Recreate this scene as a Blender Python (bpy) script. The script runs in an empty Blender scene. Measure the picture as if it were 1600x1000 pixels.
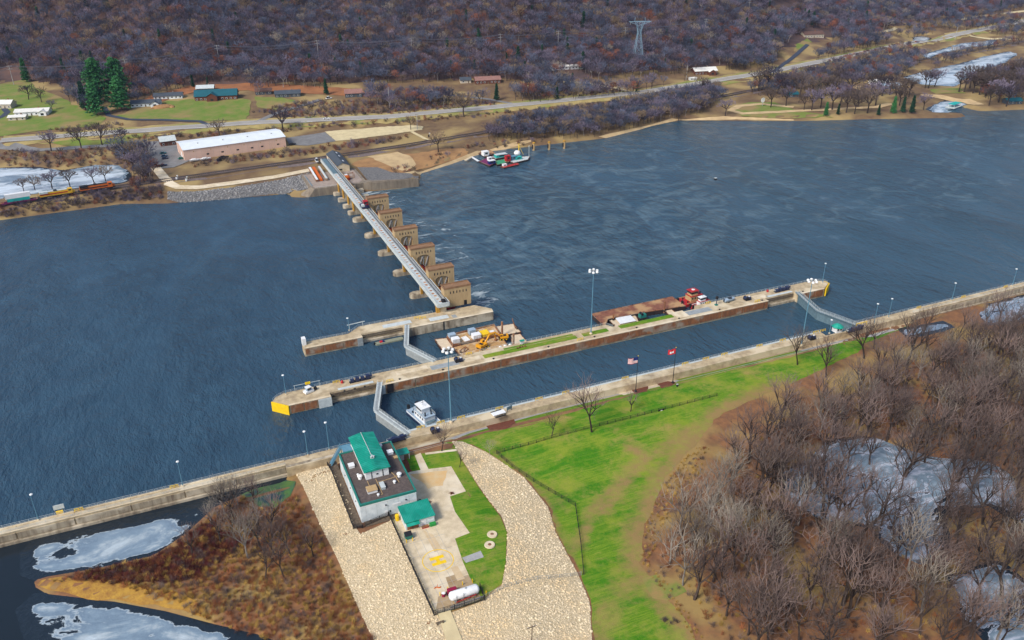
import bpy, bmesh, math, random
import numpy as np
from mathutils import Vector, Matrix, noise as mnoise
from mathutils.geometry import delaunay_2d_cdt
R=math.radians
random.seed(7); rng=np.random.default_rng(7)
sc=bpy.context.scene; COL=sc.collection

# ------------------------------------------------------------------ camera
# x runs along the lock (downstream), y across the river, z up, metres; the lower pool is z=0
FPX=1300.; PSI=1.16636286; ROLL=-6.318e-3; PITCH=math.atan(664.83/1300.); HC=174.5
_f0=Vector((math.cos(PSI)*math.cos(PITCH), math.sin(PSI)*math.cos(PITCH), -math.sin(PITCH)))
_r0=Vector((math.sin(PSI),-math.cos(PSI),0)); _d0=_f0.cross(_r0)
_rc=_r0*math.cos(ROLL)-_d0*math.sin(ROLL); _dc=_r0*math.sin(ROLL)+_d0*math.cos(ROLL)
cd=bpy.data.cameras.new('camera'); cam=bpy.data.objects.new('camera',cd); COL.objects.link(cam)
cd.sensor_width=36; cd.lens=36*FPX/1600; cd.clip_start=1; cd.clip_end=9000
_u=-_dc; _b=-_f0
cam.matrix_world=Matrix(((_rc.x,_u.x,_b.x,0),(_rc.y,_u.y,_b.y,0),(_rc.z,_u.z,_b.z,HC),(0,0,0,1)))
sc.camera=cam

# ------------------------------------------------------------------ sky, sun, exposure
SUN_EL,SUN_AZ=R(44),R(205)          # azimuth measured from +x, counter-clockwise: behind the camera, to its left
wd=bpy.data.worlds.new('World'); sc.world=wd; wd.use_nodes=True
nt=wd.node_tree; bg=nt.nodes['Background']
sky=nt.nodes.new('ShaderNodeTexSky'); sky.sky_type='NISHITA'; sky.sun_disc=False
sky.sun_elevation=SUN_EL; sky.sun_rotation=R(90)-SUN_AZ; sky.dust_density=2.2; sky.air_density=1.0
nt.links.new(sky.outputs[0],bg.inputs[0]); bg.inputs[1].default_value=0.125
sl=bpy.data.lights.new('sun','SUN'); sl.energy=2.3; sl.angle=R(14); sl.color=(1,.965,.91)
so=bpy.data.objects.new('sun',sl); COL.objects.link(so)
so.rotation_euler=Vector((-math.cos(SUN_AZ)*math.cos(SUN_EL),-math.sin(SUN_AZ)*math.cos(SUN_EL),-math.sin(SUN_EL))).to_track_quat('-Z','Y').to_euler()
vs=sc.view_settings; vs.view_transform='Standard'; vs.look='None'; vs.gamma=1; vs.use_curve_mapping=False; vs.exposure=0.5
sc.cycles.max_bounces=5; sc.cycles.transparent_max_bounces=4; sc.cycles.use_denoising=True

# ------------------------------------------------------------------ helpers
def tag(o,label=None,cat=None,group=None,kind=None):
    if label: o['label']=label
    if cat: o['category']=cat
    if group: o['group']=group
    if kind: o['kind']=kind
    return o
def thing(name,label,cat,loc=(0,0,0),rz=0,group=None,scale=1):
    o=bpy.data.objects.new(name,None); COL.objects.link(o); o.location=loc; o.rotation_euler=(0,0,rz); o.scale=(scale,)*3
    o.empty_display_size=.5
    return tag(o,label,cat,group)
def link(name,me,parent=None,loc=None,rz=0,scale=None):
    o=bpy.data.objects.new(name,me); COL.objects.link(o)
    if parent: o.parent=parent
    if loc is not None: o.location=loc
    if rz: o.rotation_euler=(0,0,rz)
    if scale is not None: o.scale=(scale,)*3 if not hasattr(scale,'__len__') else scale
    return o
class MB:
    def __init__(s): s.v=[]; s.f=[]
    def add(s,vs,fs):
        o=len(s.v); s.v+=[tuple(x) for x in vs]; s.f+=[tuple(i+o for i in f) for f in fs]; return s
    def box(s,x0,x1,y0,y1,z0,z1):
        return s.add([(x0,y0,z0),(x1,y0,z0),(x1,y1,z0),(x0,y1,z0),(x0,y0,z1),(x1,y0,z1),(x1,y1,z1),(x0,y1,z1)],
            [(3,2,1,0),(4,5,6,7),(0,1,5,4),(1,2,6,5),(2,3,7,6),(3,0,4,7)])
    def obox(s,cx,cy,z0,z1,lx,ly,a=0):
        c,n=math.cos(a),math.sin(a); vs=[]
        for z in (z0,z1):
            for x,y in ((-lx/2,-ly/2),(lx/2,-ly/2),(lx/2,ly/2),(-lx/2,ly/2)): vs.append((cx+c*x-n*y,cy+n*x+c*y,z))
        return s.add(vs,[(3,2,1,0),(4,5,6,7),(0,1,5,4),(1,2,6,5),(2,3,7,6),(3,0,4,7)])
    def prism(s,poly,z0,z1,top=None):
        n=len(poly); top=top or poly
        a=sum(poly[i][0]*poly[(i+1)%n][1]-poly[(i+1)%n][0]*poly[i][1] for i in range(n))
        if a<0: poly=poly[::-1]; top=top[::-1]
        return s.add([(x,y,z0) for x,y in poly]+[(x,y,z1) for x,y in top],
            [tuple(range(n-1,-1,-1)),tuple(range(n,2*n))]+[(i,(i+1)%n,n+(i+1)%n,n+i) for i in range(n)])
    def profile(s,pts,axis,a0,a1):
        # extrude an (h,z) outline along x (axis 'x': h is y) or along y (axis 'y': h is x)
        n=len(pts); f=(lambda h,z,t:(t,h,z)) if axis=='x' else (lambda h,z,t:(h,t,z))
        return s.add([f(h,z,a0) for h,z in pts]+[f(h,z,a1) for h,z in pts],
            [tuple(range(n)),tuple(range(2*n-1,n-1,-1))]+[(i,n+i,n+(i+1)%n,(i+1)%n) for i in range(n)])
    def cyl(s,p,q,r,n=8,r2=None,cap=True):
        p=Vector(p); q=Vector(q); d=(q-p); r2=r if r2 is None else r2
        if d.length<1e-6: return s
        d.normalize(); a=d.orthogonal().normalized(); b=d.cross(a)
        vs=[p+(a*math.cos(2*math.pi*i/n)+b*math.sin(2*math.pi*i/n))*r for i in range(n)]+[q+(a*math.cos(2*math.pi*i/n)+b*math.sin(2*math.pi*i/n))*r2 for i in range(n)]
        fs=[(i,(i+1)%n,n+(i+1)%n,n+i) for i in range(n)]
        if cap: fs+=[tuple(range(n-1,-1,-1)),tuple(range(n,2*n))]
        return s.add(vs,fs)
    def lathe(s,c,prof,n=12):
        vs=[];fs=[]
        for r,z in prof:
            for i in range(n): vs.append((c[0]+r*math.cos(2*math.pi*i/n),c[1]+r*math.sin(2*math.pi*i/n),c[2]+z))
        for k in range(len(prof)-1):
            for i in range(n): fs.append((k*n+i,k*n+(i+1)%n,(k+1)*n+(i+1)%n,(k+1)*n+i))
        fs+=[tuple(range(n-1,-1,-1)),tuple(range((len(prof)-1)*n,len(prof)*n))]
        return s.add(vs,fs)
    def bar(s,p,q,w=.1,h=None):
        h=h or w; p=Vector(p); q=Vector(q); d=(q-p).normalized()
        sd=d.cross(Vector((0,0,1)))
        sd=Vector((1,0,0)) if sd.length<1e-4 else sd.normalized()
        up=sd.cross(d); vs=[]
        for c in (p,q):
            for a,b in ((-1,-1),(1,-1),(1,1),(-1,1)): vs.append(c+sd*(a*w/2)+up*(b*h/2))
        return s.add(vs,[(0,1,2,3),(7,6,5,4),(0,4,5,1),(1,5,6,2),(2,6,7,3),(3,7,4,0)])
    def gable(s,x0,x1,y0,y1,z,zr,axis='x',t=.15,over=.3):
        # a solid pitched roof slab pair over a rectangle, ridge along axis
        if axis=='x':
            m=(y0+y1)/2; k=(zr-z)/(m-y0); a=y0-over; b=y1+over; zo=z-over*k
            pts=[(a,zo),(m,zr),(b,zo),(b,zo+t),(m,zr+t),(a,zo+t)]; return s.profile(pts[::-1],'x',x0-over,x1+over)
        m=(x0+x1)/2; k=(zr-z)/(m-x0); a=x0-over; b=x1+over; zo=z-over*k
        pts=[(a,zo),(m,zr),(b,zo),(b,zo+t),(m,zr+t),(a,zo+t)]; return s.profile(pts,'y',y0-over,y1+over)
    def mesh(s,name,mat=None,smooth=False):
        me=bpy.data.meshes.new(name); me.from_pydata(s.v,[],s.f)
        bm=bmesh.new(); bm.from_mesh(me); bmesh.ops.recalc_face_normals(bm,faces=bm.faces); bm.to_mesh(me); bm.free()
        if mat: me.materials.append(mat)
        if smooth:
            me.polygons.foreach_set('use_smooth',[True]*len(me.polygons))
        return me
    def build(s,name,mat,parent=None,smooth=False,loc=None,rz=0): return link(name,s.mesh(name,mat,smooth),parent,loc,rz)

# pixel (1600x1000) of the survey picture -> point on the level z
def W(px,py,z=4.3):
    X,Y=px-800,py-500; d=_f0*FPX+_rc*X+_dc*Y; t=(z-HC)/d.z
    return (d.x*t,d.y*t)
def S(x,y,z):
    d=Vector((x,y,z-HC)); k=d.dot(_f0)
    return (800+FPX*d.dot(_rc)/k, 500+FPX*d.dot(_dc)/k) if k>1 else (-9e9,-9e9)

# ------------------------------------------------------------------ materials
def srgb(r,g,b): return tuple(((c/255)/12.92 if c/255<=.04045 else ((c/255+.055)/1.055)**2.4) for c in (r,g,b))
MC={}
def nodes(name):
    m=bpy.data.materials.new(name); m.use_nodes=True; t=m.node_tree
    return m,t,t.nodes['Principled BSDF']
def pm(name,c1,c2=None,scale=1.0,rough=.8,bump=0.,bscale=None,metal=0.,c3=None,s3=.15,lo=.35,hi=.65,stretch=None,spec=.3,rnd=0.):
    # two colours mixed by fractal noise in world metres, a third in wide patches, optional relief, optional change per object
    if name in MC: return MC[name]
    m,t,b=nodes(name); N=t.nodes; L=t.links
    b.inputs['Roughness'].default_value=rough; b.inputs['Metallic'].default_value=metal; b.inputs['Specular IOR Level'].default_value=spec
    g=N.new('ShaderNodeNewGeometry'); pos=g.outputs['Position']
    if stretch:
        mp=N.new('ShaderNodeMapping'); mp.inputs['Scale'].default_value=stretch; L.new(pos,mp.inputs[0]); pos=mp.outputs[0]
    c2=c2 or tuple(x*.75 for x in c1)
    n=N.new('ShaderNodeTexNoise'); n.inputs['Scale'].default_value=scale; n.inputs['Detail'].default_value=5; n.inputs['Roughness'].default_value=.65; L.new(pos,n.inputs[0])
    mr=N.new('ShaderNodeMapRange'); mr.inputs[1].default_value=lo; mr.inputs[2].default_value=hi; L.new(n.outputs[0],mr.inputs[0])
    mx=N.new('ShaderNodeMix'); mx.data_type='RGBA'; mx.inputs[6].default_value=(*c1,1); mx.inputs[7].default_value=(*c2,1); L.new(mr.outputs[0],mx.inputs[0]); out=mx.outputs[2]
    if c3:
        n3=N.new('ShaderNodeTexNoise'); n3.inputs['Scale'].default_value=s3; n3.inputs['Detail'].default_value=4; L.new(g.outputs['Position'],n3.inputs[0])
        m3=N.new('ShaderNodeMapRange'); m3.inputs[1].default_value=.48; m3.inputs[2].default_value=.62; L.new(n3.outputs[0],m3.inputs[0])
        x3=N.new('ShaderNodeMix'); x3.data_type='RGBA'; L.new(m3.outputs[0],x3.inputs[0]); L.new(out,x3.inputs[6]); x3.inputs[7].default_value=(*c3,1); out=x3.outputs[2]
    if rnd:
        oi=N.new('ShaderNodeObjectInfo'); h=N.new('ShaderNodeHueSaturation'); r2=N.new('ShaderNodeMapRange'); r2.inputs[3].default_value=1-rnd; r2.inputs[4].default_value=1+rnd
        L.new(oi.outputs['Random'],r2.inputs[0]); L.new(r2.outputs[0],h.inputs['Value']); L.new(out,h.inputs['Color']); out=h.outputs[0]
    L.new(out,b.inputs['Base Color'])
    if bump:
        n2=N.new('ShaderNodeTexNoise'); n2.inputs['Scale'].default_value=bscale or scale*4; n2.inputs['Detail'].default_value=4; L.new(pos,n2.inputs[0])
        bp=N.new('ShaderNodeBump'); bp.inputs['Strength'].default_value=1; bp.inputs['Distance'].default_value=bump; L.new(n2.outputs[0],bp.inputs['Height']); L.new(bp.outputs[0],b.inputs['Normal'])
    MC[name]=m; return m
M={}
M['conc']=pm('concrete',(.52,.41,.25),(.33,.25,.155),.5,.9,.02,3,c3=(.60,.50,.34),s3=.12)
M['conc_lt']=pm('pale_concrete',(.66,.54,.36),(.50,.40,.26),.5,.9,.01,3,c3=(.70,.60,.44),s3=.12)
M['conc_gy']=pm('grey_concrete',(.40,.39,.37),(.30,.29,.28),.5,.9,.01,3)
M['conc_face']=pm('stained_concrete',(.42,.36,.26),(.16,.12,.08),.5,.9,.03,2,stretch=(1,1,.12),c3=(.50,.43,.32),s3=.2)
M['house']=pm('buff_concrete',(.47,.34,.18),(.36,.25,.13),.6,.9,.02,3,stretch=(1,1,.25))
M['housecap']=pm('brown_coping',(.29,.165,.085),(.20,.11,.06),.5,.8)
M['rust']=pm('rusted_plate',(.31,.125,.045),(.15,.065,.035),.8,.85,.03,3,stretch=(1,1,.3),c3=(.30,.24,.18),s3=.22)
M['rustdeck']=pm('rusty_deck',(.27,.11,.06),(.15,.055,.038),.6,.85,.01,3,c3=(.42,.25,.12),s3=.14)
M['yellow']=pm('yellow_paint',(.85,.58,.01),(.74,.45,.01),.8,.6)
M['pier_y']=pm('ochre_steel',(.50,.27,.03),(.36,.18,.03),.6,.8)
M['steel']=pm('galvanised_steel',(.42,.44,.43),(.30,.32,.31),.8,.55,metal=.3)
M['steel_lt']=pm('pale_grey_steel',(.56,.60,.58),(.44,.48,.47),.8,.6)
M['steel_bl']=pm('blue_grey_steel',(.13,.20,.235),(.09,.145,.17),.8,.6)
M['navy']=pm('dark_blue_enamel',(.012,.02,.06),(.02,.03,.075),2,.4,spec=.5)
M['black']=pm('black_metal',(.012,.012,.014),(.02,.02,.022),2,.6)
M['white']=pm('white_paint',(.80,.80,.78),(.70,.70,.69),.8,.5)
M['offw']=pm('weathered_white_panel',(.62,.66,.66),(.50,.56,.58),.35,.7,c3=(.70,.74,.74),s3=.3)
M['teal']=pm('teal_metal_roof',(.0,.30,.20),(.005,.22,.155),.5,.45,spec=.4,stretch=(1,.25,1),c3=(.02,.33,.24),s3=.3)
M['teal_d']=pm('teal_trim',(.02,.20,.16),(.02,.16,.13),.6,.5)
M['gravelroof']=pm('gravel_roof',(.13,.10,.088),(.07,.055,.05),1.6,.95,.02,8,c3=(.09,.07,.06),s3=.2)
M['glass']=pm('dark_glass',(.015,.02,.025),(.03,.035,.04),2,.12,spec=.6)
M['red']=pm('red_paint',(.45,.02,.02),(.33,.015,.018),.8,.5)
M['orange']=pm('orange_paint',(.62,.13,.01),(.52,.10,.01),.8,.5)
M['wood']=pm('weathered_timber',(.16,.12,.08),(.09,.065,.045),1.5,.9)
M['tan']=pm('tan_timber',(.48,.33,.16),(.38,.25,.12),1,.9)
M['rubber']=pm('rubber',(.015,.015,.016),(.025,.025,.025),3,.8)
M['lampblue']=pm('pale_blue_pole',(.12,.27,.36),(.09,.21,.29),1,.5)
# ------------------------------------------------------------------ terrain
def seg_dist(P,poly,closed=True):
    P=np.asarray(P,float); best=np.full(len(P),1e9); n=len(poly)
    for i in range(n if closed else n-1):
        a=np.array(poly[i]); b=np.array(poly[(i+1)%n]); d=b-a; L=max((d*d).sum(),1e-9)
        t=np.clip(((P-a)@d)/L,0,1); q=P-a-t[:,None]*d; best=np.minimum(best,np.hypot(q[:,0],q[:,1]))
    return best
def inside(P,poly):
    P=np.asarray(P,float); r=np.zeros(len(P),bool); n=len(poly)
    for i in range(n):
        x0,y0=poly[i]; x1,y1=poly[(i+1)%n]
        if y0==y1: continue
        c=((y0>P[:,1])!=(y1>P[:,1]))&(P[:,0]<(x1-x0)*(P[:,1]-y0)/(y1-y0)+x0); r^=c
    return r
def sdist(P,poly): # positive outside
    d=seg_dist(P,poly); return np.where(inside(P,poly),-d,d)
def wp(pts,z): return [W(a,b,z) for a,b in pts]
def fnoise(P,s,seed=0): return np.array([mnoise.noise(Vector((x/s+seed*17.3,y/s-seed*9.1,seed*3.7))) for x,y in P])
ZT=4.3; ZU=.4     # lock wall top, upper pool
# near bank
PLATEAU=[(14,241),(14,236.5),(31,236),(33,199),(43.6,197),(43.6,156),(58.5,155.5),(62,160),(67,172),(70,186),(69,205),(74,224),(95,222),(130,212),(175,215),(262,226),(300,235),(430,237),(430,241)]
LAND=wp([(455,752),(400,764),(335,792),(292,832),(240,868),(150,888),(60,903),(50,913),(75,928),(180,940),(260,955),(335,975),(400,990),(455,1010)],.5)+[(10,120),(-20,40),(560,0),(560,236),(300,239),(19,239),(19,236)]
NPONDS=[wp([(1240,745),(1300,700),(1380,690),(1450,715),(1540,725),(1585,765),(1610,820),(1610,835),(1530,790),(1470,800),(1480,850),(1440,880),(1400,860),(1370,820),(1290,810),(1245,780)],1.0),
        wp([(1410,514),(1470,503),(1488,512),(1440,525),(1415,525)],1.0), wp([(1530,480),(1600,462),(1660,450),(1660,480),(1600,500),(1550,505),(1535,495)],1.0),
        wp([(1480,900),(1560,880),(1620,930),(1640,1010),(1560,1010),(1500,960)],1.0)]
GX,GY=np.arange(-130,561,2.5),np.arange(0,242.6,2.5)
_P=np.stack(np.meshgrid(GX,GY,indexing='ij'),-1).reshape(-1,2)
_h=np.maximum(1.5,ZT-.12*np.maximum(0,sdist(_P,PLATEAU)))+.35*fnoise(_P,14,1)*(sdist(_P,PLATEAU)>3)
for pd in NPONDS: _h=np.minimum(_h,.74+.3*np.maximum(0,fnoise(_P,9,8)+.1)+.10*np.maximum(0,sdist(_P,pd)+5*fnoise(_P,11,5)))
_h=np.minimum(_h,np.maximum(-2,ZU+.05-.4*sdist(_P,LAND)))
NH=_h.reshape(len(GX),len(GY))
# far bank: piecewise profile between the bank, the railway, the highway and the foot of the bluff
BANK=[(-700,470),(-400,525),(-97,561),(-29,563),(-3,552),(30,546),(70,540),(76,528),(124,524),(157,521),(163,548),(191,561),(229,582),(328,578),(387,597),(417,603),(510,558),(570,538),(640,511),(652,512),(660,548),(672,548),(680,520),(721,508),(900,480),(1400,450),(3000,400)]
RAIL=[(-700,490),(-300,553),(-97,573),(-31,582),(95,592.5),(163,600),(242,613),(492,644),(761,699),(1024,748),(1400,820),(3000,1100)]
HWY=[(-700,850),(-111,733),(-30,723),(66,711),(177,684),(292,678),(421,677),(593,707),(839,776),(1056,832),(1300,900),(3000,1350)]
HB=[(-700,1080),(-200,985),(-132,960),(-17,890),(94,835),(274,790),(380,742),(571,748),(783,835),(900,880),(1100,920),(1300,985),(3000,1480)]
def pl(L,x): return np.interp(x,[a for a,b in L],[b for a,b in L])
def far_raw(P):
    x,y=P[:,0],P[:,1]; b,r,w,h=(pl(L,x) for L in (BANK,RAIL,HWY,HB))
    r=np.maximum(r,b+12); w=np.maximum(w,r+30); h=np.maximum(h,w+30)
    ks=[b-6,b,b+5,r-7,r-5,r+5,r+9,w-16,w-8,w+8,w+25,h]; zs=[-2.,0.2,2.6,4.2,6.,6.,4.6,5.,9.,9.,10.5,18.]
    z=np.full(len(x),-2.)
    for i in range(len(ks)-1):
        k0,k1=ks[i],np.maximum(ks[i+1],ks[i]+.01); m=(y>=k0); t=np.clip((y-k0)/(k1-k0),0,1); z=np.where(m,zs[i]+(zs[i+1]-zs[i])*t,z)
    d=np.maximum(0,y-h)
    g=.30*np.minimum(d,70)+.52*np.clip(d-70,0,330)+.1*np.maximum(0,d-400)
    gul=1-.5*(np.abs(np.sin(x/115.+.6*np.sin(y/90.)+.8))**3)
    return z+g*gul
FPONDS=[(wp([(-60,262),(0,262),(60,261),(100,266),(150,258),(180,258),(203,270),(205,280),(190,286),(100,296),(0,310),(-60,318)],2.),2.),
        (wp([(1440,86),(1500,68),(1555,62),(1560,69),(1520,74),(1470,84),(1452,92)],3.),3.), (wp([(1426,58),(1440,56),(1456,60),(1448,66),(1426,66)],4.5),4.5),
        (wp([(1412,120),(1450,110),(1500,99),(1540,88),(1577,80),(1590,84),(1570,98),(1520,115),(1490,135),(1440,132)],2.),2.),
        (wp([(1447,170),(1475,157),(1497,158),(1510,163),(1480,172),(1500,176),(1460,176)],.15),.15)]
_gx=np.concatenate([np.arange(-640,-140,20),np.arange(-140,760,5.),np.arange(760,1300,10),np.arange(1300,2700,35)]); _gy=np.concatenate([np.arange(440,760,5.),np.arange(760,1250,9.),np.arange(1250,2300,50)])
_Q=np.stack(np.meshgrid(_gx,_gy,indexing='ij'),-1).reshape(-1,2)
_fh=far_raw(_Q)+np.where(_Q[:,1]>pl(HB,_Q[:,0]),4*fnoise(_Q,55,3),.35*fnoise(_Q,18,4)*(np.abs(_Q[:,1]-pl(RAIL,_Q[:,0]))>9)*(_Q[:,1]>pl(BANK,_Q[:,0])+4))
for pd,lv in FPONDS: _fh=np.minimum(_fh,lv-.5+.3*np.maximum(0,sdist(_Q,pd)))
FH=_fh.reshape(len(_gx),len(_gy))
def grid_h(gx,gy,H,x,y):
    x=min(max(x,gx[0]),gx[-1]-1e-6); y=min(max(y,gy[0]),gy[-1]-1e-6)
    i=int(np.searchsorted(gx,x,'right')-1); j=int(np.searchsorted(gy,y,'right')-1)
    a=(x-gx[i])/(gx[i+1]-gx[i]); b=(y-gy[j])/(gy[j+1]-gy[j])
    return float((H[i,j]*(1-a)+H[i+1,j]*a)*(1-b)+(H[i,j+1]*(1-a)+H[i+1,j+1]*a)*b)
def ht(x,y): return grid_h(GX,GY,NH,x,y) if y<300 else grid_h(_gx,_gy,FH,x,y)
def G(px,py):
    # where the view ray of a pixel of the photograph meets the ground
    X,Y=px-800,py-500; d=(_f0*FPX+_rc*X+_dc*Y).normalized(); t=150.; pr=t
    while t<3000:
        q=d*t
        if HC+q.z<ht(q.x,q.y) and not (243<q.y<440): break
        pr=t; t+=6
    for _ in range(14):
        m=(pr+t)/2; q=d*m
        if HC+q.z<ht(q.x,q.y): t=m
        else: pr=m
    q=d*t; return (q.x,q.y,ht(q.x,q.y))
def g2(pts): return [G(a,b)[:2] for a,b in pts]
def grid_obj(name,gx,gy,H,mat):
    n,m=len(gx),len(gy); vs=[(gx[i],gy[j],H[i,j]) for i in range(n) for j in range(m)]
    fs=[(i*m+j,(i+1)*m+j,(i+1)*m+j+1,i*m+j+1) for i in range(n-1) for j in range(m-1)]
    me=bpy.data.meshes.new(name); me.from_pydata(vs,[],fs); me.materials.append(mat); me.polygons.foreach_set('use_smooth',[True]*len(fs))
    return tag(link(name,me),kind='structure')
def fill(poly,step):
    # triangulate a polygon with inner grid points so that it can follow the ground
    P=np.array(poly); n=len(P); pts=[]; 
    for i in range(n):
        a,b=P[i],P[(i+1)%n]; k=max(1,int(np.hypot(*(b-a))/step))
        for q in range(k): pts.append(a+(b-a)*q/k)
    nb=len(pts); gx=np.arange(P[:,0].min(),P[:,0].max(),step); gy=np.arange(P[:,1].min(),P[:,1].max(),step)
    if len(gx) and len(gy):
        g=np.stack(np.meshgrid(gx,gy,indexing='ij'),-1).reshape(-1,2); k=inside(g,poly); g=g[k]
        if len(g): g=g[seg_dist(g,poly)>step*.4]; pts+=list(g)
    vs,_,fs,*_r=delaunay_2d_cdt([Vector((float(a),float(b))) for a,b in pts],[],[list(range(nb))],1,1e-4)
    return vs,fs
def drape(name,poly,mat,dz=.06,step=3.,kind='structure',flat=None,wob=0):
    if wob:
        q=[]; n=len(poly)
        for i in range(n):
            a=np.array(poly[i]); b=np.array(poly[(i+1)%n]); k=max(1,int(np.hypot(*(b-a))/(wob*2.5)))
            for j in range(k): p_=a+(b-a)*j/k; q.append((p_[0]+wob*mnoise.noise(Vector((p_[0]/wob/3,p_[1]/wob/3,1))),p_[1]+wob*mnoise.noise(Vector((p_[0]/wob/3,p_[1]/wob/3,9)))))
        poly=q
    vs,fs=fill(poly,step)
    me=bpy.data.meshes.new(name); me.from_pydata([(v.x,v.y,(flat if flat is not None else ht(v.x,v.y)+dz)) for v in vs],[],[f if (vs[f[1]]-vs[f[0]]).cross(vs[f[2]]-vs[f[0]])>0 else f[::-1] for f in fs])
    me.materials.append(mat); me.polygons.foreach_set('use_smooth',[True]*len(me.polygons))
    return tag(link(name,me),kind=kind)
def strip(path,w):
    # polygon of a road of width w along a centre line
    L=[];Rr=[]; n=len(path)
    for i in range(n):
        a=Vector(path[max(0,i-1)][:2]); b=Vector(path[min(n-1,i+1)][:2]); d=(b-a).normalized(); p=Vector(path[i][:2]); nn=Vector((-d.y,d.x))*w/2
        L.append(tuple(p+nn)); Rr.append(tuple(p-nn))
    return L+Rr[::-1]
def dens(path,step):
    out=[]
    for a,b in zip(path[:-1],path[1:]):
        a=Vector(a);b=Vector(b);k=max(1,int((b-a).length/step))
        out+=[a+(b-a)*i/k for i in range(k)]
    return out+[Vector(path[-1])]

M['near']=pm('leaf_litter',(.26,.12,.05),(.15,.075,.04),.35,.95,.12,1.2,c3=(.30,.20,.07),s3=.05)
M['far']=pm('far_bank_soil',(.20,.13,.06),(.12,.07,.04),.12,.95,.2,.5,c3=(.33,.235,.095),s3=.03)
M['hillsoil']=pm('hill_leaf_litter',(.13,.07,.05),(.07,.048,.046),.05,.95)
grid_obj('ground',GX,GY,NH,M['near']); _fo=grid_obj('far_bank_ground',_gx,_gy,FH,M['far'])
_fo.data.materials.append(M['hillsoil'])
for _p in _fo.data.polygons:
    if _p.center.y>pl(HB,_p.center.x)-12+8*mnoise.noise(_p.center/30): _p.material_index=1
M['sandbank']=pm('river_sand',(.55,.40,.21),(.42,.29,.15),.15,.95,.05,1)
M['gravel']=pm('pale_gravel',(.64,.53,.30),(.52,.42,.24),.2,.95)
M['asph']=pm('old_asphalt',(.22,.215,.21),(.16,.155,.15),.2,.9)
M['asph_d']=pm('dark_asphalt',(.05,.06,.085),(.04,.05,.07),.2,.9)
M['fgrass']=pm('far_lawn',(.11,.19,.02),(.20,.20,.05),.12,.95,c3=(.27,.19,.075),s3=.04)
M['dirt']=pm('orange_dirt',(.38,.21,.085),(.26,.14,.06),.15,.95)
M['ballast']=pm('railway_ballast',(.20,.155,.14),(.13,.10,.095),.6,.95,.05,3)

def ice_mat(name,scale,thr=.5,top=(.56,.64,.72),dark=(.012,.020,.028)):
    # thin ice: dark water, a bright melt rim, grey ice, whiter ice; 'rim' falls to 0 at the edge of the sheet
    m,t,b=nodes(name); N=t.nodes;L=t.links; g=N.new('ShaderNodeNewGeometry'); at=N.new('ShaderNodeAttribute'); at.attribute_name='rim'
    mp=N.new('ShaderNodeMapping'); mp.inputs['Scale'].default_value=(.6,1.2,1); mp.inputs['Rotation'].default_value=(0,0,R(25)); L.new(g.outputs[0],mp.inputs[0])
    n=N.new('ShaderNodeTexNoise'); n.inputs['Scale'].default_value=scale; n.inputs['Detail'].default_value=9; n.inputs['Roughness'].default_value=.66; n.inputs['Distortion'].default_value=.5; L.new(mp.outputs[0],n.inputs[0])
    q=N.new('ShaderNodeMath'); q.operation='MULTIPLY_ADD'; L.new(at.outputs['Fac'],q.inputs[0]); q.inputs[1].default_value=.42; q.inputs[2].default_value=-.42
    s=N.new('ShaderNodeMath'); s.operation='ADD'; L.new(n.outputs[0],s.inputs[0]); L.new(q.outputs[0],s.inputs[1])
    r=N.new('ShaderNodeValToRGB'); e=r.color_ramp.elements; e[0].position=thr-.10; e[0].color=(*dark,1); e[1].position=thr+.20; e[1].color=(*top,1)
    for p,c in ((thr-.085,tuple(k*.8 for k in top)),(thr-.05,(.15,.21,.27)),(thr+.03,(.20,.27,.33)),(thr+.10,tuple(k*.72 for k in top))): k=e.new(p); k.color=(*c,1)
    L.new(s.outputs[0],r.inputs[0]); L.new(r.outputs[0],b.inputs['Base Color']); b.inputs['Roughness'].default_value=.2; b.inputs['Specular IOR Level'].default_value=.45
    bn=N.new('ShaderNodeBump'); bn.inputs['Distance'].default_value=.25; n2=N.new('ShaderNodeTexNoise'); n2.inputs['Scale'].default_value=.5; n2.inputs['Detail'].default_value=5; L.new(g.outputs[0],n2.inputs[0]); L.new(n2.outputs[0],bn.inputs['Height']); L.new(bn.outputs[0],b.inputs['Normal']); return m
def ice_sheet(name,poly,z,mat,fade=4.,step=2.,wob=1.6):
    o=drape(name,poly,mat,0,step,flat=z,wob=wob); P=np.array([(q.co.x,q.co.y) for q in o.data.vertices])
    o.data.attributes.new('rim','FLOAT','POINT').data.foreach_set('value',np.clip(seg_dist(P,poly)/fade,0,1)); return o
M['ice']=ice_mat('pond_ice',.06,.40,(.62,.70,.76)); M['ice2']=ice_mat('thin_ice',.075,.50,(.50,.58,.62)); M['icew']=ice_mat('wood_ice',.13,.49,(.62,.68,.80))

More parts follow.
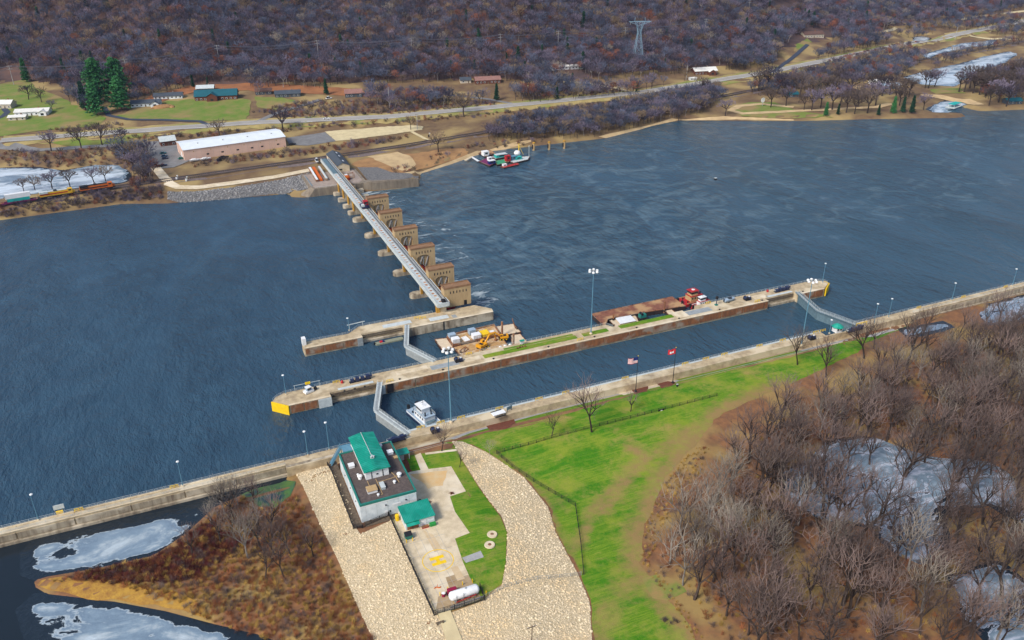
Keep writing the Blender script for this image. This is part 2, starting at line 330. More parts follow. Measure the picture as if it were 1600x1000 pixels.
# ------------------------------------------------------------------ river
def water_mat(name,base,foam=False):
    m,t,b=nodes(name); N=t.nodes;L=t.links; g=N.new('ShaderNodeNewGeometry')
    b.inputs['Roughness'].default_value=.16; b.inputs['IOR'].default_value=1.33; b.inputs['Specular IOR Level'].default_value=.5
    def noise(sc,det,st,dist=0.,rot=0.):
        mp=N.new('ShaderNodeMapping'); mp.inputs['Scale'].default_value=st; mp.inputs['Rotation'].default_value=(0,0,rot); L.new(g.outputs[0],mp.inputs[0])
        n=N.new('ShaderNodeTexNoise'); n.inputs['Scale'].default_value=sc; n.inputs['Detail'].default_value=det; n.inputs['Roughness'].default_value=.6; n.inputs['Distortion'].default_value=dist; L.new(mp.outputs[0],n.inputs[0]); return n.outputs[0]
    def math_(op,a,bb):
        q=N.new('ShaderNodeMath'); q.operation=op
        for i,v in enumerate((a,bb)):
            if isinstance(v,(int,float)): q.inputs[i].default_value=v
            else: L.new(v,q.inputs[i])
        return q.outputs[0]
    h=math_('ADD',math_('ADD',math_('MULTIPLY',noise(1.1,3,(1,.4,1),.2,R(38)),.75),math_('MULTIPLY',noise(.42,4,(1,.38,1),.4,R(35)),1.2)),math_('MULTIPLY',noise(.14,3,(1,.5,1),.8,R(20)),1.0 if not foam else 2.2))
    gust=noise(.012,4,(1,.45,1),1.2,R(15))
    gm=N.new('ShaderNodeMapRange'); gm.inputs[1].default_value=.35; gm.inputs[2].default_value=.65; gm.inputs[3].default_value=.45; gm.inputs[4].default_value=1.25; L.new(gust,gm.inputs[0])
    bp=N.new('ShaderNodeBump'); bp.inputs['Distance'].default_value=.8 if not foam else .85; bp.inputs['Strength'].default_value=1
    L.new(math_('MULTIPLY',h,gm.outputs[0]),bp.inputs['Height']); L.new(bp.outputs[0],b.inputs['Normal'])
    mx=N.new('ShaderNodeMix'); mx.data_type='RGBA'; mx.inputs[6].default_value=(*base,1); mx.inputs[7].default_value=(base[0]*1.4,base[1]*1.35,base[2]*1.3,1)
    md=N.new('ShaderNodeMapRange'); md.inputs[1].default_value=.4; md.inputs[2].default_value=.68; L.new(noise(.035,5,(1,.6,1),2.0,R(10)),md.inputs[0]); L.new(md.outputs[0],mx.inputs[0]); out=mx.outputs[2]
    if foam:
        mx.inputs[7].default_value=(.10,.155,.185,1); md.inputs[1].default_value=.44; md.inputs[2].default_value=.72
        n5=noise(.06,10,(.7,1,1),1.6,R(10)); sy=N.new('ShaderNodeSeparateXYZ'); L.new(g.outputs[0],sy.inputs[0])
        ky=N.new('ShaderNodeMapRange'); ky.inputs[1].default_value=305; ky.inputs[2].default_value=350; ky.inputs[3].default_value=-.2; ky.inputs[4].default_value=.02; L.new(sy.outputs[1],ky.inputs[0])
        kx=N.new('ShaderNodeMapRange'); kx.inputs[1].default_value=150; kx.inputs[2].default_value=420; kx.inputs[3].default_value=0; kx.inputs[4].default_value=-.10; L.new(sy.outputs[0],kx.inputs[0])
        L.new(math_('ADD',math_('ADD',n5,ky.outputs[0]),kx.outputs[0]),md.inputs[0])
    if foam:
        sx=N.new('ShaderNodeSeparateXYZ'); L.new(g.outputs[0],sx.inputs[0])
        fall=N.new('ShaderNodeMapRange'); fall.inputs[1].default_value=118; fall.inputs[2].default_value=168; fall.inputs[3].default_value=.155; fall.inputs[4].default_value=-.08; L.new(sx.outputs[0],fall.inputs[0])
        gate=math_('MULTIPLY',math_('LESS_THAN',sx.outputs[1],330.),-1.)
        f=math_('ADD',math_('ADD',noise(.09,9,(.5,1.0,1),2.2,0),fall.outputs[0]),gate)
        fr=N.new('ShaderNodeMapRange'); fr.inputs[1].default_value=.64; fr.inputs[2].default_value=.80; L.new(f,fr.inputs[0])
        m2=N.new('ShaderNodeMix'); m2.data_type='RGBA'; L.new(fr.outputs[0],m2.inputs[0]); L.new(out,m2.inputs[6]); m2.inputs[7].default_value=(.46,.52,.53,1); out=m2.outputs[2]
        rr=N.new('ShaderNodeMapRange'); rr.inputs[3].default_value=.12; rr.inputs[4].default_value=.7; L.new(fr.outputs[0],rr.inputs[0]); L.new(rr.outputs[0],b.inputs['Roughness'])
    L.new(out,b.inputs['Base Color']); return m
M['water_u']=water_mat('upper_pool_water',(.022,.054,.086)); M['water_l']=water_mat('lower_pool_water',(.030,.070,.104),True)
def flat(name,poly,z,mat):
    me=bpy.data.meshes.new(name); vs,fs=fill(poly,400.)
    me.from_pydata([(v.x,v.y,z) for v in vs],[],[f if (vs[f[1]]-vs[f[0]]).cross(vs[f[2]]-vs[f[0]])>0 else f[::-1] for f in fs]); me.materials.append(mat)
    return tag(link(name,me),kind='structure')
_m,_t,_b=nodes('backwater'); _b.inputs['Base Color'].default_value=(.012,.019,.026,1); _b.inputs['Roughness'].default_value=.08; _b.inputs['IOR'].default_value=1.33
flat('backwater',[(-900,-60),(19,-60),(19,238),(-900,238)],ZU,_m)
flat('upper_pool_water',[(-900,238.01),(19,238.01),(19,241),(62,241),(62,280),(86,280),(86,321),(108,321),(108,660),(-900,660)],ZU,M['water_u'])
flat('lower_pool_water',[(19.01,-60),(2900,-60),(2900,690),(108.01,690),(108.01,321),(86.01,321),(86.01,280),(62.01,280),(62.01,241),(19.01,241)],0,M['water_l'])
def grow(pd,k):
    c=np.mean(pd,0); return [tuple(c+(np.array(q)-c)*k) for q in pd]
for pd in NPONDS: ice_sheet('wood_pond_ice',grow(pd,1.16),1.0,M['icew'],3)
for i,(pd,lv) in enumerate(FPONDS): ice_sheet('pond_ice',grow(pd,1.03),lv,M['ice'],2.,6.,3)
# ice on the backwater behind the upper guide wall, broken into lobes
for px in ([(30,900),(34,862),(50,846),(140,824),(280,792),(345,778),(372,770),(330,805),(296,842),(240,876),(150,896),(60,910)],
           [(36,990),(30,950),(52,926),(90,930),(180,936),(262,950),(335,972),(440,998),(460,1025),(60,1025)]):
    ice_sheet('backwater_ice',wp(px,ZU),ZU+.05,M['ice2'],5.,1.5,2.)

# ------------------------------------------------------------------ near bank surfaces
def lawn_mat():
    m,t,b=nodes('mown_lawn'); N=t.nodes;L=t.links; g=N.new('ShaderNodeNewGeometry')
    def nz(sc,det,st=(1,1,1),rot=0):
        mp=N.new('ShaderNodeMapping'); mp.inputs['Scale'].default_value=st; mp.inputs['Rotation'].default_value=(0,0,rot); L.new(g.outputs[0],mp.inputs[0])
        n=N.new('ShaderNodeTexNoise'); n.inputs['Scale'].default_value=sc; n.inputs['Detail'].default_value=det; n.inputs['Roughness'].default_value=.7; L.new(mp.outputs[0],n.inputs[0]); return n.outputs[0]
    def rng_(o,a,bb):
        q=N.new('ShaderNodeMapRange'); q.inputs[1].default_value=a; q.inputs[2].default_value=bb; L.new(o,q.inputs[0]); return q.outputs[0]
    def mix(f,a,bb):
        q=N.new('ShaderNodeMix'); q.data_type='RGBA'; L.new(f,q.inputs[0])
        for i,v in ((6,a),(7,bb)):
            if isinstance(v,tuple): q.inputs[i].default_value=(*v,1)
            else: L.new(v,q.inputs[i])
        return q.outputs[2]
    c=mix(rng_(nz(.9,6,(.25,2.2,1),R(4)),.40,.62),(.075,.19,.010),(.175,.262,.022))
    c=mix(rng_(nz(.16,4,(.07,1.0,1),R(-6)),.50,.58),c,mix(rng_(nz(1.2,4),.3,.7),(.035,.155,.006),(.075,.215,.010)))
    c=mix(rng_(nz(.05,5),.50,.66),c,(.24,.28,.03)); c=mix(rng_(nz(.045,6,(1,1.6,1),R(50)),.57,.72),c,(.34,.24,.08)); c=mix(rng_(nz(2.5,4),.55,.8),c,(.05,.15,.01))
    at=N.new('ShaderNodeAttribute'); at.attribute_name='wear'
    ad=N.new('ShaderNodeMath'); ad.operation='ADD'; L.new(at.outputs['Fac'],ad.inputs[0]); L.new(nz(.22,7,(1,1.3,1),R(55)),ad.inputs[1])
    c=mix(rng_(ad.outputs[0],.70,1.1),c,(.27,.18,.07)); c=mix(rng_(nz(.09,5),.46,.66),c,mix(rng_(nz(.5,5),.4,.6),c,(.25,.25,.05)))
    L.new(c,b.inputs['Base Color']); b.inputs['Roughness'].default_value=.95; b.inputs['Specular IOR Level'].default_value=.1
    n=N.new('ShaderNodeTexNoise'); n.inputs['Scale'].default_value=3; n.inputs['Detail'].default_value=4; L.new(g.outputs[0],n.inputs[0])
    bp=N.new('ShaderNodeBump'); bp.inputs['Distance'].default_value=.12; L.new(n.outputs[0],bp.inputs['Height']); L.new(bp.outputs[0],b.inputs['Normal']); return m
M['lawn']=lawn_mat()
LAWN_PX=[(722,690),(760,676),(790,671),(830,664),(900,643),(985,618),(1060,598),(1245,556),(1345,530),(1352,545),(1300,570),(1225,605),(1130,645),(1090,690),(1040,745),(1005,830),(1000,880),(1040,930),(1080,985),(1090,1010),(930,1010),(922,940),(905,895),(870,830),(858,790),(820,745),(760,705)]
LAWN=g2(LAWN_PX); _lw=drape('lawn',LAWN,M['lawn'],.06,2.,wob=1.2)
drape('lawn_strip',[(74,225),(95,224),(130,219),(200,222),(262,227),(300,236),(285,233),(270,231.5),(172,233.5),(110,235),(84,233.4),(72,229.4)],M['lawn'],.03,3)
_lv=np.array([(q.co.x,q.co.y) for q in _lw.data.vertices]); _wr=np.zeros(len(_lv))
for _pp,_s,_k in ((g2([(1225,605),(1130,645),(1090,690),(1040,745),(1005,830),(1000,880),(1040,930),(1080,985)]),7.,.62),(g2([(1085,668),(1030,705),(985,735),(930,790),(905,850)]),3.2,.5),(g2([(985,700),(1010,712),(960,770),(945,800)]),3.5,.5),(g2([(930,1000),(960,930),(1000,900)]),6.,.4),(g2([(905,895),(870,830),(858,790),(820,745),(775,708)]),2.2,.42),(g2([(805,735),(860,770),(890,800)]),3,.3)):
    _wr=np.maximum(_wr,_k*np.exp(-(seg_dist(_lv,_pp,False)/_s)**2))
_lw.data.attributes.new('wear','FLOAT','POINT').data.foreach_set('value',_wr)
SITE=g2([(640,712),(712,700),(722,720),(748,762),(782,808),(792,832),(790,880),(784,912),(752,938),(684,962),(612,812),(600,770)]); drape('site_lawn',SITE,M['lawn'],.07,2.5)
drape('concrete_apron',g2([(628,742),(640,738),(655,735),(705,729),(728,768),(703,776),(711,800),(734,833),(711,842),(724,880),(750,938),(684,961),(615,812)]),M['conc_lt'],.12,3)
drape('concrete_slab',g2([(722,872),(751,861),(756,871),(728,880)]),M['conc_gy'],.13,3)
drape('walkway',g2([(648,712),(657,708),(672,738),(660,742)]),M['conc_lt'],.125,3)
drape('walkway',g2([(664,708),(713,702),(714,705),(665,711)]),M['conc_lt'],.125,3)
drape('esplanade_paving',[(19,237),(31,237),(53,233),(56,228),(74,228.5),(80,231.5),(110,231.5),(270,230),(300,236),(300,241.2),(19,241.2)],M['conc'],.02,3)
drape('esplanade_path',[(54,229),(73,229.2),(84,233),(110,234.6),(145,235),(172,233),(270,231),(285,233),(285,234.8),(270,233),(172,235),(145,237),(110,236.8),(83,235.4),(72,231.6),(54,231.4)],M['conc_gy'],.05,3)
drape('gravel_strip',[(84,237.3),(146,238),(146,240.5),(84,240.5)],pm('brown_gravel',(.33,.26,.17),(.24,.185,.12),.5,.95),.045,3); drape('gravel_strip',[(171,236.5),(232,235.2),(232,240.5),(171,240.5)],MC['brown_gravel'],.045,3); drape('lawn_strip',[(172,233.6),(232,232.4),(232,234.8),(172,236)],M['lawn'],.06,3)
drape('flag_plaza',[(146,232.5),(170,232),(170,239.2),(146,239.2)],M['conc_lt'],.075,3)
drape('dirt_track',g2([(684,958),(704,955),(724,1005),(698,1005)]),M['gravel'],.35,3)
M['mulch']=pm('red_mulch',(.20,.06,.03),(.12,.04,.022),1,.95,.05,4)
for px in ([(756,663),(775,657),(802,655),(806,661),(790,671),(765,672)],[(985,606),(996,602),(1012,605),(1012,612),(992,616)],[(1025,598),(1035,596),(1056,597),(1050,603),(1034,607)],[(629,716),(636,718),(643,737),(637,740)]): drape('mulch_bed',g2(px),M['mulch'],.11,2,wob=.6)
drape('green_scrub_patch',g2([(1005,905),(1030,897),(1062,908),(1070,925),(1045,940),(1015,932)]),pm('scrub_grass',(.14,.21,.03),(.24,.22,.06),.5,.95,.1,2,c3=(.30,.20,.07),s3=.15),.10,2,wob=1.5)
M['algae']=pm('algae_pond',(.10,.20,.04),(.04,.11,.06),.3,.5,c3=(.02,.06,.07),s3=.15)
drape('algae_pond',g2([(372,772),(400,758),(440,748),(462,752),(455,775),(430,795),(405,790),(390,782)]),M['algae'],.15,3,wob=1.5)
M['marshgrass']=pm('yellow_marsh_grass',(.42,.24,.04),(.25,.12,.03),.4,.95,.15,2)
drape('marsh_grass',g2([(55,908),(100,902),(160,905),(230,915),(300,935),(335,968),(260,952),(180,938),(75,926)]),M['marshgrass'],.12,3,wob=1.5)

# ------------------------------------------------------------------ far bank surfaces
for px in ([(-20,135),(40,124),(58,138),(95,152),(130,172),(168,184),(150,198),(60,205),(-20,216)],[(180,182),(212,168),(262,158),(370,152),(392,156),(392,170),(384,188),(330,190),(190,186)],[(398,152),(440,152),(465,160),(430,172),(402,168)],[(80,222),(130,219),(240,215),(215,224),(110,229)],[(1140,168),(1175,160),(1210,160),(1240,172),(1300,184),(1230,186),(1160,182)],[(1452,140),(1500,138),(1508,146),(1460,147)],[(1245,70),(1262,60),(1268,66),(1240,82)]):
    drape('far_lawn',g2(px),M['fgrass'],.25,8,wob=3)
hwy=dens([(a,b) for a,b in HWY if a>-300 and a<2600],25); drape('road_verge',strip(hwy,24),pm('golden_verge',(.40,.30,.12),(.28,.22,.08),.15,.95,c3=(.20,.22,.05),s3=.03),.28,6,wob=2.5); drape('highway',strip(hwy,13),pm('pale_highway',(.36,.33,.29),(.29,.27,.24),.1,.9),.40,6)
M['line']=pm('road_paint_white',(.75,.75,.72),(.65,.65,.62),1,.7)
for k in (-1,1): drape('road_edge_line',strip([p+Vector((0,k*5.4)) for p in hwy],.5),M['line'],.48,6)
def road(name,px,w,mat,dz=.3): return drape(name,strip(dens(g2(px),8),w),mat,dz,5)
drape('leaf_slope',g2([(215,160),(240,148),(300,134),(385,130),(480,134),(560,140),(600,152),(540,150),(470,146),(385,142),(300,145),(250,160)]),pm('fallen_orange_leaves',(.33,.135,.05),(.22,.09,.04),.1,.95),.3,6,wob=4)
road('frontage_road',[(-20,226),(20,229),(60,235),(130,230),(220,226),(252,224)],9,M['asph'])
road('driveway',[(162,168),(170,181),(200,187),(260,188),(312,190),(325,195)],4.5,M['asph_d'],.4)
road('driveway',[(-5,186),(5,182),(12,176),(6,170)],5,M['asph_d'],.4)
road('driveway',[(398,192),(430,178),(470,166),(500,156)],5,M['asph'],.4)
road('driveway',[(800,162),(760,155),(700,149)],4,M['asph'],.4)
road('driveway',[(1005,146),(960,138),(920,131),(880,128)],4.5,M['gravel'],.4)
road('driveway',[(1205,116),(1225,100),(1245,85),(1262,70)],4.5,M['asph_d'],.5)
road('side_road',[(1372,52),(1385,49),(1400,44)],5,M['gravel'],.5); road('side_road',[(1500,31),(1540,25),(1600,18),(1640,14)],7,M['gravel'],.7)
road('side_road',[(1515,56),(1560,61),(1590,63)],6,M['gravel'],.4)
drape('parking_lot',g2([(226,222),(252,221),(276,224),(288,238),(296,252),(272,262),(248,264),(236,244)]),M['asph'],.3,5)
drape('storage_lot',g2([(447,216),(508,207),(525,221),(480,228),(452,227)]),M['asph'],.3,5)
drape('gravel_lot',g2([(508,206),(560,202),(640,196),(662,198),(660,203),(600,212),(525,221)]),M['gravel'],.3,5,wob=1)
road('access_road',[(243,262),(254,275),(264,287),(278,293),(310,293.5),(360,287),(430,277),(484,266)],6.5,M['conc_lt'],.35)
road('rail_crossing_path',[(643,206),(672,219)],3,M['gravel'],.35)
drape('bare_dirt',g2([(548,257),(570,248),(600,243),(650,240),(700,232),(728,232),(733,243),(690,256),(640,266),(612,276),(580,270)]),M['dirt'],.2,5,wob=2)
drape('sand_patch',g2([(575,245),(620,238),(640,244),(652,258),(632,270),(600,256)]),M['sandbank'],.3,5,wob=2)
for px in ([(596,278),(640,271),(700,256),(745,238),(800,226),(830,221),(830,224),(760,243),(700,262),(640,275)],[(935,216),(1010,199),(1050,187),(1130,184),(1240,189),(1240,191),(1150,189),(1060,190),(1020,199),(950,219)]): drape('river_beach',g2([(a,b-2) for a,b in px]),M['sandbank'],.25,4)
road('campground_track',[(1240,168),(1190,163),(1155,166),(1142,173),(1160,178),(1200,176),(1290,172),(1370,168),(1392,162)],7,M['sandbank'],.4)
road('campground_track',[(1440,150),(1470,152),(1510,158),(1530,164)],9,M['sandbank'],.4)
# ------------------------------------------------------------------ lock walls, gates, dam
def railing(pts,parent,name='railing',mat=None,h=1.05,step=2.4,r=.035,rails=(1.05,.55)):
    b=MB()
    for a,c in zip(pts[:-1],pts[1:]):
        a=Vector(a);c=Vector(c);n=max(1,round((c-a).length/step))
        for i in range(n+1): p=a+(c-a)*i/n; b.bar(p,p+Vector((0,0,h)),r*2)
        for z in rails: b.bar(a+Vector((0,0,z)),c+Vector((0,0,z)),r*1.6)
    return b.build(name,mat or M['steel_lt'],parent)
def hoop(parent,x,y,z,w=2.6,rot=0):
    b=MB(); c,s=math.cos(rot),math.sin(rot); P=lambda a,h:(x+a*c,y+a*s,z+h)
    for a in (-w/2,0,w/2): b.bar(P(a,0),P(a,1.1),.14)
    b.bar(P(-w/2,1.1),P(w/2,1.1),.14); b.bar(P(-w/2,.55),P(w/2,.55),.12)
    return b.build('ladder_rail',M['yellow'],parent)
zt=ZT
# intermediate wall between the two lock chambers
iw=thing('lock_wall','long rust-plated concrete lock wall with yellow ends in the middle of the river','lock wall',(150,280,0))
def iwp(mb,name,mat,parent=iw): return link(name,mb.mesh(name,mat),parent,(-150,-280,0))
b=MB().prism([(26.6,275.3),(42.5,275.3),(42.5,278.2),(61.5,278.2),(61.5,275.3),(248.7,275.3),(248.7,278.2),(266,278.2),(266,275.3),(282,275.3),(288,279.5),(288,282.3),(283.5,285),(214,285),(212,281.9),(169,281.9),(167,285),(26.4,285),(23,283.2),(21.3,280.6)],-3,zt); iwp(b,'wall_body',M['conc'])
b=MB()
for x0,x1 in ((42.5,61.5),(248.7,266)):
    b.box(x0,x1,276.6,278.1,-3,1.0)
iwp(b,'recess_ledge',M['conc_face'])
for x0,x1 in ((43,61),(249.2,265.5)):
    for z in (2.2,3.2): iwp(MB().box(x0,x1,277.7,278.15,z,z+.45),'fender_beam',M['wood'])
iwp(MB().prism([(26.5,274.95),(21.1,280.5),(20.75,280.2),(26.2,274.6)],.25,zt+.12),'bullnose_plate',M['yellow'])
iwp(MB().prism([(282.3,274.9),(288.3,279.3),(288.6,279),(282.6,274.5)],.4,zt+.12),'bullnose_plate',M['yellow'])
iwp(MB().prism([(288.02,279.3),(288.4,279.3),(288.4,282.2),(288.02,282.2)],1.2,zt+.1),'bullnose_plate',M['yellow'])
def panels(x0,x1,step=12.2):
    x=x0
    while x<x1-1:
        e=min(x+step,x1)
        o=iwp(MB().box(x+.28,e-.28,274.95,275.29,.95+random.uniform(-.1,.1),zt-.45),'armor_panel',M['rust']); x=e
panels(27,42.3,5.1); panels(63.8,248.5); panels(267,281.5,4.8)
iwp(MB().box(61.5,63.6,274.9,275.29,.3,zt-.1),'corner_plate',M['steel_lt'])
iwp(MB().box(37.5,42.5,274.6,274.9,.4,zt-.1),'corner_plate',M['steel_lt'])
b=MB()
for x0,x1 in ((26.6,42.5),(61.5,248.7),(266,282)): b.box(x0,x1,275.0,276.1,zt+.004,zt+.07)
iwp(b,'wall_coping',M['conc_lt'])
for x0,x1,v0,v1 in ((107,150,278.6,281.4),(153.2,165.5,278.8,281.6),(171.5,199,278.8,281.6),(117,149.5,281.9,283.0)): iwp(MB().box(x0,x1,v0,v1,zt+.004,zt+.16),'grass_strip',M['lawn'])
for x0,x1,v0,v1,m in ((70,83,280,283,'conc_lt'),(84,96,278.3,281.5,'steel'),(98.5,105.5,278.5,281.8,'conc_lt'),(206,219,277.5,281.2,'steel'),(244,251,278.5,282.5,'conc_lt'),(200,206,277,283,'conc_lt'),(46,60,278.4,279.8,'steel_lt'),(250.5,265.5,278.4,279.8,'steel_lt')): iwp(MB().box(x0,x1,v0,v1,zt+.006,zt+.1),'deck_pad',M[m])
iwr=lambda pts,**k: setattr(railing([(x-150,y-280,zt) for x,y in pts],iw,**k),'name','railing')
iwr([(21.6,281),(23.4,283),(26.6,284.7),(36,284.8)]); iwr([(38,284.8),(60,284.8)]); iwr([(61,284.8),(66,284.8)]); iwr([(66,284.8),(104,284.8)]); iwr([(107,284.8),(166.8,284.8),(169,281.8)]); iwr([(214,284.8),(283,284.8),(287.6,282.2),(287.7,279.8)])
for x in (46.5,66,102,150,221,243): hoop(iw,x-150,(276.4 if x in(66,150,243) else 284)-280,zt)
b=MB()
for x in (48,52,56,70,88,110,135,157,178,200,222,246,270): b.cyl((x,276.6,zt),(x,276.6,zt+.5),.28,8); b.cyl((x+.5,276.6,zt+.38),(x-.5,276.6,zt+.38),.12,6)
iwp(b,'mooring_bitts',M['black'])
iwp(MB().box(64.3,66.8,274.7,274.94,.5,zt),'ladder_recess',M['black'])
b=MB()  # signal frame on the upstream end
b.bar((30.5,284.3,zt),(30.5,284.3,zt+2.6),.12); b.bar((40,284.3,zt),(40,284.3,zt+2.6),.12); b.bar((30,284.3,zt+2.6),(40.5,284.3,zt+2.6),.12); iwp(b,'signal_frame',M['steel_lt'])
iwp(MB().box(34.6,36.6,284.2,284.4,zt+2.0,zt+3.1),'signal_board',M['yellow'])

# river wall at the end of the dam
ew=thing('river_wall','stained concrete wall under the bridge end, nearest the gatehouse row','lock wall',(90,322,0))
def ewp(mb,name,mat): return link(name,mb.mesh(name,mat),ew,(-90,-322,0))
ewp(MB().prism([(40.3,317.3),(65.5,317.3),(65.5,320.5),(84.5,320.5),(84.5,317.3),(126.5,317.3),(127,320.4),(121,327),(66.5,328),(60.5,323),(40.3,323)],-3,zt),'wall_body',M['conc'])
ewp(MB().box(65.5,84.5,319.2,320.4,-3,1.3),'recess_ledge',M['conc_face'])
for z in (2.2,3.2): ewp(MB().box(66,84,320,320.45,z,z+.4),'fender_beam',M['wood'])
for i,x in enumerate((40.6,48.8,57)): ewp(MB().box(x+.15,x+7.9,317.0,317.29,1.1,zt-.5),'armor_panel',M['rust'])
for i,x in enumerate((86.5,94.5,102.5,110.5,118.5)): ewp(MB().box(x+.12,x+7.8,317.06,317.29,.15,zt-.25),'face_panel',M['conc_face'])
ewp(MB().box(63,65.4,316.95,317.29,.4,zt-.2),'corner_plate',M['steel']); ewp(MB().box(102.1,102.6,316.9,317.29,.2,zt),'ladder_recess',M['black'])
b=MB().box(40.4,65.4,317.0,318.1,zt+.004,zt+.08).box(84.6,126.4,317.0,318.0,zt+.004,zt+.08); ewp(b,'wall_coping',M['conc_lt'])
for x0,x1,v0,v1,m in ((76,89,321.6,324.6,'steel_lt'),(97,106,319.5,322.8,'steel_lt'),(107.5,109.5,318.5,321.5,'steel')): ewp(MB().box(x0,x1,v0,v1,zt+.006,zt+.1),'deck_pad',M[m])
railing([(-49.4,.6,zt),(-29.7,.7,zt),(-23.8,5.6,zt),(10.5,5.3,zt)],ew); railing([(-49.5,-4.4,zt),(-49.5,.4,zt)],ew); hoop(ew,2.5,2.5,zt,3); hoop(ew,4.5,1.2,zt,3)
b=MB().bar((62,326.5,zt),(62,326.5,zt+2.4),.14).bar((68,327,zt),(68,327,zt+2.4),.14).bar((61,326.4,zt+2.4),(69,327.1,zt+2.4),.3); ewp(b,'signal_frame',M['steel_lt'])
ewp(MB().box(40.2,41.8,320,322.6,zt,zt+3.0),'end_marker',M['white'])

# land wall with upper and lower guide walls
lw=thing('land_wall','straight concrete land wall with handrail along the near side of the lock','lock wall',(150,240,0))
def lwp(mb,name,mat): return link(name,mb.mesh(name,mat),lw,(-150,-240,0))
lwp(MB().prism([(19,240.9),(43,240.9),(43,239.4),(62.5,239.4),(62.5,240.9),(249,240.9),(249,239.4),(268,239.4),(268,240.9),(300,240.9),(300,241.4),(19,241.4)][::-1] if 0 else [(19,237),(62.5,237),(62.5,241.4),(249,241.4),(249,237.4),(268,237.4),(268,241.4),(300,241.4),(300,236.5),(19,236.5)],-3,zt+.03),'wall_body',M['conc'])
lwp(MB().box(19,62.4,237.1,238.2,-3,zt+.034),'recess_wall',M['conc_face'])
lwp(MB().box(62.6,248.9,240.7,241.6,zt+.035,zt+.12),'wall_coping',M['steel_lt'])
lwp(MB().box(19,44,238.3,241.4,-3,zt+.03),'approach_wall',M['conc'])
railing([(-84,1.25,zt+.1),(99,1.25,zt+.1)],lw); railing([(118,1.25,zt+.1),(150,1.25,zt+.1)],lw); railing([(-131,1.2,zt),(-107,1.2,zt)],lw)
for px,py in ((657,669),(689,663),(720,654),(780,640),(842,625),(884,615),(980,596),(1070,570),(1102,562),(1131,555),(1186,542),(1222,533),(1276,522),(1285,518)):
    x,y=W(px,py); hoop(lw,x-150,.7,zt+.05,2.8)
x,y=W(1347,507); b=MB()
for k in range(3): b.bar((x-4+k*3,238.5,zt),(x-4+k*3,238.5,zt+1.3),.16)
b.bar((x-4,238.5,zt+1.3),(x+2,238.5,zt+1.3),.3); lwp(b,'barrier_rail',M['yellow'])
for nm,x0,x1,lab in (('guide_wall',-190,19,'weathered concrete guide wall with two handrails upstream of the building'),('guide_wall',300,640,'concrete guide wall running out past the bare wood downstream')):
    t=thing(nm,lab,'guide wall',(x0,239,0)); L_=x1-x0
    n=int(L_/16); 
    for i in range(n):
        a,c=L_*i/n,L_*(i+1)/n
        MB().box(a+.04,c-.04,-.7,2.5,-3,zt).build('wall_block',M['conc'],t)
        MB().box(a+.25,c-.25,-.95,-.7,1.6,zt-.6).build('face_panel',M['conc_face'],t)
    MB().box(0,L_,-1.7,-.72,-3,1.3).build('lower_ledge',M['conc_face'],t)
    MB().box(0,L_,2.0,2.52,zt+.003,zt+.15).build('wall_coping',M['conc_lt'],t)
    MB().box(0,L_,-.8,-.3,zt+.003,zt+.3).build('inner_kerb',M['conc_lt'],t)
    railing([(0,2.2,zt+.1),(L_,2.2,zt+.1)],t); railing([(0,-.5,zt+.3),(L_,-.5,zt+.3)],t,h=.8,rails=(.8,.4))
    for k in range(int(L_/14)): hoop(t,6+k*14,1.7,zt+.05,2.4) if k%2==0 else None

# mitre gates: two leaves each, meeting in a point upstream
def gate_leaf(hx,hy,ax,ay,label,mat,lab_group):
    d=Vector((ax-hx,ay-hy)); L_=d.length-.05; a=math.atan2(d.y,d.x); sgn=1 if (math.cos(a+math.pi/2)>0) else -1
    t=thing('lock_gate_leaf',label,'lock gate',(hx,hy,0),a,lab_group)
    MB().box(0,L_,-.35,.35,-2.5,zt-.1).build('skin_plate',M['steel_bl' if mat else 'steel'],t)
    MB().box(0,L_,-1.0*1,1.0,zt-.1,zt+.16).build('walkway',M['steel_bl'] if mat else M['steel_lt'],t)
    MB().box(.1,L_,-.38,.38,zt+.163,zt+.22).build('walkway_grating',M['steel'],t)
    for s in (-1,1): railing([(0,s*.95,zt+.16),(L_,s*.95,zt+.16)],t,step=2,rails=(1.05,.7,.35),mat=M['steel_lt'])
    for k in range(9):
        x=.9+k*(L_-1.8)/8; MB().box(x-.16,x+.16,min(sgn*.36,sgn*.95),max(sgn*.36,sgn*.95),.3,zt-.12).build('rib',M['conc_gy'] if not mat else M['steel_bl'],t)
    for z in (1.2,3.0): MB().box(.2,L_-.2,min(sgn*.36,sgn*.8),max(sgn*.36,sgn*.8),z,z+.18).build('girder',M['steel'] if not mat else M['steel_bl'],t)
    return t
g='lock gate leaves'
gate_leaf(62.3,277.6,55.6,258.4,'far leaf of the main lock upstream gate, reaching the rust-plated wall',0,g)
gate_leaf(62.3,239.2,55.6,258.4,'near leaf of the main lock upstream gate, left of the white towboat',0,g)
gate_leaf(86.4,320.4,80.2,301.4,'far leaf of the disused second lock gate by the gatehouse wall',0,g)
gate_leaf(87.2,284.6,80.2,301.4,'near leaf of the disused second lock gate beside the work barge',0,g)
gate_leaf(267.2,277.4,262.2,257.5,'far leaf of the downstream blue-grey gate by the yellow wall end',1,g)
gate_leaf(268.2,239.0,262.2,257.5,'near leaf of the downstream blue-grey gate by the small teal-roofed kiosk',1,g)
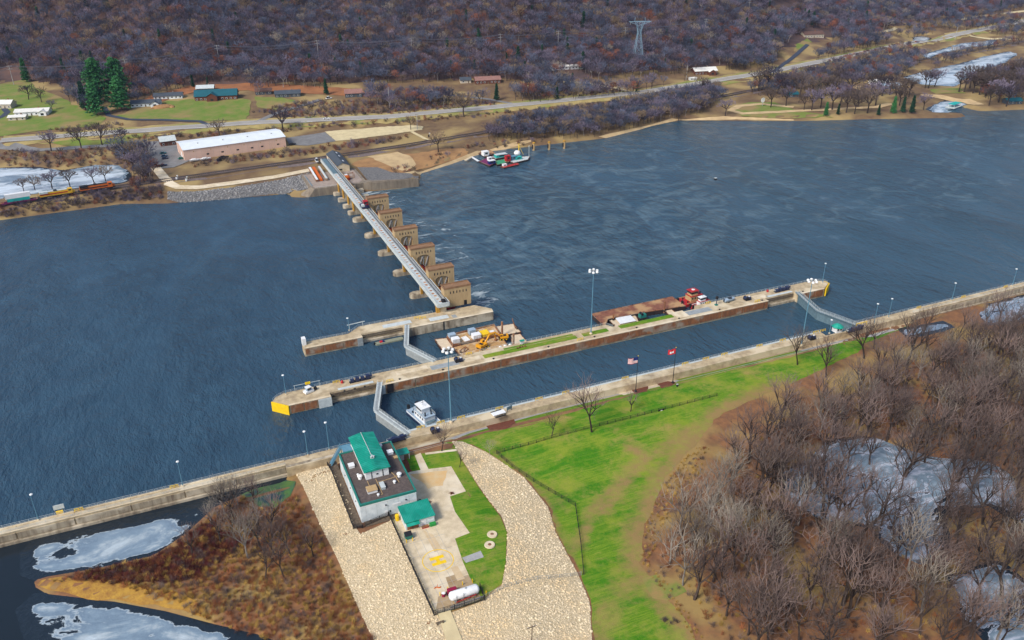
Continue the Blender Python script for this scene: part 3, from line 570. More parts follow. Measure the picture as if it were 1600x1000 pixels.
def machinery(x,y,lab,a=0,L_=8.5):
    t=thing('gate_machinery',lab,'machinery',(x,y,zt+.05),a,'lock gate machines')
    MB().box(-L_/2,L_/2,-.8,.8,0,.25).build('bed_frame',M['black'],t)
    b=MB()
    for k,(w,h) in enumerate(((1.3,1.1),(1.5,1.5),(1.2,1.2),(1.4,1.6))): c=-L_/2+1.1+k*(L_-2.2)/3; b.box(c-.75,c+.75,-w/2,w/2,.25,.25+h)
    b.build('drive_housing',M['navy'],t)
    MB().cyl((L_/2-2,0,1.2),(L_/2+.6,0,1.2),.5,10).build('motor',M['navy'],t)
    MB().cyl((-L_/2-.2,0,.9),(-L_/2+1.4,0,.9),.35,8).build('gear_shaft',M['steel'],t)
    MB().bar((-L_/2,.75,1.3),(L_/2,.75,1.3),.08).bar((-L_/2,.75,.2),(-L_/2,.75,1.3),.08).bar((L_/2,.75,.2),(L_/2,.75,1.3),.08).build('guard_rail',M['steel_lt'],t)
machinery(55.5,282.2,'dark blue gate machine on the upstream end of the middle wall',.02); machinery(261.5,281.6,'dark blue gate machine on the downstream end of the middle wall',.02)
machinery(57,236.9,'dark blue gate machine behind the building beside the near gate leaf',.05,6.5); machinery(263.5,236,'dark blue gate machine beside the teal-roofed kiosk',.05)
def winch(x,y,lab):
    t=thing('tow_winch',lab,'winch',(x,y,zt+.1),0,'winches on the lock walls')
    MB().box(-1.6,1.6,-1.1,1.1,0,.2).build('base',M['black'],t); MB().cyl((-.9,-.9,.9),(-.9,.9,.9),.75,12).build('drum',M['navy'],t)
    for y_ in (-.95,.95): MB().cyl((-.9,y_-.06,.9),(-.9,y_+.06,.9),.95,12).build('flange',M['black'],t)
    MB().box(.2,1.5,-.7,.7,.2,1.4).build('motor_housing',M['navy'],t); MB().box(.5,1.2,-.3,.3,1.4,1.7).build('vent',M['white'],t)
winch(96.3,280.6,'dark blue winch on the middle wall near the excavator barge'); winch(240.3,280.2,'dark blue winch on the middle wall right of the skiff'); winch(71.5,236.6,'dark blue winch on the paving by the white towboat'); winch(241.2,237.4,'dark blue winch on the near wall left of the kiosk')
for i,(x,y,l,w) in enumerate(((76.5,236.9,7,3.4),(247,237,7,3.6))): drape('timber_pad',[(x-l/2,y-w/2),(x+l/2,y-w/2),(x+l/2,y+w/2),(x-l/2,y+w/2)],M['tan' if 0 else 'gravel'],.11,3)

# the dam
dam_g='dam piers with gatehouses'
def windows(b,parent,xs,y,z0,z1,w,mat=None,dep=.12,name='window'):
    for x in xs: MB().box(x-w/2,x+w/2,y-.03,y+dep,z0,z1).build(name,mat or M['glass'],parent)
def dam_pier(y,i,n):
    t=thing('dam_pier',['farthest gatehouse pier beside the red crane','second farthest gatehouse pier of the dam','third farthest gatehouse pier of the dam','third nearest gatehouse pier of the dam','second nearest gatehouse pier of the dam','nearest gatehouse pier standing on the river wall'][i],'dam pier',(98,y,0),0,dam_g)
    base=i<5
    if base:
        nose=[(2.3*math.cos(a),2.3*math.sin(a)) for a in np.linspace(math.pi/2,3*math.pi/2,9)]
        MB().prism([(x+2.2,y_) for x,y_ in nose]+[(26,-2.3),(29,0),(26,2.3)],-3,2.4).build('base',M['conc_face'],t)  # stained concrete darkens the base here, painting in the shade it lies in
        MB().prism([(x*.8+2.3,y_*.8) for x,y_ in nose]+[(4.6,-1.9),(4.6,1.9)],2.4,2.75).build('nose_cap',M['conc_face'],t)
        MB().box(5.5,8.6,-1.7,1.7,2.4,8.0).build('column',M['conc_face'],t)
        for s in (-1,): MB().box(4.9,6.1,s*1.95-.45,s*1.95+.25,2.45,8.0).build('pilaster',M['pier_y'],t)
        MB().box(8.6,9.4,-2.2,2.2,2.4,7.5).build('web_wall',M['conc_face'],t)
    else:
        MB().box(4.2,5.9,-5.6,-4.2,zt,8.0).build('pilaster',M['pier_y'],t); MB().box(5.9,9.0,-5.4,2,zt,8.0).build('column',M['conc'],t)
    z0=2.4 if base else zt; x0,x1=9.4,22.3; yf=-2.3
    # gatehouse shell with an arched niche on its near side
    ax0,ax1,az=12.7,19.3,zt+4.6; mid=(ax0+ax1)/2; ra=(ax1-ax0)/2
    hs=MB().box(x0,x1,yf+.9,2.3,z0,13.6)
    if base:
        hs.box(x0,ax0,yf,yf+.9,z0,13.6).box(ax1,x1,yf,yf+.9,z0,13.6)
        arc=[(mid+ra*math.cos(a),az-.6+ra*.55*math.sin(a)) for a in np.linspace(0,math.pi,11)]
        hs.profile([(ax1,13.6)]+arc+[(ax0,13.6)],'y',yf,yf+.9)
    else: hs.box(x0,x1,yf,yf+.9,z0,13.6)
    h=hs.build('gatehouse',M['house'],t)
    MB().box(x0-.12,x1+.12,yf-.12,2.42,13.6,14.0).build('coping',M['housecap'],h)
    b=MB().box(x0-.12,x1+.12,yf-.12,yf+.18,14.0,14.5).box(x0-.12,x1+.12,2.12,2.42,14.0,14.5).box(x0-.12,x0+.18,yf+.18,2.12,14.0,14.5).box(x1-.18,x1+.12,yf+.18,2.12,14.0,14.5); b.build('parapet',M['housecap'],h)
    for k in range(6): MB().box(12.3+k*1.55-.22,12.3+k*1.55+.22,yf-.05,yf+.06,11.0,12.25).build('window',M['glass'],h)
    MB().box(x0-.06,x1+.06,yf-.07,yf-.005,10.3,10.5).build('string_course',M['housecap'],h) if i==9 else None
    if base:
        b=MB().bar((ax0+.4,yf+.55,z0+.4),(mid-.3,yf+.55,az+.2),.5).bar((mid+.5,yf+.55,z0+.4),(ax1-.5,yf+.55,az+.2),.35); b.build('gate_rack',M['conc_gy'],h)
        MB().bar((mid,yf+.6,z0+.2),(mid,yf+.6,az+.4),.3).build('guide_rail',M['steel'],h)
    else: MB().box(18.8,20.2,yf-.04,yf+.05,z0,z0+2.3).build('door',M['black'],h)
    return t
PY=[470.2,442.0,412.9,383.7,354.6,331.8]
for i,y in enumerate(PY): dam_pier(y,i,6)
for i in range(5):
    y0=PY[i]-2.4; y1=PY[i+1]+2.4
    t=thing('roller_gate',['red roller gate in the farthest gatehouse bay','red roller gate in the second farthest bay','red roller gate in the middle gatehouse bay','red roller gate in the second nearest bay','red roller gate in the bay next to the river wall'][i],'dam gate',(112,(y0+y1)/2,0),0,'roller gates between the gatehouses')
    h=(y0-y1)/2-.15
    MB().cyl((0,-h,2.6),(0,h,2.6),2.5,20).build('drum',M['red'],t,True); MB().profile([(-1.8,.8),(-.4,-.5),(.6,-1.6),(-.2,-1.6)],'y',-h,h).build('apron',M['rust'],t)
    for s in (-1,1): MB().cyl((0,s*(h-.6),2.6),(0,s*(h-.2),2.6),2.75,20).build('end_ring',M['black'],t)
# tainter gate piers on the far side
TY=[483.5,496.8,510.2,523.5]
for i,y in enumerate(TY):
    t=thing('gate_pier',['low bridge pier next to the farthest gatehouse','second low bridge pier past the gatehouses','third low bridge pier past the gatehouses','low bridge pier nearest the far abutment'][i],'dam pier',(98,y,0),0,'low piers under the far bridge spans')
    nose=[(1.6*math.cos(a)+1.7,1.6*math.sin(a)) for a in np.linspace(math.pi/2,3*math.pi/2,7)]
    MB().prism(nose+[(20,-1.6),(20,1.6)],-3,2.6).build('base',M['conc_face'],t)
    MB().box(4.2,8.6,-1.2,1.2,2.6,8.0).build('column',M['conc_face'],t); MB().box(3.6,4.2,-1.4,1.4,2.6,8).build('pilaster',M['pier_y'],t); MB().box(8.6,15,-1.2,1.2,2.6,5.2).build('rear_wall',M['conc_face'],t)
    t2=thing('tainter_gate',['curved steel gate in the bay next to the farthest gatehouse','curved steel gate in the second low bay','curved steel gate in the third low bay','curved steel gate nearest the far abutment'][i],'dam gate',(104,y-6.6,0),0,'curved gates in the far bays')
    MB().profile([(9+3*math.cos(a)*-1,.5+3.2*math.sin(a)) for a in np.linspace(-.9,1.0,8)]+[(9.35-3*math.cos(a),.5+3.2*math.sin(a)) for a in np.linspace(1.0,-.9,8)],'y',-4.9,4.9).build('skin',M['steel'],t2)
    for s in (-4,4): MB().bar((7,s,1.2),(13,s,2.6),.3).build('arm',M['steel'],t2)
# service bridge
br=thing('service_bridge','long pale steel service bridge running along the dam to the far bank','bridge',(102,322,0))
def brp(mb,name,mat): return link(name,mb.mesh(name,mat),br,(-102,-322,0))
y0,y1=324.2,578; zd=9.8
brp(MB().box(102.3,108.0,y0,y1,zd-.35,zd),'deck',M['steel'])
for x in (102.1,107.9): brp(MB().box(x-.18,x+.18,y0,y1,8.05,zd+.12),'girder',M['steel_lt'])
brp(MB().box(102.3,107.7,y0-.3,y0,7.9,zd+.1),'end_beam',M['steel_lt'])
brp(MB().box(102.5,105.1,y0,540,zd+.004,zd+.09),'walking_lane',M['steel_lt'])
brp(MB().box(102.5,105.6,540.2,y1,zd+.01,zd+.3),'covered_lane',M['steel_bl'])
brp(MB().box(105.8,106.0,y0,y1,zd+.004,zd+.18).box(107.3,107.5,y0,y1,zd+.004,zd+.18),'crane_rail',M['black'])
M['plank']=pm('faded_red_plank',(.36,.15,.08),(.46,.27,.14),.4,.9,rnd=.35)
pk=MB().box(-.6,.6,-.5,.5,0,.07).mesh('deck_plate',M['plank'])
k=0; y=y0+2
while y<538:
    link('deck_plate',pk,br,(104.0-102+random.uniform(-.25,.25),y-322,zd+.095),random.uniform(-.2,.2),(1,random.uniform(.7,1.9),1)); y+=random.uniform(2.6,4.6)
railing([(.2,y0-322,zd+.1),(.2,y1-322,zd+.1)],br,step=3,rails=(1.05,.55)); railing([(5.9,y0-322,zd+.1),(5.9,y1-322,zd+.1)],br,step=3,rails=(1.05,.55),mat=M['pier_y'])
brp(MB().box(104.5,106.3,y0+.3,y0+2,zd+.1,zd+1.2),'control_cabinet',M['black'])
for i,(a,c) in enumerate(zip([y0]+[p for p in reversed(PY[:5])]+TY,[p for p in reversed(PY[:5])]+TY+[530])):
    for x in (103.4,106.4): brp(MB().box(x-.15,x+.15,a+.8,c-.8,8.1,zd-.36),'floor_beam',M['steel'])
# maintenance crane on the bridge
t=thing('maintenance_crane','red and dark blue crane parked on the service bridge','crane',(105.0,466,zd+.15))
MB().box(-2.3,2.3,-3.2,3.2,.5,1.3).build('chassis',M['navy'],t); [MB().cyl((x-.2,y_,.45),(x+.2,y_,.45),.42,12).build('wheel',M['black'],t) for x in (-2,2) for y_ in (-2.2,0,2.2)]
c=MB().box(-.4,2.1,-.6,2.8,1.3,3.6).build('cab',M['red'],t); MB().box(-.46,-.4,.2,1.6,2.3,3.3).build('window',M['glass'],c); MB().box(-.2,1.9,-.66,-.6,2.3,3.3).build('window',M['glass'],c)
MB().box(-2.2,-.6,-2.9,-.2,1.3,2.4).build('winch_housing',M['steel_lt'],t); MB().bar((.6,-1,2.2),(-1.2,-8.5,3.8),.5,.6).build('boom',M['navy'],t); MB().box(-2.2,-.5,.4,2.4,1.3,2.0).build('counterweight',M['navy'],t)
# ------------------------------------------------------------------ vegetation
def bark(name,c1,c2,rnd=.3): return pm(name,c1,c2,.6,.95,rnd=rnd,spec=.1)
M['bark']=bark('grey_bark',(.075,.055,.045),(.04,.03,.026)); M['bark_p']=bark('pale_bark',(.30,.27,.24),(.17,.15,.13))
M['twig_m']=bark('mauve_twigs',(.20,.145,.125),(.11,.078,.07),.42); M['twig_p']=bark('pale_twigs',(.30,.26,.21),(.19,.16,.13),.3); M['twig_d']=bark('dark_twigs',(.13,.10,.085),(.075,.055,.05),.3)
M['twig_v']=bark('violet_grey_twigs',(.175,.145,.185),(.065,.053,.078),.62); M['twig_r']=bark('russet_leaves',(.25,.095,.055),(.15,.06,.042),.4); M['twig_o']=bark('orange_scrub',(.34,.13,.05),(.21,.08,.04),.4); M['twig_k']=bark('dark_red_scrub',(.16,.04,.035),(.09,.025,.025),.35); M['twig_g']=bark('golden_grass',(.50,.33,.09),(.36,.22,.06),.3); M['twig_b']=bark('blue_grey_twigs',(.115,.13,.18),(.048,.055,.085),.55); M['twig_t']=bark('tan_twigs',(.26,.19,.12),(.16,.11,.07),.3)
M['needle']=pm('green_needles',(.06,.23,.06),(.025,.12,.04),.8,.9,rnd=.25); M['needle_d']=pm('dark_needles',(.02,.075,.03),(.012,.045,.024),.8,.9,rnd=.25)
def tube(b,p,q,r0,r1,n):
    b.cyl(p,q,r0,n,r1,cap=False)
def bare_tree(seed,H,width,levels=5,kids=(4,3,3,3,3),rt=.02,rmin=.03,split=2,clear=.26,up=.35):
    rs=random.Random(seed); T=MB(); C=MB()
    def grow(p,d,L,r,lev):
        n=2 if lev<3 else 1; q=p
        for k in range(n):
            dd=(d+Vector((rs.uniform(-1,1),rs.uniform(-1,1),rs.uniform(-.3,.6)))*.14).normalized(); e=q+dd*(L/n)
            r1=r*(1-.28*(k+1)/n); tube(T if lev<=split else C,q,e,r*(1-.28*k/n),r1 if lev<levels else rmin*.35,5 if lev<2 else (4 if lev<3 else 3)); q=e; d=dd
            if lev<levels and lev>0 and k<n-1:
                side(q,d,L*.62,r1*.55,lev+1)
        if lev>=levels: return
        m=kids[min(lev,len(kids)-1)]
        ph=rs.uniform(0,6.3)
        for i in range(m):
            a=ph+i*6.283/m+rs.uniform(-.5,.5); t=rs.uniform(.35,.95)*(width if lev<2 else 1)
            ax=d.orthogonal().normalized(); bx=d.cross(ax)
            nd=(d*math.cos(t)+(ax*math.cos(a)+bx*math.sin(a))*math.sin(t)+Vector((0,0,up*.5))).normalized()
            grow(q,nd,L*rs.uniform(.58,.84),max(rmin,r*.62),lev+1)
    def side(q,d,L,r,lev):
        ax=d.orthogonal().normalized(); a=rs.uniform(0,6.3); bx=d.cross(ax)
        nd=(d*.6+(ax*math.cos(a)+bx*math.sin(a))*.8+Vector((0,0,.15))).normalized(); grow(q,nd,L,max(rmin,r),lev)
    h0=H*clear; lean=Vector((rs.uniform(-.1,.1),rs.uniform(-.1,.1),1)).normalized()
    grow(Vector((0,0,-.3)),lean,h0,H*rt,0)
    zz=max(v[2] for v in C.v); k=H/zz
    for b in (T,C): b.v=[(x*k,y*k,z*k) for x,y,z in b.v]
    return T,C
def mk(b,name,mat):
    me=bpy.data.meshes.new(name); me.from_pydata(b.v,[],b.f); me.materials.append(mat); return me
NEAR=[]
for i in range(9):
    T,C=bare_tree(100+i,20,.72+.15*(i%3),5,(4,3,3,2,2),.016,.022,clear=.22+.05*(i%3),up=.75)
    km=[('bark','twig_m'),('bark','twig_d'),('bark_p','twig_p')][0 if i<5 else (1 if i<7 else 2)]
    NEAR.append((mk(T,'trunk',M[km[0]]),mk(C,'crown',M[km[1]])))
FAR=[]   # coarser trees for the far bank, 16 m
for i in range(4):
    T,C=bare_tree(300+i,16,1.15,4,(4,3,4,4),.018,.075,clear=.22); FAR.append((mk(T,'trunk',M['bark']),mk(C,'crown',M[('twig_v','twig_d','twig_t','twig_v')[i]])))
def conifer(seed,H,wid,shape=1.0,nb=120,per=9,tuft=.7):
    rs=random.Random(seed); T=MB(); C=MB(); T.cyl((0,0,-.3),(0,0,H*.97),H*.016,6,.04)
    for i in range(nb):
        h=H*(.1+.9*(i+rs.random())/nb); k=(1-(h/H))**shape; L=wid*(.12+k)*rs.uniform(.7,1.15); a=i*2.4+rs.uniform(-.4,.4); dr=Vector((math.cos(a),math.sin(a),rs.uniform(-.25,.2)))
        T.cyl((0,0,h),Vector((0,0,h))+dr*L,.05,3,.015)
        for j in range(per):
            t=(j+.6)/per; p=Vector((0,0,h))+dr*(L*t)+Vector((rs.uniform(-1,1),rs.uniform(-1,1),rs.uniform(-.6,.4)))*tuft*.5
            for q in range(2):
                u=Vector((rs.uniform(-1,1),rs.uniform(-1,1),rs.uniform(-.5,.5))).normalized()*tuft; w=u.cross(Vector((rs.uniform(-1,1),rs.uniform(-1,1),rs.uniform(-1,1)))).normalized()*tuft*.6
                C.add([p-u*.5-w*.4,p+u*.6,p-u*.3+w*.6],[(0,1,2)])
    return T,C
PINE=[]
for i,(wd_,shp,m) in enumerate(((7.5,.55,'needle'),(6.0,.6,'needle'),(3.6,.95,'needle_d'),(4.2,.9,'needle'))):
    T,C=conifer(500+i,20,wd_,shp,150,12,1.3); PINE.append((mk(T,'trunk',M['bark']),mk(C,'crown',M[m])))
def tree(pool,i,x,y,z,H,base,label,cat='tree',name='bare_tree',group=None,rz=None):
    t=thing(name,label,cat,(x,y,z-.1),random.uniform(0,6.28) if rz is None else rz,group,H/base)
    link('trunk',pool[i][0],t); link('crown',pool[i][1],t); return t
# scatter many small things as one object through geometry nodes
def scatter(name,label,cat,pts,meshes,smin=.8,smax=1.2,tilt=0.,parent=None,weights=None):
    srcs=[]
    for i,me in enumerate(meshes):
        o=bpy.data.objects.new(name+'_source',me); srcs.append(o)
    me=bpy.data.meshes.new(name); me.from_pydata([tuple(p[:3]) for p in pts],[],[])
    n=len(pts); A=me.attributes
    A.new('sc','FLOAT','POINT').data.foreach_set('value',[(p[3] if len(p)>3 else 1)*random.uniform(smin,smax) for p in pts])
    rot=[]
    for p in pts: rot+=[random.uniform(-tilt,tilt),random.uniform(-tilt,tilt),random.uniform(0,6.28)]
    A.new('rt','FLOAT_VECTOR','POINT').data.foreach_set('vector',rot)
    A.new('vi','INT','POINT').data.foreach_set('value',random.choices(range(len(meshes)),weights=weights,k=n) if not (pts and len(pts[0])>4) else [p[4] for p in pts])
    ob=link(name,me,parent); tag(ob,label,cat,kind='stuff')
    ng=bpy.data.node_groups.new(name,'GeometryNodeTree'); ng.interface.new_socket('Geometry',in_out='INPUT',socket_type='NodeSocketGeometry'); ng.interface.new_socket('Geometry',in_out='OUTPUT',socket_type='NodeSocketGeometry')
    N=ng.nodes;L=ng.links; gi=N.new('NodeGroupInput'); go=N.new('NodeGroupOutput'); jn=N.new('GeometryNodeJoinGeometry')
    def attr(nm,ty): a=N.new('GeometryNodeInputNamedAttribute'); a.data_type=ty; a.inputs[0].default_value=nm; return a.outputs[0]
    s_=attr('sc','FLOAT'); r_=attr('rt','FLOAT_VECTOR'); v_=attr('vi','INT')
    for i,o in enumerate(srcs):
        oi=N.new('GeometryNodeObjectInfo'); oi.inputs['Object'].default_value=o; oi.inputs['As Instance'].default_value=True
        cp=N.new('FunctionNodeCompare'); cp.data_type='INT'; cp.operation='EQUAL'; L.new(v_,cp.inputs[2]); cp.inputs[3].default_value=i
        ip=N.new('GeometryNodeInstanceOnPoints'); L.new(gi.outputs[0],ip.inputs['Points']); L.new(cp.outputs[0],ip.inputs['Selection']); L.new(oi.outputs['Geometry'],ip.inputs['Instance'])
        L.new(r_,ip.inputs['Rotation']); L.new(s_,ip.inputs['Scale']); L.new(ip.outputs[0],jn.inputs[0])
    L.new(jn.outputs[0],go.inputs[0]); md=ob.modifiers.new('scatter','NODES'); md.node_group=ng
    return ob
def spread(poly,d,jit=.45,avoid=(),margin=0,seed=1):
    r=np.random.default_rng(seed); P=np.array(poly); gx=np.arange(P[:,0].min(),P[:,0].max(),d); gy=np.arange(P[:,1].min(),P[:,1].max(),d)
    if not len(gx) or not len(gy): return []
    g=np.stack(np.meshgrid(gx,gy,indexing='ij'),-1).reshape(-1,2); g=g+r.uniform(-jit*d,jit*d,g.shape); k=inside(g,poly)
    for a in avoid: k&=sdist(g,a)>margin
    return [(x,y,ht(x,y)) for x,y in g[k]]
def in_view(x,y,z,m=60):
    a,b_=S(x,y,z); return -m<a<1600+m and -m-40<b_<1000+m

# --- riprap
def rock(seed):
    rs=random.Random(seed); bm=bmesh.new(); bmesh.ops.create_icosphere(bm,subdivisions=1,radius=.5)
    for v in bm.verts: v.co=Vector((v.co.x*rs.uniform(.7,1.25),v.co.y*rs.uniform(.7,1.15),v.co.z*rs.uniform(.5,.9)))
    me=bpy.data.meshes.new('stone'); bm.to_mesh(me); bm.free(); return me
M['stone']=pm('limestone_riprap',(.72,.60,.41),(.58,.47,.30),1.2,.95,rnd=.2,c3=(.66,.50,.29),s3=.10); M['stone_g']=pm('grey_riprap',(.27,.26,.25),(.17,.165,.16),1.2,.95,rnd=.4)
M['ripbed']=pm('riprap_bed',(.60,.48,.31),(.40,.31,.18),1.6,.95,.3,2); M['ripbed_g']=pm('grey_riprap_bed',(.20,.19,.18),(.10,.10,.10),.8,.95,.3,2)
rocks=[rock(i) for i in range(4)]; [me.materials.append(M['stone']) for me in rocks]; rocks_g=[rock(10+i) for i in range(3)]; [me.materials.append(M['stone_g']) for me in rocks_g]
RIP=[[(462,740),(512,712),(524,735),(545,785),(553,820),(563,835),(600,818),(614,812),(640,865),(682,958),(700,960),(715,1015),(590,1015),(560,950),(530,880),(505,830),(480,775)],
     [(706,690),(722,690),(760,707),(820,747),(856,792),(868,832),(903,897),(921,940),(926,1015),(722,1015),(704,958),(752,940),(784,915),(791,880),(793,832),(783,806),(748,760),(722,718)]]
for i,px in enumerate(RIP):
    pg=g2(px); drape('riprap_bed',pg,M['ripbed'],.10,3)
    pts=[(x,y,z+.06,random.choice((.26,.3,.35,.4,.47,.56,.8))) for x,y,z in spread(pg,.5,seed=20+i)]
    scatter('riprap_stones',['pale limestone riprap between the building and the red scrub','pale limestone riprap strip curving down beside the lawn'][i],'riprap',pts,rocks,.8,1.2,.6)
px=[(262,300),(300,300),(360,294),(440,281),(484,270),(500,292),(470,298),(430,303),(380,309),(320,316),(285,318),(262,312)]; pg=g2(px); drape('riprap_bed',pg,M['ripbed_g'],.2,5)
scatter('riprap_stones','grey riprap on the far bank below the access road','riprap',[(x,y,z+.2,1.3) for x,y,z in spread(pg,1.4,seed=31)],rocks_g,.7,1.4,.6)
px=[(558,262),(590,262),(612,270),(655,276),(652,281),(592,287),(575,283)]; pg=g2(px); drape('riprap_bed',pg,M['ripbed_g'],.35,5)

# --- hill forest
_hf=[]; _r=np.random.default_rng(5)
def forest_pts(d,ulo,uhi,off0,off1):
    out=[]
    x=ulo
    while x<uhi:
        hb=float(pl(HB,x)); y=hb+off0
        while y<hb+off1:
            X=x+_r.uniform(-.5,.5)*d; Y=y+_r.uniform(-.5,.5)*d; Z=ht(X,Y)
            if in_view(X,Y,Z+6,30): out.append((X,Y,Z))
            y+=d
        x+=d
    return out
CLEAR=[g2(q) for q in ([(-20,112),(30,110),(95,150),(130,172),(160,185),(-20,216)],[(200,175),(262,150),(300,130),(380,128),(400,150),(470,138),(575,138),(580,160),(470,172),(395,190),(200,190)],[(690,150),(720,128),(775,126),(800,150),(800,165)],[(865,130),(890,110),(910,118),(1000,145),(960,142)],[(1085,118),(1120,103),(1160,116),(1200,118),(1100,132)],[(1205,112),(1235,62),(1262,44),(1298,46),(1302,76),(1262,100)],[(1365,55),(1400,42),(1440,50),(1425,68),(1372,60)],[(1196,8),(1240,2),(1260,14),(1220,30)])]
fp=forest_pts(6.3,-260,1750,-22,560)
for _i,_q in enumerate(([(395,150),(480,135),(560,140),(640,150),(700,158),(690,165),(600,160),(520,162)],[(560,160),(700,158),(800,155),(830,158),(700,168),(610,172)],[(795,150),(850,128),(880,128),(960,142),(1000,138),(1070,128),(1080,122),(1000,146),(870,160),(820,160)],[(205,150),(260,140),(300,132),(300,142),(230,156),(210,168)],[(95,145),(130,130),(150,150),(135,178),(120,172)],[(1120,112),(1200,92),(1300,72),(1420,42),(1440,48),(1370,75),(1280,94),(1200,108)],[(178,242),(236,236),(244,280),(228,290),(207,268),(190,252)])):
    fp+=[q for q in spread(g2(_q),(6.5,6.5,6.5,6.5,6.5,6.5,7)[_i],seed=90+_i)]
cl=np.array([(p[0],p[1]) for p in fp]); keep=np.ones(len(fp),bool)
for c in CLEAR: keep&=~inside(cl,c)
fp=[p for p,k in zip(fp,keep) if k]
nz=fnoise([(p[0],p[1]) for p in fp],60,6); nz2=fnoise([(p[0],p[1]) for p in fp],25,7)
fm=[]
for i,m in enumerate(('twig_v','twig_v','twig_b','twig_b','twig_r','twig_t','twig_p')):
    T,C=bare_tree(400+i,14,1.15,3,(5,4,5),.014,.085,split=1,clear=.3); o=len(T.v); b=MB(); b.add(C.v,C.f); me=mk(b,'hill_tree',M[m]); 
    b.add(T.v,T.f); me=bpy.data.meshes.new('hill_tree'); me.from_pydata(b.v,[],b.f); me.materials.append(M[m]); me.materials.append(M['bark_p' if i in(1,6) else 'bark'])
    for k,pg in enumerate(me.polygons): pg.material_index=0 if k<len(C.f) else 1
    fm.append(me)
PT,PC=conifer(560,14,3.2,.9,40,8,1.2); me=mk(PC,'hill_cedar',M['needle_d']); fm.append(me)
pts=[]
for p,a,b2 in zip(fp,nz,nz2):
    if b2>.42 and p[2]>30 and _r.random()<.6: continue
    low=p[2]<34; r=_r.random()
    if low and r<.04+.22*max(0,a+.1): v=4
    elif r<.015+.12*max(0,b2): v=4
    elif r<.12: v=5
    elif r<.145: v=6
    elif r>.985: v=7
    else: v=int(_r.choice([0,1,2,3],p=[.32,.28,.2,.2] if a>-.05 else [.18,.15,.37,.3]))
    pts.append((*p,_r.uniform(.62,1.0)*(1.12+.5*b2),v))
scatter('hill_forest','bare purple-grey wood covering the bluff across the river','forest',pts,fm,1,1,.06)
# hillside leaf litter and brush line: low shrubs of the far bank
def bush(seed,H,n,w,mat,spreadk=.9,nl=3):
    rs=random.Random(seed); C=MB()
    for i in range(n):
        a=rs.uniform(0,6.28); t=rs.uniform(.05,spreadk); L=H*rs.uniform(.55,1.05); p=Vector((rs.uniform(-.25,.25)*H,rs.uniform(-.25,.25)*H,-.1)); d=Vector((math.cos(a)*math.sin(t),math.sin(a)*math.sin(t),math.cos(t)))
        q=p+d*L*.55; C.cyl(p,q,w,3,w*.7,cap=False)
        for k in range(nl):
            e=(d+Vector((rs.uniform(-1,1),rs.uniform(-1,1),rs.uniform(-.3,.8)))*.6).normalized(); C.cyl(q,q+e*L*.5,w*.7,3,w*.2,cap=False)
    return mk(C,'shrub',M[mat])
FB=[bush(1,3.2,22,.06,'twig_v',1.1,4),bush(2,2.6,22,.06,'twig_r',1.1,4),bush(3,3.0,22,.06,'twig_d',1.1,4),bush(4,2.2,24,.06,'twig_t',1.1,4)]
def brush(label,pxs,d,sc=1.,w=None,seed=3,name='brush'):
    pts=[]
    for i,px in enumerate(pxs): pts+=[(x,y,z,sc) for x,y,z in spread(g2(px),d,seed=seed+i)]
    return scatter(name,label,'brush',pts,FB,.6,1.3,.1,weights=w)
brush('dark brush along the slopes of the far highway',[[(200,213),(390,201),(390,207),(340,213),(200,222)],[(405,199),(600,189),(800,173),(960,157),(990,160),(900,168),(800,178),(640,193),(480,204),(400,211)],[(395,176),(470,158),(560,158),(640,164),(690,168),(640,178),(460,186)],[(640,150),(760,160),(790,163),(700,172),(600,175)],[(70,204),(190,192),(200,196),(110,208)],[(800,152),(900,133),(1000,143),(900,152)],[(1290,95),(1410,66),(1440,66),(1400,82),(1300,103)]],4.2,1.0,(3,2,3,1))
brush('red-brown scrub between the railway and the far lagoon',[[(0,232),(70,238),(140,233),(225,229),(240,262),(245,290),(205,292),(205,270),(180,255),(100,262),(0,258)],[(300,255),(420,238),(480,232),(560,222),(640,212),(640,218),(480,243),(300,262)]],4.6,1.1,(3,3,2,2))
brush('grey brush on the railway bank above the water at the left edge',[[(0,322),(180,299),(250,290),(262,312),(190,315),(0,343)]],2.6,1.0,(4,1,3,1))
brush('bare brush on the sandy bank beside the moored work boats',[[(600,262),(640,262),(660,266),(620,274)],[(668,245),(700,238),(705,250),(680,258)],[(700,232),(760,222),(850,216),(850,222),(760,236)]],5,1.0,(2,1,1,3))
# wooded strip on the far shore: one mass of thin trees
SH=g2([(752,222),(770,205),(800,196),(860,186),(940,178),(1000,160),(1060,150),(1120,142),(1130,158),(1095,178),(1040,188),(1010,198),(930,216),(850,218)])
pts=[(x,y,z,random.uniform(.6,.95),random.choice((0,0,1,2,3,3,5))) for x,y,z in spread(SH,4.3,seed=41)]
scatter('shore_thicket','dense strip of thin bare trees between the railway and the far shore','thicket',pts,fm,1,1,.08)
R1=g2([(1160,145),(1250,118),(1330,100),(1420,82),(1450,95),(1400,125),(1340,130),(1290,140),(1200,150)]); R2=g2([(1450,100),(1520,78),(1600,62),(1600,70),(1530,85),(1460,108)]); R3=g2([(1370,58),(1500,24),(1600,8),(1600,14),(1545,28),(1600,30),(1600,55),(1560,58),(1540,48),(1470,48)])
R4=g2([(1575,110),(1605,95),(1605,165),(1560,160),(1525,150),(1520,128)])
pts=[]
for i,q in enumerate((R1,R2,R3,R4)): pts+=[(x,y,z,random.uniform(.55,.95),random.choice((0,1,2,3,3,2,4,5))) for x,y,z in spread(q,(6.5,8,8,7)[i],seed=51+i)]
scatter('valley_thicket','bare trees between the highway, the railway and the frozen ponds at the upper right','thicket',pts,fm,1,1,.08)

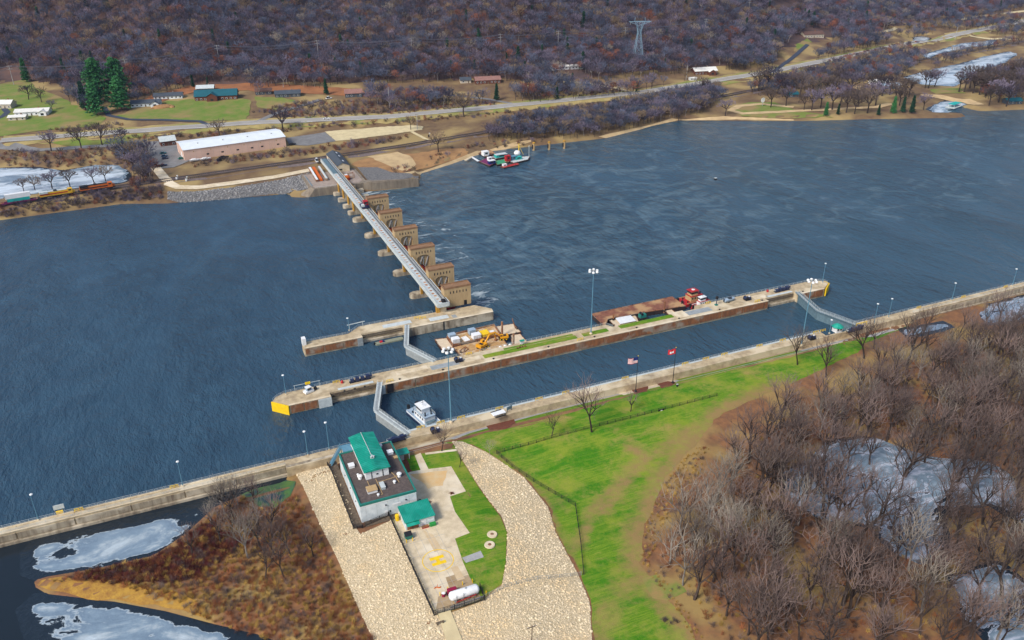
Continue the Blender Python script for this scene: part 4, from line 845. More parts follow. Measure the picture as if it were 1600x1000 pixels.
# --- single trees on the far bank (pixel of the foot, height in metres, kind)
def far_tree(px,py,H,lab,k=0,grp=None): 
    x,y,z=G(px,py); return tree(FAR,k,x,y,z,H,16,lab,group=grp)
for i,(px,py,H,lab) in enumerate(((80,236,16,'small bare tree at the left end of the frontage road'),(127,232,17,'bare tree beside the frontage road, second from the left'),(150,234,0,''),(127,160,0,''),
    (128,231,0,''),(160,227,17,'bare tree beside the frontage road opposite the curve of the lagoon'),(191,228,15,'bare tree beside the frontage road nearest the parking lot'),(725,182,21,'pale round-crowned bare tree alone beside the highway'),(442,205,19,'bare tree at the roadside behind the warehouse end'),(343,214,15,'bare tree behind the middle of the pink warehouse'),(685,238,17,'pale bare tree on the sandy bank left of the moored boats'),
    (642,203,12,'small bare tree at the end of the pale gravel lot'),(45,156,14,'bare tree on the left lawn behind the white house'),(65,160,14,'bare tree on the left lawn between the white house and the pines'),(82,172,9,'low bare tree beside the white house'),(1095,148,18,'spreading bare tree between highway and shore thicket'),(1133,181,15,'bare tree at the left end of the sandy point'),(1060,190,11,'leaning bare tree over the beach left of the sandy point'))):
    if H: far_tree(px,py,H,lab,(2 if 'pale' in lab else i%2))
for px,py,H,lab in ((38,300,10,'bare tree in front of the lagoon at the left edge'),(55,298,11,'bare tree in front of the lagoon behind the stacked containers'),(82,296,13,'bare tree in front of the lagoon behind the yellow locomotive'),(110,293,13,'bare tree in front of the lagoon behind the gap between locomotives'),(148,287,12,'bare tree in front of the lagoon behind the orange locomotive'),(166,284,12,'bare tree at the right end of the lagoon behind the orange locomotive'),(208,268,14,'bare tree at the right tip of the lagoon'),(225,285,13,'bare tree between lagoon tip and crossing road')): far_tree(px,py,H,lab,random.choice((0,1,2)),'trees in front of the lagoon')
grp='trees on the sandy point'
for px,py,H in ((1204,168,19),(1222,152,17),(1256,172,16),(1268,173,20),(1300,172,22),(1322,176,21),(1335,178,19),(1355,177,23),(1345,160,18),(1378,150,20),(1290,150,18),(1240,140,17),(1420,152,20),(1413,150,17),(1443,172,15),(1310,140,20),(1215,145,22),(1360,150,22),(1228,166,18),(1282,168,20),(1312,165,22),(1340,168,20),(1368,165,22),(1398,158,20),(1405,165,18),(1330,150,24),(1270,158,24),(1250,150,24),(1300,155,22),(1200,140,24),(1185,142,22),(1390,148,20),(1460,135,18)):
    zn='left of the round track on the sandy point' if px<1210 else ('behind the round track on the sandy point' if px<1260 else ('between round track and spruces on the sandy point' if px<1340 else ('above the broad spruces on the sandy point' if px<1400 else 'beside the boathouses and frozen inlet')))
    far_tree(px,py,H,f'dark bare tree {zn}',random.choice((0,1,1)),f'trees {zn}')
for px,py,H in ((1445,138,20),(1450,138,18),(1498,144,22),(1506,144,22),(1520,146,20),(1530,148,22),(1545,165,20),(1560,160,22),(1572,166,20),(1590,160,22),(1540,150,24),(1585,145,24),(1515,138,24),(1550,140,26),(1562,146,24),(1578,152,24),(1595,150,26),(1533,140,24),(1575,135,26),(1596,130,26)):
    zn='between inlet and frozen pond' if px<1510 else ('in the middle of the right-hand grove' if px<1560 else 'in the grove at the right edge')
    far_tree(px,py,H,f'dark bare tree {zn}',random.choice((0,1,1)),f'trees {zn}')
def pine(px,py,H,lab,k,w=1):
    if px>1200: H*=.85
    x,y,z=G(px,py); return tree(PINE,k,x,y,z,H,20,lab,'pine','pine_tree')
for a in ((156,160,37,'tallest broad green pine above the driveway on the left',0),(187,154,35,'second tall green pine right of the tallest one',0),(134,172,24,'dark green pine left of the tall pair',2),(152,180,26,'low green pine at the foot of the driveway',1),(190,172,28,'conical green pine right of the driveway',1),(42,128,22,'lone yellow-green pine at the wood edge on the far left',3),(510,148,14,'green pine left of the dark roadside house',2),(776,157,15,'dark green cone-shaped pine by the hillside drive',2),(302,136,11,'small dark pine left of the teal-roofed lodge',2),(325,134,8,'tiny dark cedar behind the teal-roofed lodge',2),
    (1290,181,14,'small green spruce at the water on the sandy point, leftmost',3),(1309,179,11,'small dark spruce at the water, second from the left',2),(1372,180,11,'small dark spruce at the water left of the broad pair',2),(1395,177,17,'broad dark green spruce at the water on the point',3),(1410,176,16,'dark spruce between the two broad ones at the water',2),(1424,177,18,'rightmost broad dark spruce at the water on the point',2),(1278,150,20,'dark green pine in the grove behind the sandy point',2)): pine(*a)

# --- near trees
WOOD=g2([(1110,775),(1150,722),(1215,665),(1290,628),(1360,600),(1415,562),(1490,542),(1610,520),(1640,530),(1640,1030),(1180,1030),(1130,1010),(1075,930),(1030,905),(1035,850)])
NP=[]
cand=spread(WOOD,7.2,.48,seed=61)+[G(*q) for q in ((1290,590),(1350,560),(1365,545),(1420,540),(1440,525),(1500,520),(1540,515),(1560,505))]; cand=[c for c in cand if in_view(c[0],c[1],c[2]+8,70)]
pdist=np.min([sdist(np.array([(c[0],c[1]) for c in cand]),p) for p in NPONDS],0)
cand=[c for c,d in zip(cand,pdist) if d>-1.5 or random.random()<.6]
cand.sort(key=lambda c:c[0]*math.cos(PSI)+c[1]*math.sin(PSI))
rest=cand[195:]; cand=cand[:195]
WT=[]
for _t,_c in NEAR:
    me=bpy.data.meshes.new('wood_tree'); nv=len(_c.vertices); vs_=[tuple(q.co) for q in _c.vertices]+[tuple(q.co) for q in _t.vertices]
    me.from_pydata(vs_,[],[tuple(p.vertices) for p in _c.polygons]+[tuple(i+nv for i in p.vertices) for p in _t.polygons]); me.materials.append(_c.materials[0]); me.materials.append(_t.materials[0])
    for i,p in enumerate(me.polygons): p.material_index=0 if i<len(_c.polygons) else 1
    WT.append(me)
scatter('far_wood','farther bare trees of the wood towards the lower guide wall','wood',[(x,y,z-.1,random.uniform(.7,1.1)) for x,y,z in rest],WT,1,1,.03)
for x,y,z in cand:
    k=random.choices(range(9),weights=(3,3,3,3,3,2.4,2.4,.8,.8))[0]
    _sx,_sy=S(x,y,z+8)
    if _sx<1170 and 700<_sy<900 and random.random()<.65: k=random.choice((7,8))
    pal='pale' if k>=7 else ('dark' if k>=5 else 'brown')
    H_=random.uniform(15,24); sx,sy=S(x,y,z); pp_=[(x,y)]
    zone='beside the frozen pools of the wood' if min(sdist(pp_,q)[0] for q in NPONDS)<4 else ('at the edge of the wood facing the lawn' if sdist(pp_,LAWN)[0]<11 else ('at the bottom edge of the wood' if sy>930 else ('at the right edge of the wood' if sx>1500 else ('in the upper wood near the lower guide wall' if sy<620 else ('in the wood left of the frozen pools' if sx<1230 else 'in the middle of the wood')))))
    sz='short' if H_<17.5 else ('tall' if H_>21.5 else 'medium')
    tree(NEAR,k,x,y,z,H_,20,f'{sz} {pal} bare tree {zone}',group=f'{sz} {pal} trees {zone}')
NB=[bush(11,1.5,26,.022,'twig_o',1.0,4),bush(12,1.8,26,.022,'twig_m',1.0,4),bush(13,1.3,28,.022,'twig_g',1.0,4),bush(14,1.6,26,.02,'twig_d',1.0,4)]
def under(label,pg,d,w,sc=1.,seed=71,avoid=(),name='undergrowth'):
    return scatter(name,label,'undergrowth',[(x,y,z,sc) for x,y,z in spread(pg,d,seed=seed,avoid=avoid,margin=.3) if in_view(x,y,z,20)],NB,.6,1.4,.1,weights=w)
under('low brown undergrowth on the floor of the wood',WOOD,2.5,(3,4,1.2,1),1.0,71,NPONDS)
MARSH=g2([(70,912),(150,893),(245,872),(300,832),(340,795),(400,768),(450,755),(470,790),(500,835),(525,885),(555,950),(590,1015),(455,1015),(340,975),(260,940),(160,908)])
under('red-brown scrub covering the marsh spit at the lower left',MARSH,1.4,(5,2.2,4,.5),1.05,73,(g2([(372,772),(400,758),(440,748),(462,752),(455,775),(430,795),(405,790),(390,782)]),))
DR=[bush(21,1.6,30,.024,'twig_k',1.0,4),bush(22,1.3,30,.024,'twig_k',1.1,4)]
scatter('dark_scrub','dark red scrub along the ice side of the marsh spit','scrub',[(x,y,z,1) for x,y,z in spread(g2([(105,902),(150,892),(245,871),(300,832),(330,815),(385,850),(340,880),(290,912),(190,915),(130,908)]),1.25,seed=77)],DR,.7,1.4,.1)
under('yellow tufts along the edge between wood and lawn',g2([(1000,880),(1010,820),(1045,745),(1085,700),(1110,690),(1095,750),(1030,830),(1020,890),(1060,930),(1100,1000),(1085,1000),(1040,930)]),1.5,(1,1,6,0),.7,75)
for px,py,H,lab,k in ((345,850,11,'short bare tree on the marsh spit nearest the ice',0),(362,835,10,'small bare tree on the marsh above the red scrub',2),(388,872,13,'pale bare tree in the middle of the marsh spit',7),(405,830,11,'pale bushy bare tree under the guide wall',8),(430,870,12,'bare tree on the marsh left of the riprap',1),(300,868,9,'low bare tree at the ice edge of the marsh',3),(395,795,11,'grey bare tree beside the algae pond',4),(365,812,10,'bare tree on the marsh behind the ice sheet',6),(445,905,12,'bare tree in the lower marsh beside the riprap',5),(330,822,8,'small pale bare tree at the marsh tip by the ice',7),(490,870,9,'bare shrubby tree at the foot of the riprap',3),(415,905,11,'bare tree above the bottom of the marsh',4),(372,792,12,'pale round bare tree just below the guide wall',8),(352,806,12,'pale bare tree on the marsh above the ice',7),(425,838,13,'mauve bare tree between algae pond and riprap',0),(455,868,12,'bare tree at the left foot of the riprap',2),(378,848,11,'pale bare tree in the upper marsh scrub',8),(408,858,12,'bare tree in the upper marsh beside the pale one',3)):
    x,y,z=G(px,py); tree(NEAR,k,x,y,z,H*1.3,20,lab)
t=thing('brush_heap','dark heap of cut brush on the grass near the bottom edge','heap',(*G(1048,970)[:2],G(1048,970)[2]))
for _k in range(6): link('branch_bundle',bush(130+_k,1.3,30,.03,'twig_d',1.5,3),t,(random.uniform(-1.8,1.8),random.uniform(-1.2,1.2),0),_k)
for px,py,H,lab,k in ((925,675,24,'tall branching bare tree by the lawn fence',2),(862,681,11,'small bare tree at the lawn fence left of the tall one',1),(985,643,9,'thin bare tree on the lawn below the first flagpole',3),(690,705,12,'bare tree on the small lawn behind the building',2),(1246,570,19,'dark bare tree at the lawn path below the tall mast',5),(765,712,8,'small bare tree at the corner of the lawn fence',8),(718,730,8,'small bare bush tree beside the riprap strip',4)):
    x,y,z=G(px,py); tree(NEAR,k,x,y,z,H,20,lab)
# ------------------------------------------------------------------ lamps, masts, flags
def lamp(x,y,z,h,lab,arm=(0,1),grp='pale blue lamp posts along the lock'):
    t=thing('lamp_post',lab,'lamp post',(x,y,z),0,grp)
    MB().box(-.25,.25,-.25,.25,0,.5).build('base',M['conc_lt'],t); MB().cyl((0,0,.4),(0,0,h),.14,8,.08).build('pole',M['lampblue'],t)
    MB().cyl((0,0,h-.1),(arm[0]*1.1,arm[1]*1.1,h+.15),.07,6).build('arm',M['lampblue'],t)
    MB().lathe((arm[0]*1.2,arm[1]*1.2,h-.05),[(.12,.42),(.45,.28),(.5,.1),(.38,-.05)],10).build('lamp_head',M['white'],t)
for x,y,h,lab in ((-55.3,242-1,9,'lamp post on the upper guide wall near the left edge of the picture'),(-13.4,240.5,9,'lamp post halfway along the upper guide wall'),(27,241,9,'lamp post upstream of the flat-roofed building, left of a close pair'),(34.4,241.2,10.5,'lamp post directly behind the flat-roofed building, right of a close pair'),(275.5,237,9.5,'lamp post beside the downstream gate on the near wall'),(286,239.1,9,'lamp post at the start of the lower guide wall'),(326.5,240.6,8.5,'lamp post on the lower guide wall behind the tall bare tree'),(366.5,240.6,8.5,'lamp post farthest along the lower guide wall'),(26.9,283.3,8,'lamp post on the upstream yellow end of the middle wall'),(285.2,280.5,10,'lamp post on the downstream yellow end of the middle wall'),(251.5,238.2,6,'short lamp post left of the teal-roofed kiosk'),(61.5,325.6,5.5,'small lamp post on the river wall beside the signal frame')):
    lamp(x,y,ZT,h,lab,(0,1) if x<200 else (.7,.7))
def mast(x,y,lab):
    t=thing('floodlight_mast',lab,'floodlight',(x,y,ZT),0,'tall floodlight masts on the lock'); h=30
    MB().lathe((0,0,0),[(.7,0),(.7,.5),(.4,.9)],10).build('base',M['conc_lt'],t); MB().cyl((0,0,.8),(0,0,h),.25,10,.13).build('pole',M['lampblue'],t)
    b=MB(); n=12
    for i in range(n): a=6.283*i/n; c=6.283*(i+1)/n; b.bar((1.3*math.cos(a),1.3*math.sin(a),h),(1.3*math.cos(c),1.3*math.sin(c),h),.12)
    for i in range(3): a=2.094*i; b.bar((0,0,h),(1.3*math.cos(a),1.3*math.sin(a),h),.12)
    b.build('head_ring',M['steel'],t)
    for i in range(6): a=6.283*i/6; MB().lathe((1.75*math.cos(a),1.75*math.sin(a),h-.35),[(.18,.75),(.5,.55),(.62,.1),(.5,-.1)],10).build('floodlight',M['white'],t)
mast(78.5,240.0,'tall floodlight mast at the near wall beside the white towboat'); mast(156.9,279.6,'tall floodlight mast on the grassed part of the middle wall'); mast(233.1,234.6,'tall floodlight mast on the lawn path near the downstream gate')
def flag_mesh(w,h,cols,nx=13):
    # a waving cloth: grid with material index chosen by cell
    me=bpy.data.meshes.new('flag'); ny=13; vs=[];fs=[];mi=[]
    for j in range(ny+1):
        for i in range(nx+1):
            u=i/nx; v=j/ny; vs.append((-u*w*.92,.28*math.sin(u*7+v)*u*w*.4,-v*h-.35*u*w*.5))
    for j in range(ny):
        for i in range(nx): fs.append((j*(nx+1)+i,j*(nx+1)+i+1,(j+1)*(nx+1)+i+1,(j+1)*(nx+1)+i)); mi.append(cols(i/nx,j))
    me.from_pydata(vs,[],fs); return me,mi
M['flagred']=pm('flag_red',(.55,.02,.03),(.45,.02,.03),1,.8); M['flagblue']=pm('flag_blue',(.01,.02,.14),(.01,.02,.10),1,.8); M['flagwhite']=pm('flag_white',(.8,.8,.8),(.7,.7,.7),1,.8)
def flagpole(x,y,lab,us):
    t=thing('flagpole',lab,'flagpole',(x,y,ZT+.1),0,None); h=15.5
    MB().lathe((0,0,0),[(.5,0),(.5,.35),(.3,.6)],10).build('base',M['black'],t); MB().cyl((0,0,.5),(0,0,h),.16,8,.08).build('pole',M['black'],t); MB().lathe((0,0,h),[(.05,0),(.18,.12),(.18,.25),(.05,.36)],8).build('finial',M['yellow'],t)
    def us_c(u,j): return 2 if (u<.42 and j<7) else (0 if j%2==0 else 1)
    def ca_c(u,j):
        # white castle with three towers on red
        k=int(u*13); 
        if 5<=j<=9 and 3<=k<=9: return 0 if (j==5 and k in(4,5,7,8)) or (j>=8 and k==6) else 1
        return 0
    me,mi=flag_mesh(3.9,2.5,us_c) if us else flag_mesh(3.0,2.3,ca_c)
    for m in ('flagred','flagwhite','flagblue'): me.materials.append(M[m])
    for p,i in zip(me.polygons,mi): p.material_index=i
    link('flag',me,t,(-.1,0,h-.3),-.35)
flagpole(150.4,231.2,'black flagpole with a striped red and white flag with blue canton',True); flagpole(167,231.0,'black flagpole with a red flag with a white castle',False)

# ------------------------------------------------------------------ lock buildings
cb=thing('control_building','large flat-roofed pale building with a teal-roofed upper storey','building',(44,214,ZT))
def cbp(mb,name,mat,par=cb): return link(name,mb.mesh(name,mat),par,(-44,-214,0) if par is cb else None)
X0,X1,Y0,Y1,HB_=35.4,53.0,199.9,228.0,6.5
wl=cbp(MB().box(X0,X1,Y0,Y1,-2.2,HB_),'wall',M['offw'])
cbp(MB().box(X0+.35,X1-.35,Y0+.35,Y1-.35,HB_,HB_+.12),'roof',M['gravelroof'])
for x0,x1,y0_,y1_ in ((X0-.12,X1+.12,Y0-.12,Y0+.33),(X0-.12,X1+.12,Y1-.33,Y1+.12),(X0-.12,X0+.33,Y0+.33,Y1-.33),(X1-.33,X1+.12,Y0+.33,Y1-.33)): cbp(MB().box(x0,x1,y0_,y1_,HB_-.3,HB_+.5),'parapet',M['teal_d'])
cbp(MB().box(X0-.03,X1+.03,Y0-.04,Y0+.0,HB_-.75,HB_-.3),'fascia_band',M['white'])
for x,w,z0,z1,m in ((43.2,1.1,0,2.2,'white'),(46.6,2.6,3.6,4.1,'white'),(44.4,.5,1.2,1.9,'black')): cbp(MB().box(x-w/2,x+w/2,Y0-.07,Y0-.005,z0,z1),'door' if z0==0 else 'vent_panel',M[m])
for x in (43.2,49.6): cbp(MB().box(x-.2,x+.2,Y0-.35,Y0-.01,4.2,4.55),'wall_lamp',M['black'])
for k in range(5): cbp(MB().box(X0+1.6+k*3.4,X0+1.64+k*3.4,Y0-.025,Y0-.002,-1.5,HB_-.8),'panel_joint',M['conc_gy'])
for k in range(7): cbp(MB().box(X0-.025,X0-.002,Y0+2+k*4,Y0+2.05+k*4,-1.5,HB_-.4),'panel_joint',M['conc_gy'])
for y in (206,213,220): cbp(MB().box(X0-.2,X0-.01,y-.18,y+.18,3.6,3.95),'wall_lamp',M['black'])
# upper storey
PX0,PX1,PY0,PY1=40.2,47.6,211.2,231.0
up=cbp(MB().box(PX0,PX1,PY0,PY1,HB_+.12,9.9),'upper_storey',M['white'])
b=MB(); e=.55; zr=10.75; ze=9.9; xm=(PX0+PX1)/2
vv=[(PX0-e,PY0-e,ze),(PX1+e,PY0-e,ze),(PX1+e,PY1+e,ze),(PX0-e,PY1+e,ze),(xm,PY0-e,zr),(xm,PY1+e,zr)]; vv+=[(x,y,z-.22) for x,y,z in vv[:4]]
b.add(vv,[(0,1,4),(1,2,5,4),(3,0,4,5),(2,3,5),(0,6,7,1),(1,7,8,2),(2,8,9,3),(3,9,6,0),(9,8,7,6)]); rf=cbp(b,'gable_roof',M['teal'])
b=MB()
k=PY0
while k<PY1+.4:
    t_=1. 
    for s,xe in ((-1,PX0-e),(1,PX1+e)):
        xi=xe+(xm-xe)*t_; b.bar((xe,k,ze+.06),(xi,k,ze+(zr-ze)*t_+.06),.07)
    k+=.9
cbp(b,'roof_seams',M['teal_d']); cbp(MB().bar((xm,PY0+4.4,zr+.05),(xm,PY1+e,zr+.05),.16,.1),'ridge_cap',M['steel_lt'])
b=MB(); 
for dx,dy in ((-.4,0),(.4,0),(0,.5)): b.cyl((xm+dx,PY0+5+dy,zr-.4),(xm+dx,PY0+5+dy,zr+.5),.22,8); b.cyl((xm+dx,PY0+5+dy,zr+.5),(xm+dx,PY0+5+dy,zr+.65),.34,8)
cbp(b,'roof_vents',M['steel_lt'])
for x in (PX0+1.9,PX1-1.9): cbp(MB().box(x-.12,x+.12,PY0-.1,PY0-.004,HB_+.2,9.6),'downpipe',M['black'])
cbp(MB().box(PX0+3.4,PX0+4,PY0-.12,PY0-.005,HB_+1.3,HB_+1.7),'wall_lamp',M['black'])
for k in range(5): cbp(MB().box(PX0-.05,PX0-.004,PY0+8+k*2.3,PY0+9.7+k*2.3,HB_+1.2,HB_+2.6),'window',M['glass'])
b=MB()
for a in np.linspace(0,math.pi,9)[:-1]:
    c=a+math.pi/8; b.bar((xm-1.2+2.4*math.cos(a),PY1+.6+1.5*math.sin(a),HB_+1.4),(xm-1.2+2.4*math.cos(c),PY1+.6+1.5*math.sin(c),HB_+1.4),.1); b.bar((xm-1.2+2.4*math.cos(a),PY1+.6+1.5*math.sin(a),HB_),(xm-1.2+2.4*math.cos(a),PY1+.6+1.5*math.sin(a),HB_+1.4),.08)
cbp(b,'balcony_rail',M['steel_lt'])
# roof plant
def roofbox(x,y,lx,ly,h,m1,m2=None):
    p=cbp(MB().box(x-lx/2,x+lx/2,y-ly/2,y+ly/2,HB_+.125,HB_+h),'roof_hood',M[m1]); cbp(MB().box(x-lx/2-.12,x+lx/2+.12,y-ly/2-.12,y+ly/2+.12,HB_+h,HB_+h+.2),'hood_lid',M[m2 or m1])
roofbox(37.6,219.8,1.7,1.7,.9,'white'); roofbox(51,221.8,1.7,1.7,.9,'white'); roofbox(40.5,205.3,3.0,2.6,1.0,'white','tan'); roofbox(44.0,205.8,1.2,2.8,.9,'steel_lt'); roofbox(49,226.6,1.0,1.0,.8,'white'); roofbox(52,218.8,1.1,1.1,.3,'tan')
for x,y,s in ((38.6,212.6,1),(50.3,208.8,1),(48,206.2,.65),(41.7,202.2,.55),(38.4,214.6,.45)):
    cbp(MB().lathe((x,y,HB_+.12),[(.55*s,0),(.55*s,.5*s),(.4*s,.55*s),(.4*s,.9*s),(.8*s,1.0*s),(.8*s,1.25*s),(.45*s,1.5*s)],12),'domed_vent',M['white'])
b=MB()
for p,q in (((40.4,210.5),(40.4,206.8)),((43.1,210.4),(43.1,202.4)),((43.1,208.6),(47.4,208.8)),((47.4,208.8),(49.9,209.3)),((49.2,209.3),(49.4,205.9)),((41.8,202.3),(43.1,202.4)),((48.5,212),(49.2,209.3))): b.bar((*p,HB_+.2),(*q,HB_+.2),.16)
cbp(b,'roof_conduit',M['tan'])
st=MB()
for i in range(14): st.box(36.6-i*.28,37-i*.28,231.6,233,HB_-.2-i*.42,HB_-.1-i*.42)
st.bar((37,231.6,HB_+.9),(33,231.6,1),.12).bar((37,233,HB_+.9),(33,233,1),.12).bar((37,231.6,HB_-.1),(33,231.6,.2),.3).bar((37,233,HB_-.1),(33,233,.2),.3); st.box(37,40.2,229,233,HB_-.25,HB_-.1)
for x,y in ((37.1,229.1),(37.1,232.9),(40,232.9)): st.bar((x,y,0),(x,y,HB_),.2)
cbp(st,'outside_stair',M['lampblue'])
cbp(MB().box(54.2,58.4,225,228.4,2.4,2.65),'canopy_roof',M['teal']); cbp(MB().box(54.3,56.4,225.2,228.2,0,2.4),'entrance_porch',M['conc_gy']); cbp(MB().bar((58.2,225.2,0),(58.2,225.2,2.4),.18).bar((58.2,228.2,0),(58.2,228.2,2.4),.18),'canopy_posts',M['white']); cbp(MB().box(56.42,56.5,225.6,227.4,0,2.2),'door',M['black'])
cbp(MB().cyl((53.2,200.2,1.2),(54.6,200.8,1.2),.9,12),'exhaust_duct',M['black'])
# boardwalk on the left side
bw=thing('boardwalk','dark plank walkway along the left side of the flat-roofed building','walkway',(33.9,216,ZT+.1)); pk=MB().box(-1.2,1.2,-.62,.62,0,.12).mesh('plank',M['wood'])
for i in range(27): link('plank',pk,bw,(0,-17+i*1.32,.02*(i%2)))
MB().box(-1.1,-.9,-17.6,18,-1.4,0).build('bearer',M['wood'],bw)
for i in range(8): link('plank',pk,bw,(2.8+i*1.32,-17.4,.02*(i%2)),R(90))
def fence(pts,lab,h=1.8,step=3.,mat='black',wires=5,rail=.07,post=.12,wire=.035,dz=0,thick=True):
    P=[]
    for a,c in zip(pts[:-1],pts[1:]):
        a=Vector(a);c=Vector(c);n=max(1,round((c-a).length/step)); P+=[a+(c-a)*i/n for i in range(n)]
    P.append(Vector(pts[-1])); Z=[ht(p.x,p.y)+dz for p in P]; o=P[0]; t=thing('fence',lab,'fence',(o.x,o.y,Z[0]))
    pm_=MB().cyl((0,0,-.2),(0,0,h),post,6).mesh('post',M[mat])
    for p,z in zip(P,Z): link('post',pm_,t,(p.x-o.x,p.y-o.y,z-Z[0]))
    b=MB(); w=MB()
    for p,q,z,y in zip(P[:-1],P[1:],Z[:-1],Z[1:]):
        A=Vector((p.x-o.x,p.y-o.y,z-Z[0])); B=Vector((q.x-o.x,q.y-o.y,y-Z[0]))
        b.bar(A+Vector((0,0,h-.05)),B+Vector((0,0,h-.05)),rail)
        for k in range(wires): w.bar(A+Vector((0,0,.12+k*(h-.3)/wires)),B+Vector((0,0,.12+k*(h-.3)/wires)),wire)
        n=6
        for k in range(1,n): w.bar(A+(B-A)*k/n,A+(B-A)*k/n+Vector((0,0,h-.1)),wire)
    b.build('top_rail',M[mat],t); w.build('wire_mesh',M[mat],t); return t
fence([(32.4,236),(32.4,198.3),(35,197.6),(43.6,199.4)],'black fence around the boardwalk left of the flat-roofed building',wires=8,wire=.05)
fence([(43.8,199.6),(43.8,156.2),(58.2,155.8)],'black fence down the left side and end of the helipad yard',wires=8,wire=.05,h=2)
fence([(58.2,155.8),(58.6,160.5)],'short black fence at the right end of the white tank',h=2)
fence(g2([(752,938),(790,918),(840,906),(908,899)]),'grey wire fence crossing the riprap at the bottom',mat='steel',h=1.4,wires=3,wire=.025,rail=.05,post=.08)
fence(g2([(776,709),(862,685),(985,654),(1050,637),(1120,619)]),'black wire fence running across the lawn under the tall bare tree',h=1.4,step=3.2,wires=4,wire=.03,rail=.06,post=.1)
fence(g2([(776,709),(800,730),(857,767),(899,791),(907,847),(912,898)]),'black wire fence down the lawn edge beside the riprap strip',h=1.5,step=3.2,wires=4,wire=.03,rail=.06,post=.1)
# shed and yard
sh=thing('shed','small white shed with teal ribbed roof in front of the large building','building',(51.2,194.4,ZT+.1))
MB().box(-4.5,4.5,-3.4,3.4,0,3.0).build('wall',M['offw'],sh)
b=MB().profile([(-3.8,3.0),(3.8,3.7),(3.8,3.9),(-3.8,3.2)],'x',-4.85,4.85); r_=b.build('roof',M['teal'],sh); b=MB()
for k in range(20): x=-4.7+k*.495; b.bar((x,-3.8,3.24),(x,3.8,3.94),.06)
b.build('roof_ribs',M['teal_d'],r_)
d_=MB().box(-4.1,-.5,-3.5,-3.41,0,2.2).build('garage_door',M['rust'],sh); MB().box(-2.4,-2.3,-3.53,-3.5,0,2.2).build('door_post',M['black'],d_)
MB().profile([(-4.6,2.15),(-3.41,2.6),(-3.41,2.75),(-4.6,2.3)],'x',-4.4,-.3).build('awning',M['teal'],sh); MB().box(.3,1.9,-3.47,-3.41,0,2.2).build('door',M['white'],sh); MB().box(4.5,4.6,-1,1,1,2).build('window',M['glass'],sh)
def drum(x,y,lab,m,h=1.6,r=.65):
    t=thing('storage_drum',lab,'drum',(x,y,ZT+.14)); MB().lathe((0,0,0),[(r,0),(r,h*.3),(r*1.05,h*.32),(r,h*.36),(r,h*.66),(r*1.05,h*.68),(r,h*.72),(r,h)],12).build('body',M[m],t); MB().lathe((0,0,h),[(r*1.04,0),(r*1.04,.12),(r*.5,.2)],12).build('lid',M[m],t)
drum(45.6,196.6,'yellow drum left of the shed','yellow',1.9,.6); drum(51.6,199.2-.9+.2,'yellow drum behind the shed','yellow',1.9,.6)
t=thing('dumpster','teal waste dumpster in front of the shed corner','dumpster',(46.4,187.6,ZT+.13)); MB().prism([(-1,-.8),(1,-.8),(1,.8),(-1,.8)],.15,1.5,[(-1.1,-1),(1.1,-1),(1.1,.9),(-1.1,.9)]).build('bin',M['teal_d'],t); MB().profile([(-1,1.5),(.9,1.8),(.9,1.88),(-1,1.58)],'x',-1.1,1.1).build('lid',M['black'],t); MB().box(-1.2,1.2,-.15,.15,.7,.9).build('lift_sleeve',M['black'],t)
t=thing('green_crate','bright green crate at the right front corner of the shed','crate',(54.8,190,ZT+.13)); MB().box(-.9,.9,-.5,.5,0,.8).build('box',M['fgreen'] if 'fgreen' in M else pm('green_plastic',(.02,.28,.05),(.02,.22,.04),1,.6),t); MB().box(-.95,.95,-.55,.55,.8,.95).build('lid',MC['green_plastic'],t)
t=thing('red_crate','long red box on the ground in front of the shed','crate',(52.4,190,ZT+.13)); MB().box(-1,1,-.4,.4,0,.45).build('box',M['red'],t); MB().box(-1.05,1.05,-.45,.45,.45,.55).build('lid',M['rust'],t)
def bollard(x,y,lab): 
    t=thing('bollard',lab,'bollard',(x,y,ZT+.12),0,'yellow bollards in the yard'); MB().cyl((0,0,0),(0,0,1.15),.14,8).build('post',M['yellow'],t); MB().lathe((0,0,1.15),[(.14,0),(.1,.08),(.03,.11)],8).build('cap',M['yellow'],t)
for x,y,l in ((45.3,185.9,'left yellow bollard in front of the dumpster'),(47.2,185.9,'right yellow bollard in front of the dumpster'),(47.6,162.2,'yellow bollard at the left end of the white tank'),(50.2,163.2,'yellow bollard behind the white tank near the red pump'),(54.6,163.4,'yellow bollard behind the middle of the white tank'),(57.4,163.2,'yellow bollard behind the right end of the white tank'),(59.3,157.6,'yellow bollard outside the fence at the tank end')): bollard(x,y,l)
# helipad paint
b=MB(); n=64; hx,hy,zz=51.4,175.2,ZT+.135
for i in range(n):
    a=6.2832*i/n; c=6.2832*(i+1)/n; b.add([(hx+4.55*math.cos(a),hy+4.55*math.sin(a),zz),(hx+4.55*math.cos(c),hy+4.55*math.sin(c),zz),(hx+4.3*math.cos(c),hy+4.3*math.sin(c),zz),(hx+4.3*math.cos(a),hy+4.3*math.sin(a),zz)],[(0,1,2,3)])
tag(b.build('helipad_ring',M['yellow']),kind='structure')
b=MB()
for x0,x1,y0_,y1_ in ((-2.1,2.1,.55,1.75),(-2.1,2.1,-1.75,-.55),(-.55,.55,-.55,.55)): b.add([(hx+x0,hy+y0_,zz+.004),(hx+x1,hy+y0_,zz+.004),(hx+x1,hy+y1_,zz+.004),(hx+x0,hy+y1_,zz+.004)],[(0,1,2,3)])
tag(b.build('helipad_letter',M['yellow']),kind='structure')
drape('stained_slab',[(49.2,157),(57.6,157),(57.4,166.4),(55,166.4),(54.8,168),(51.2,168),(50.8,163.5),(47,162),(45,158)],M['gravel'] if 0 else pm('oil_stained_concrete',(.30,.20,.10),(.40,.30,.18),.4,.9),.126,3)
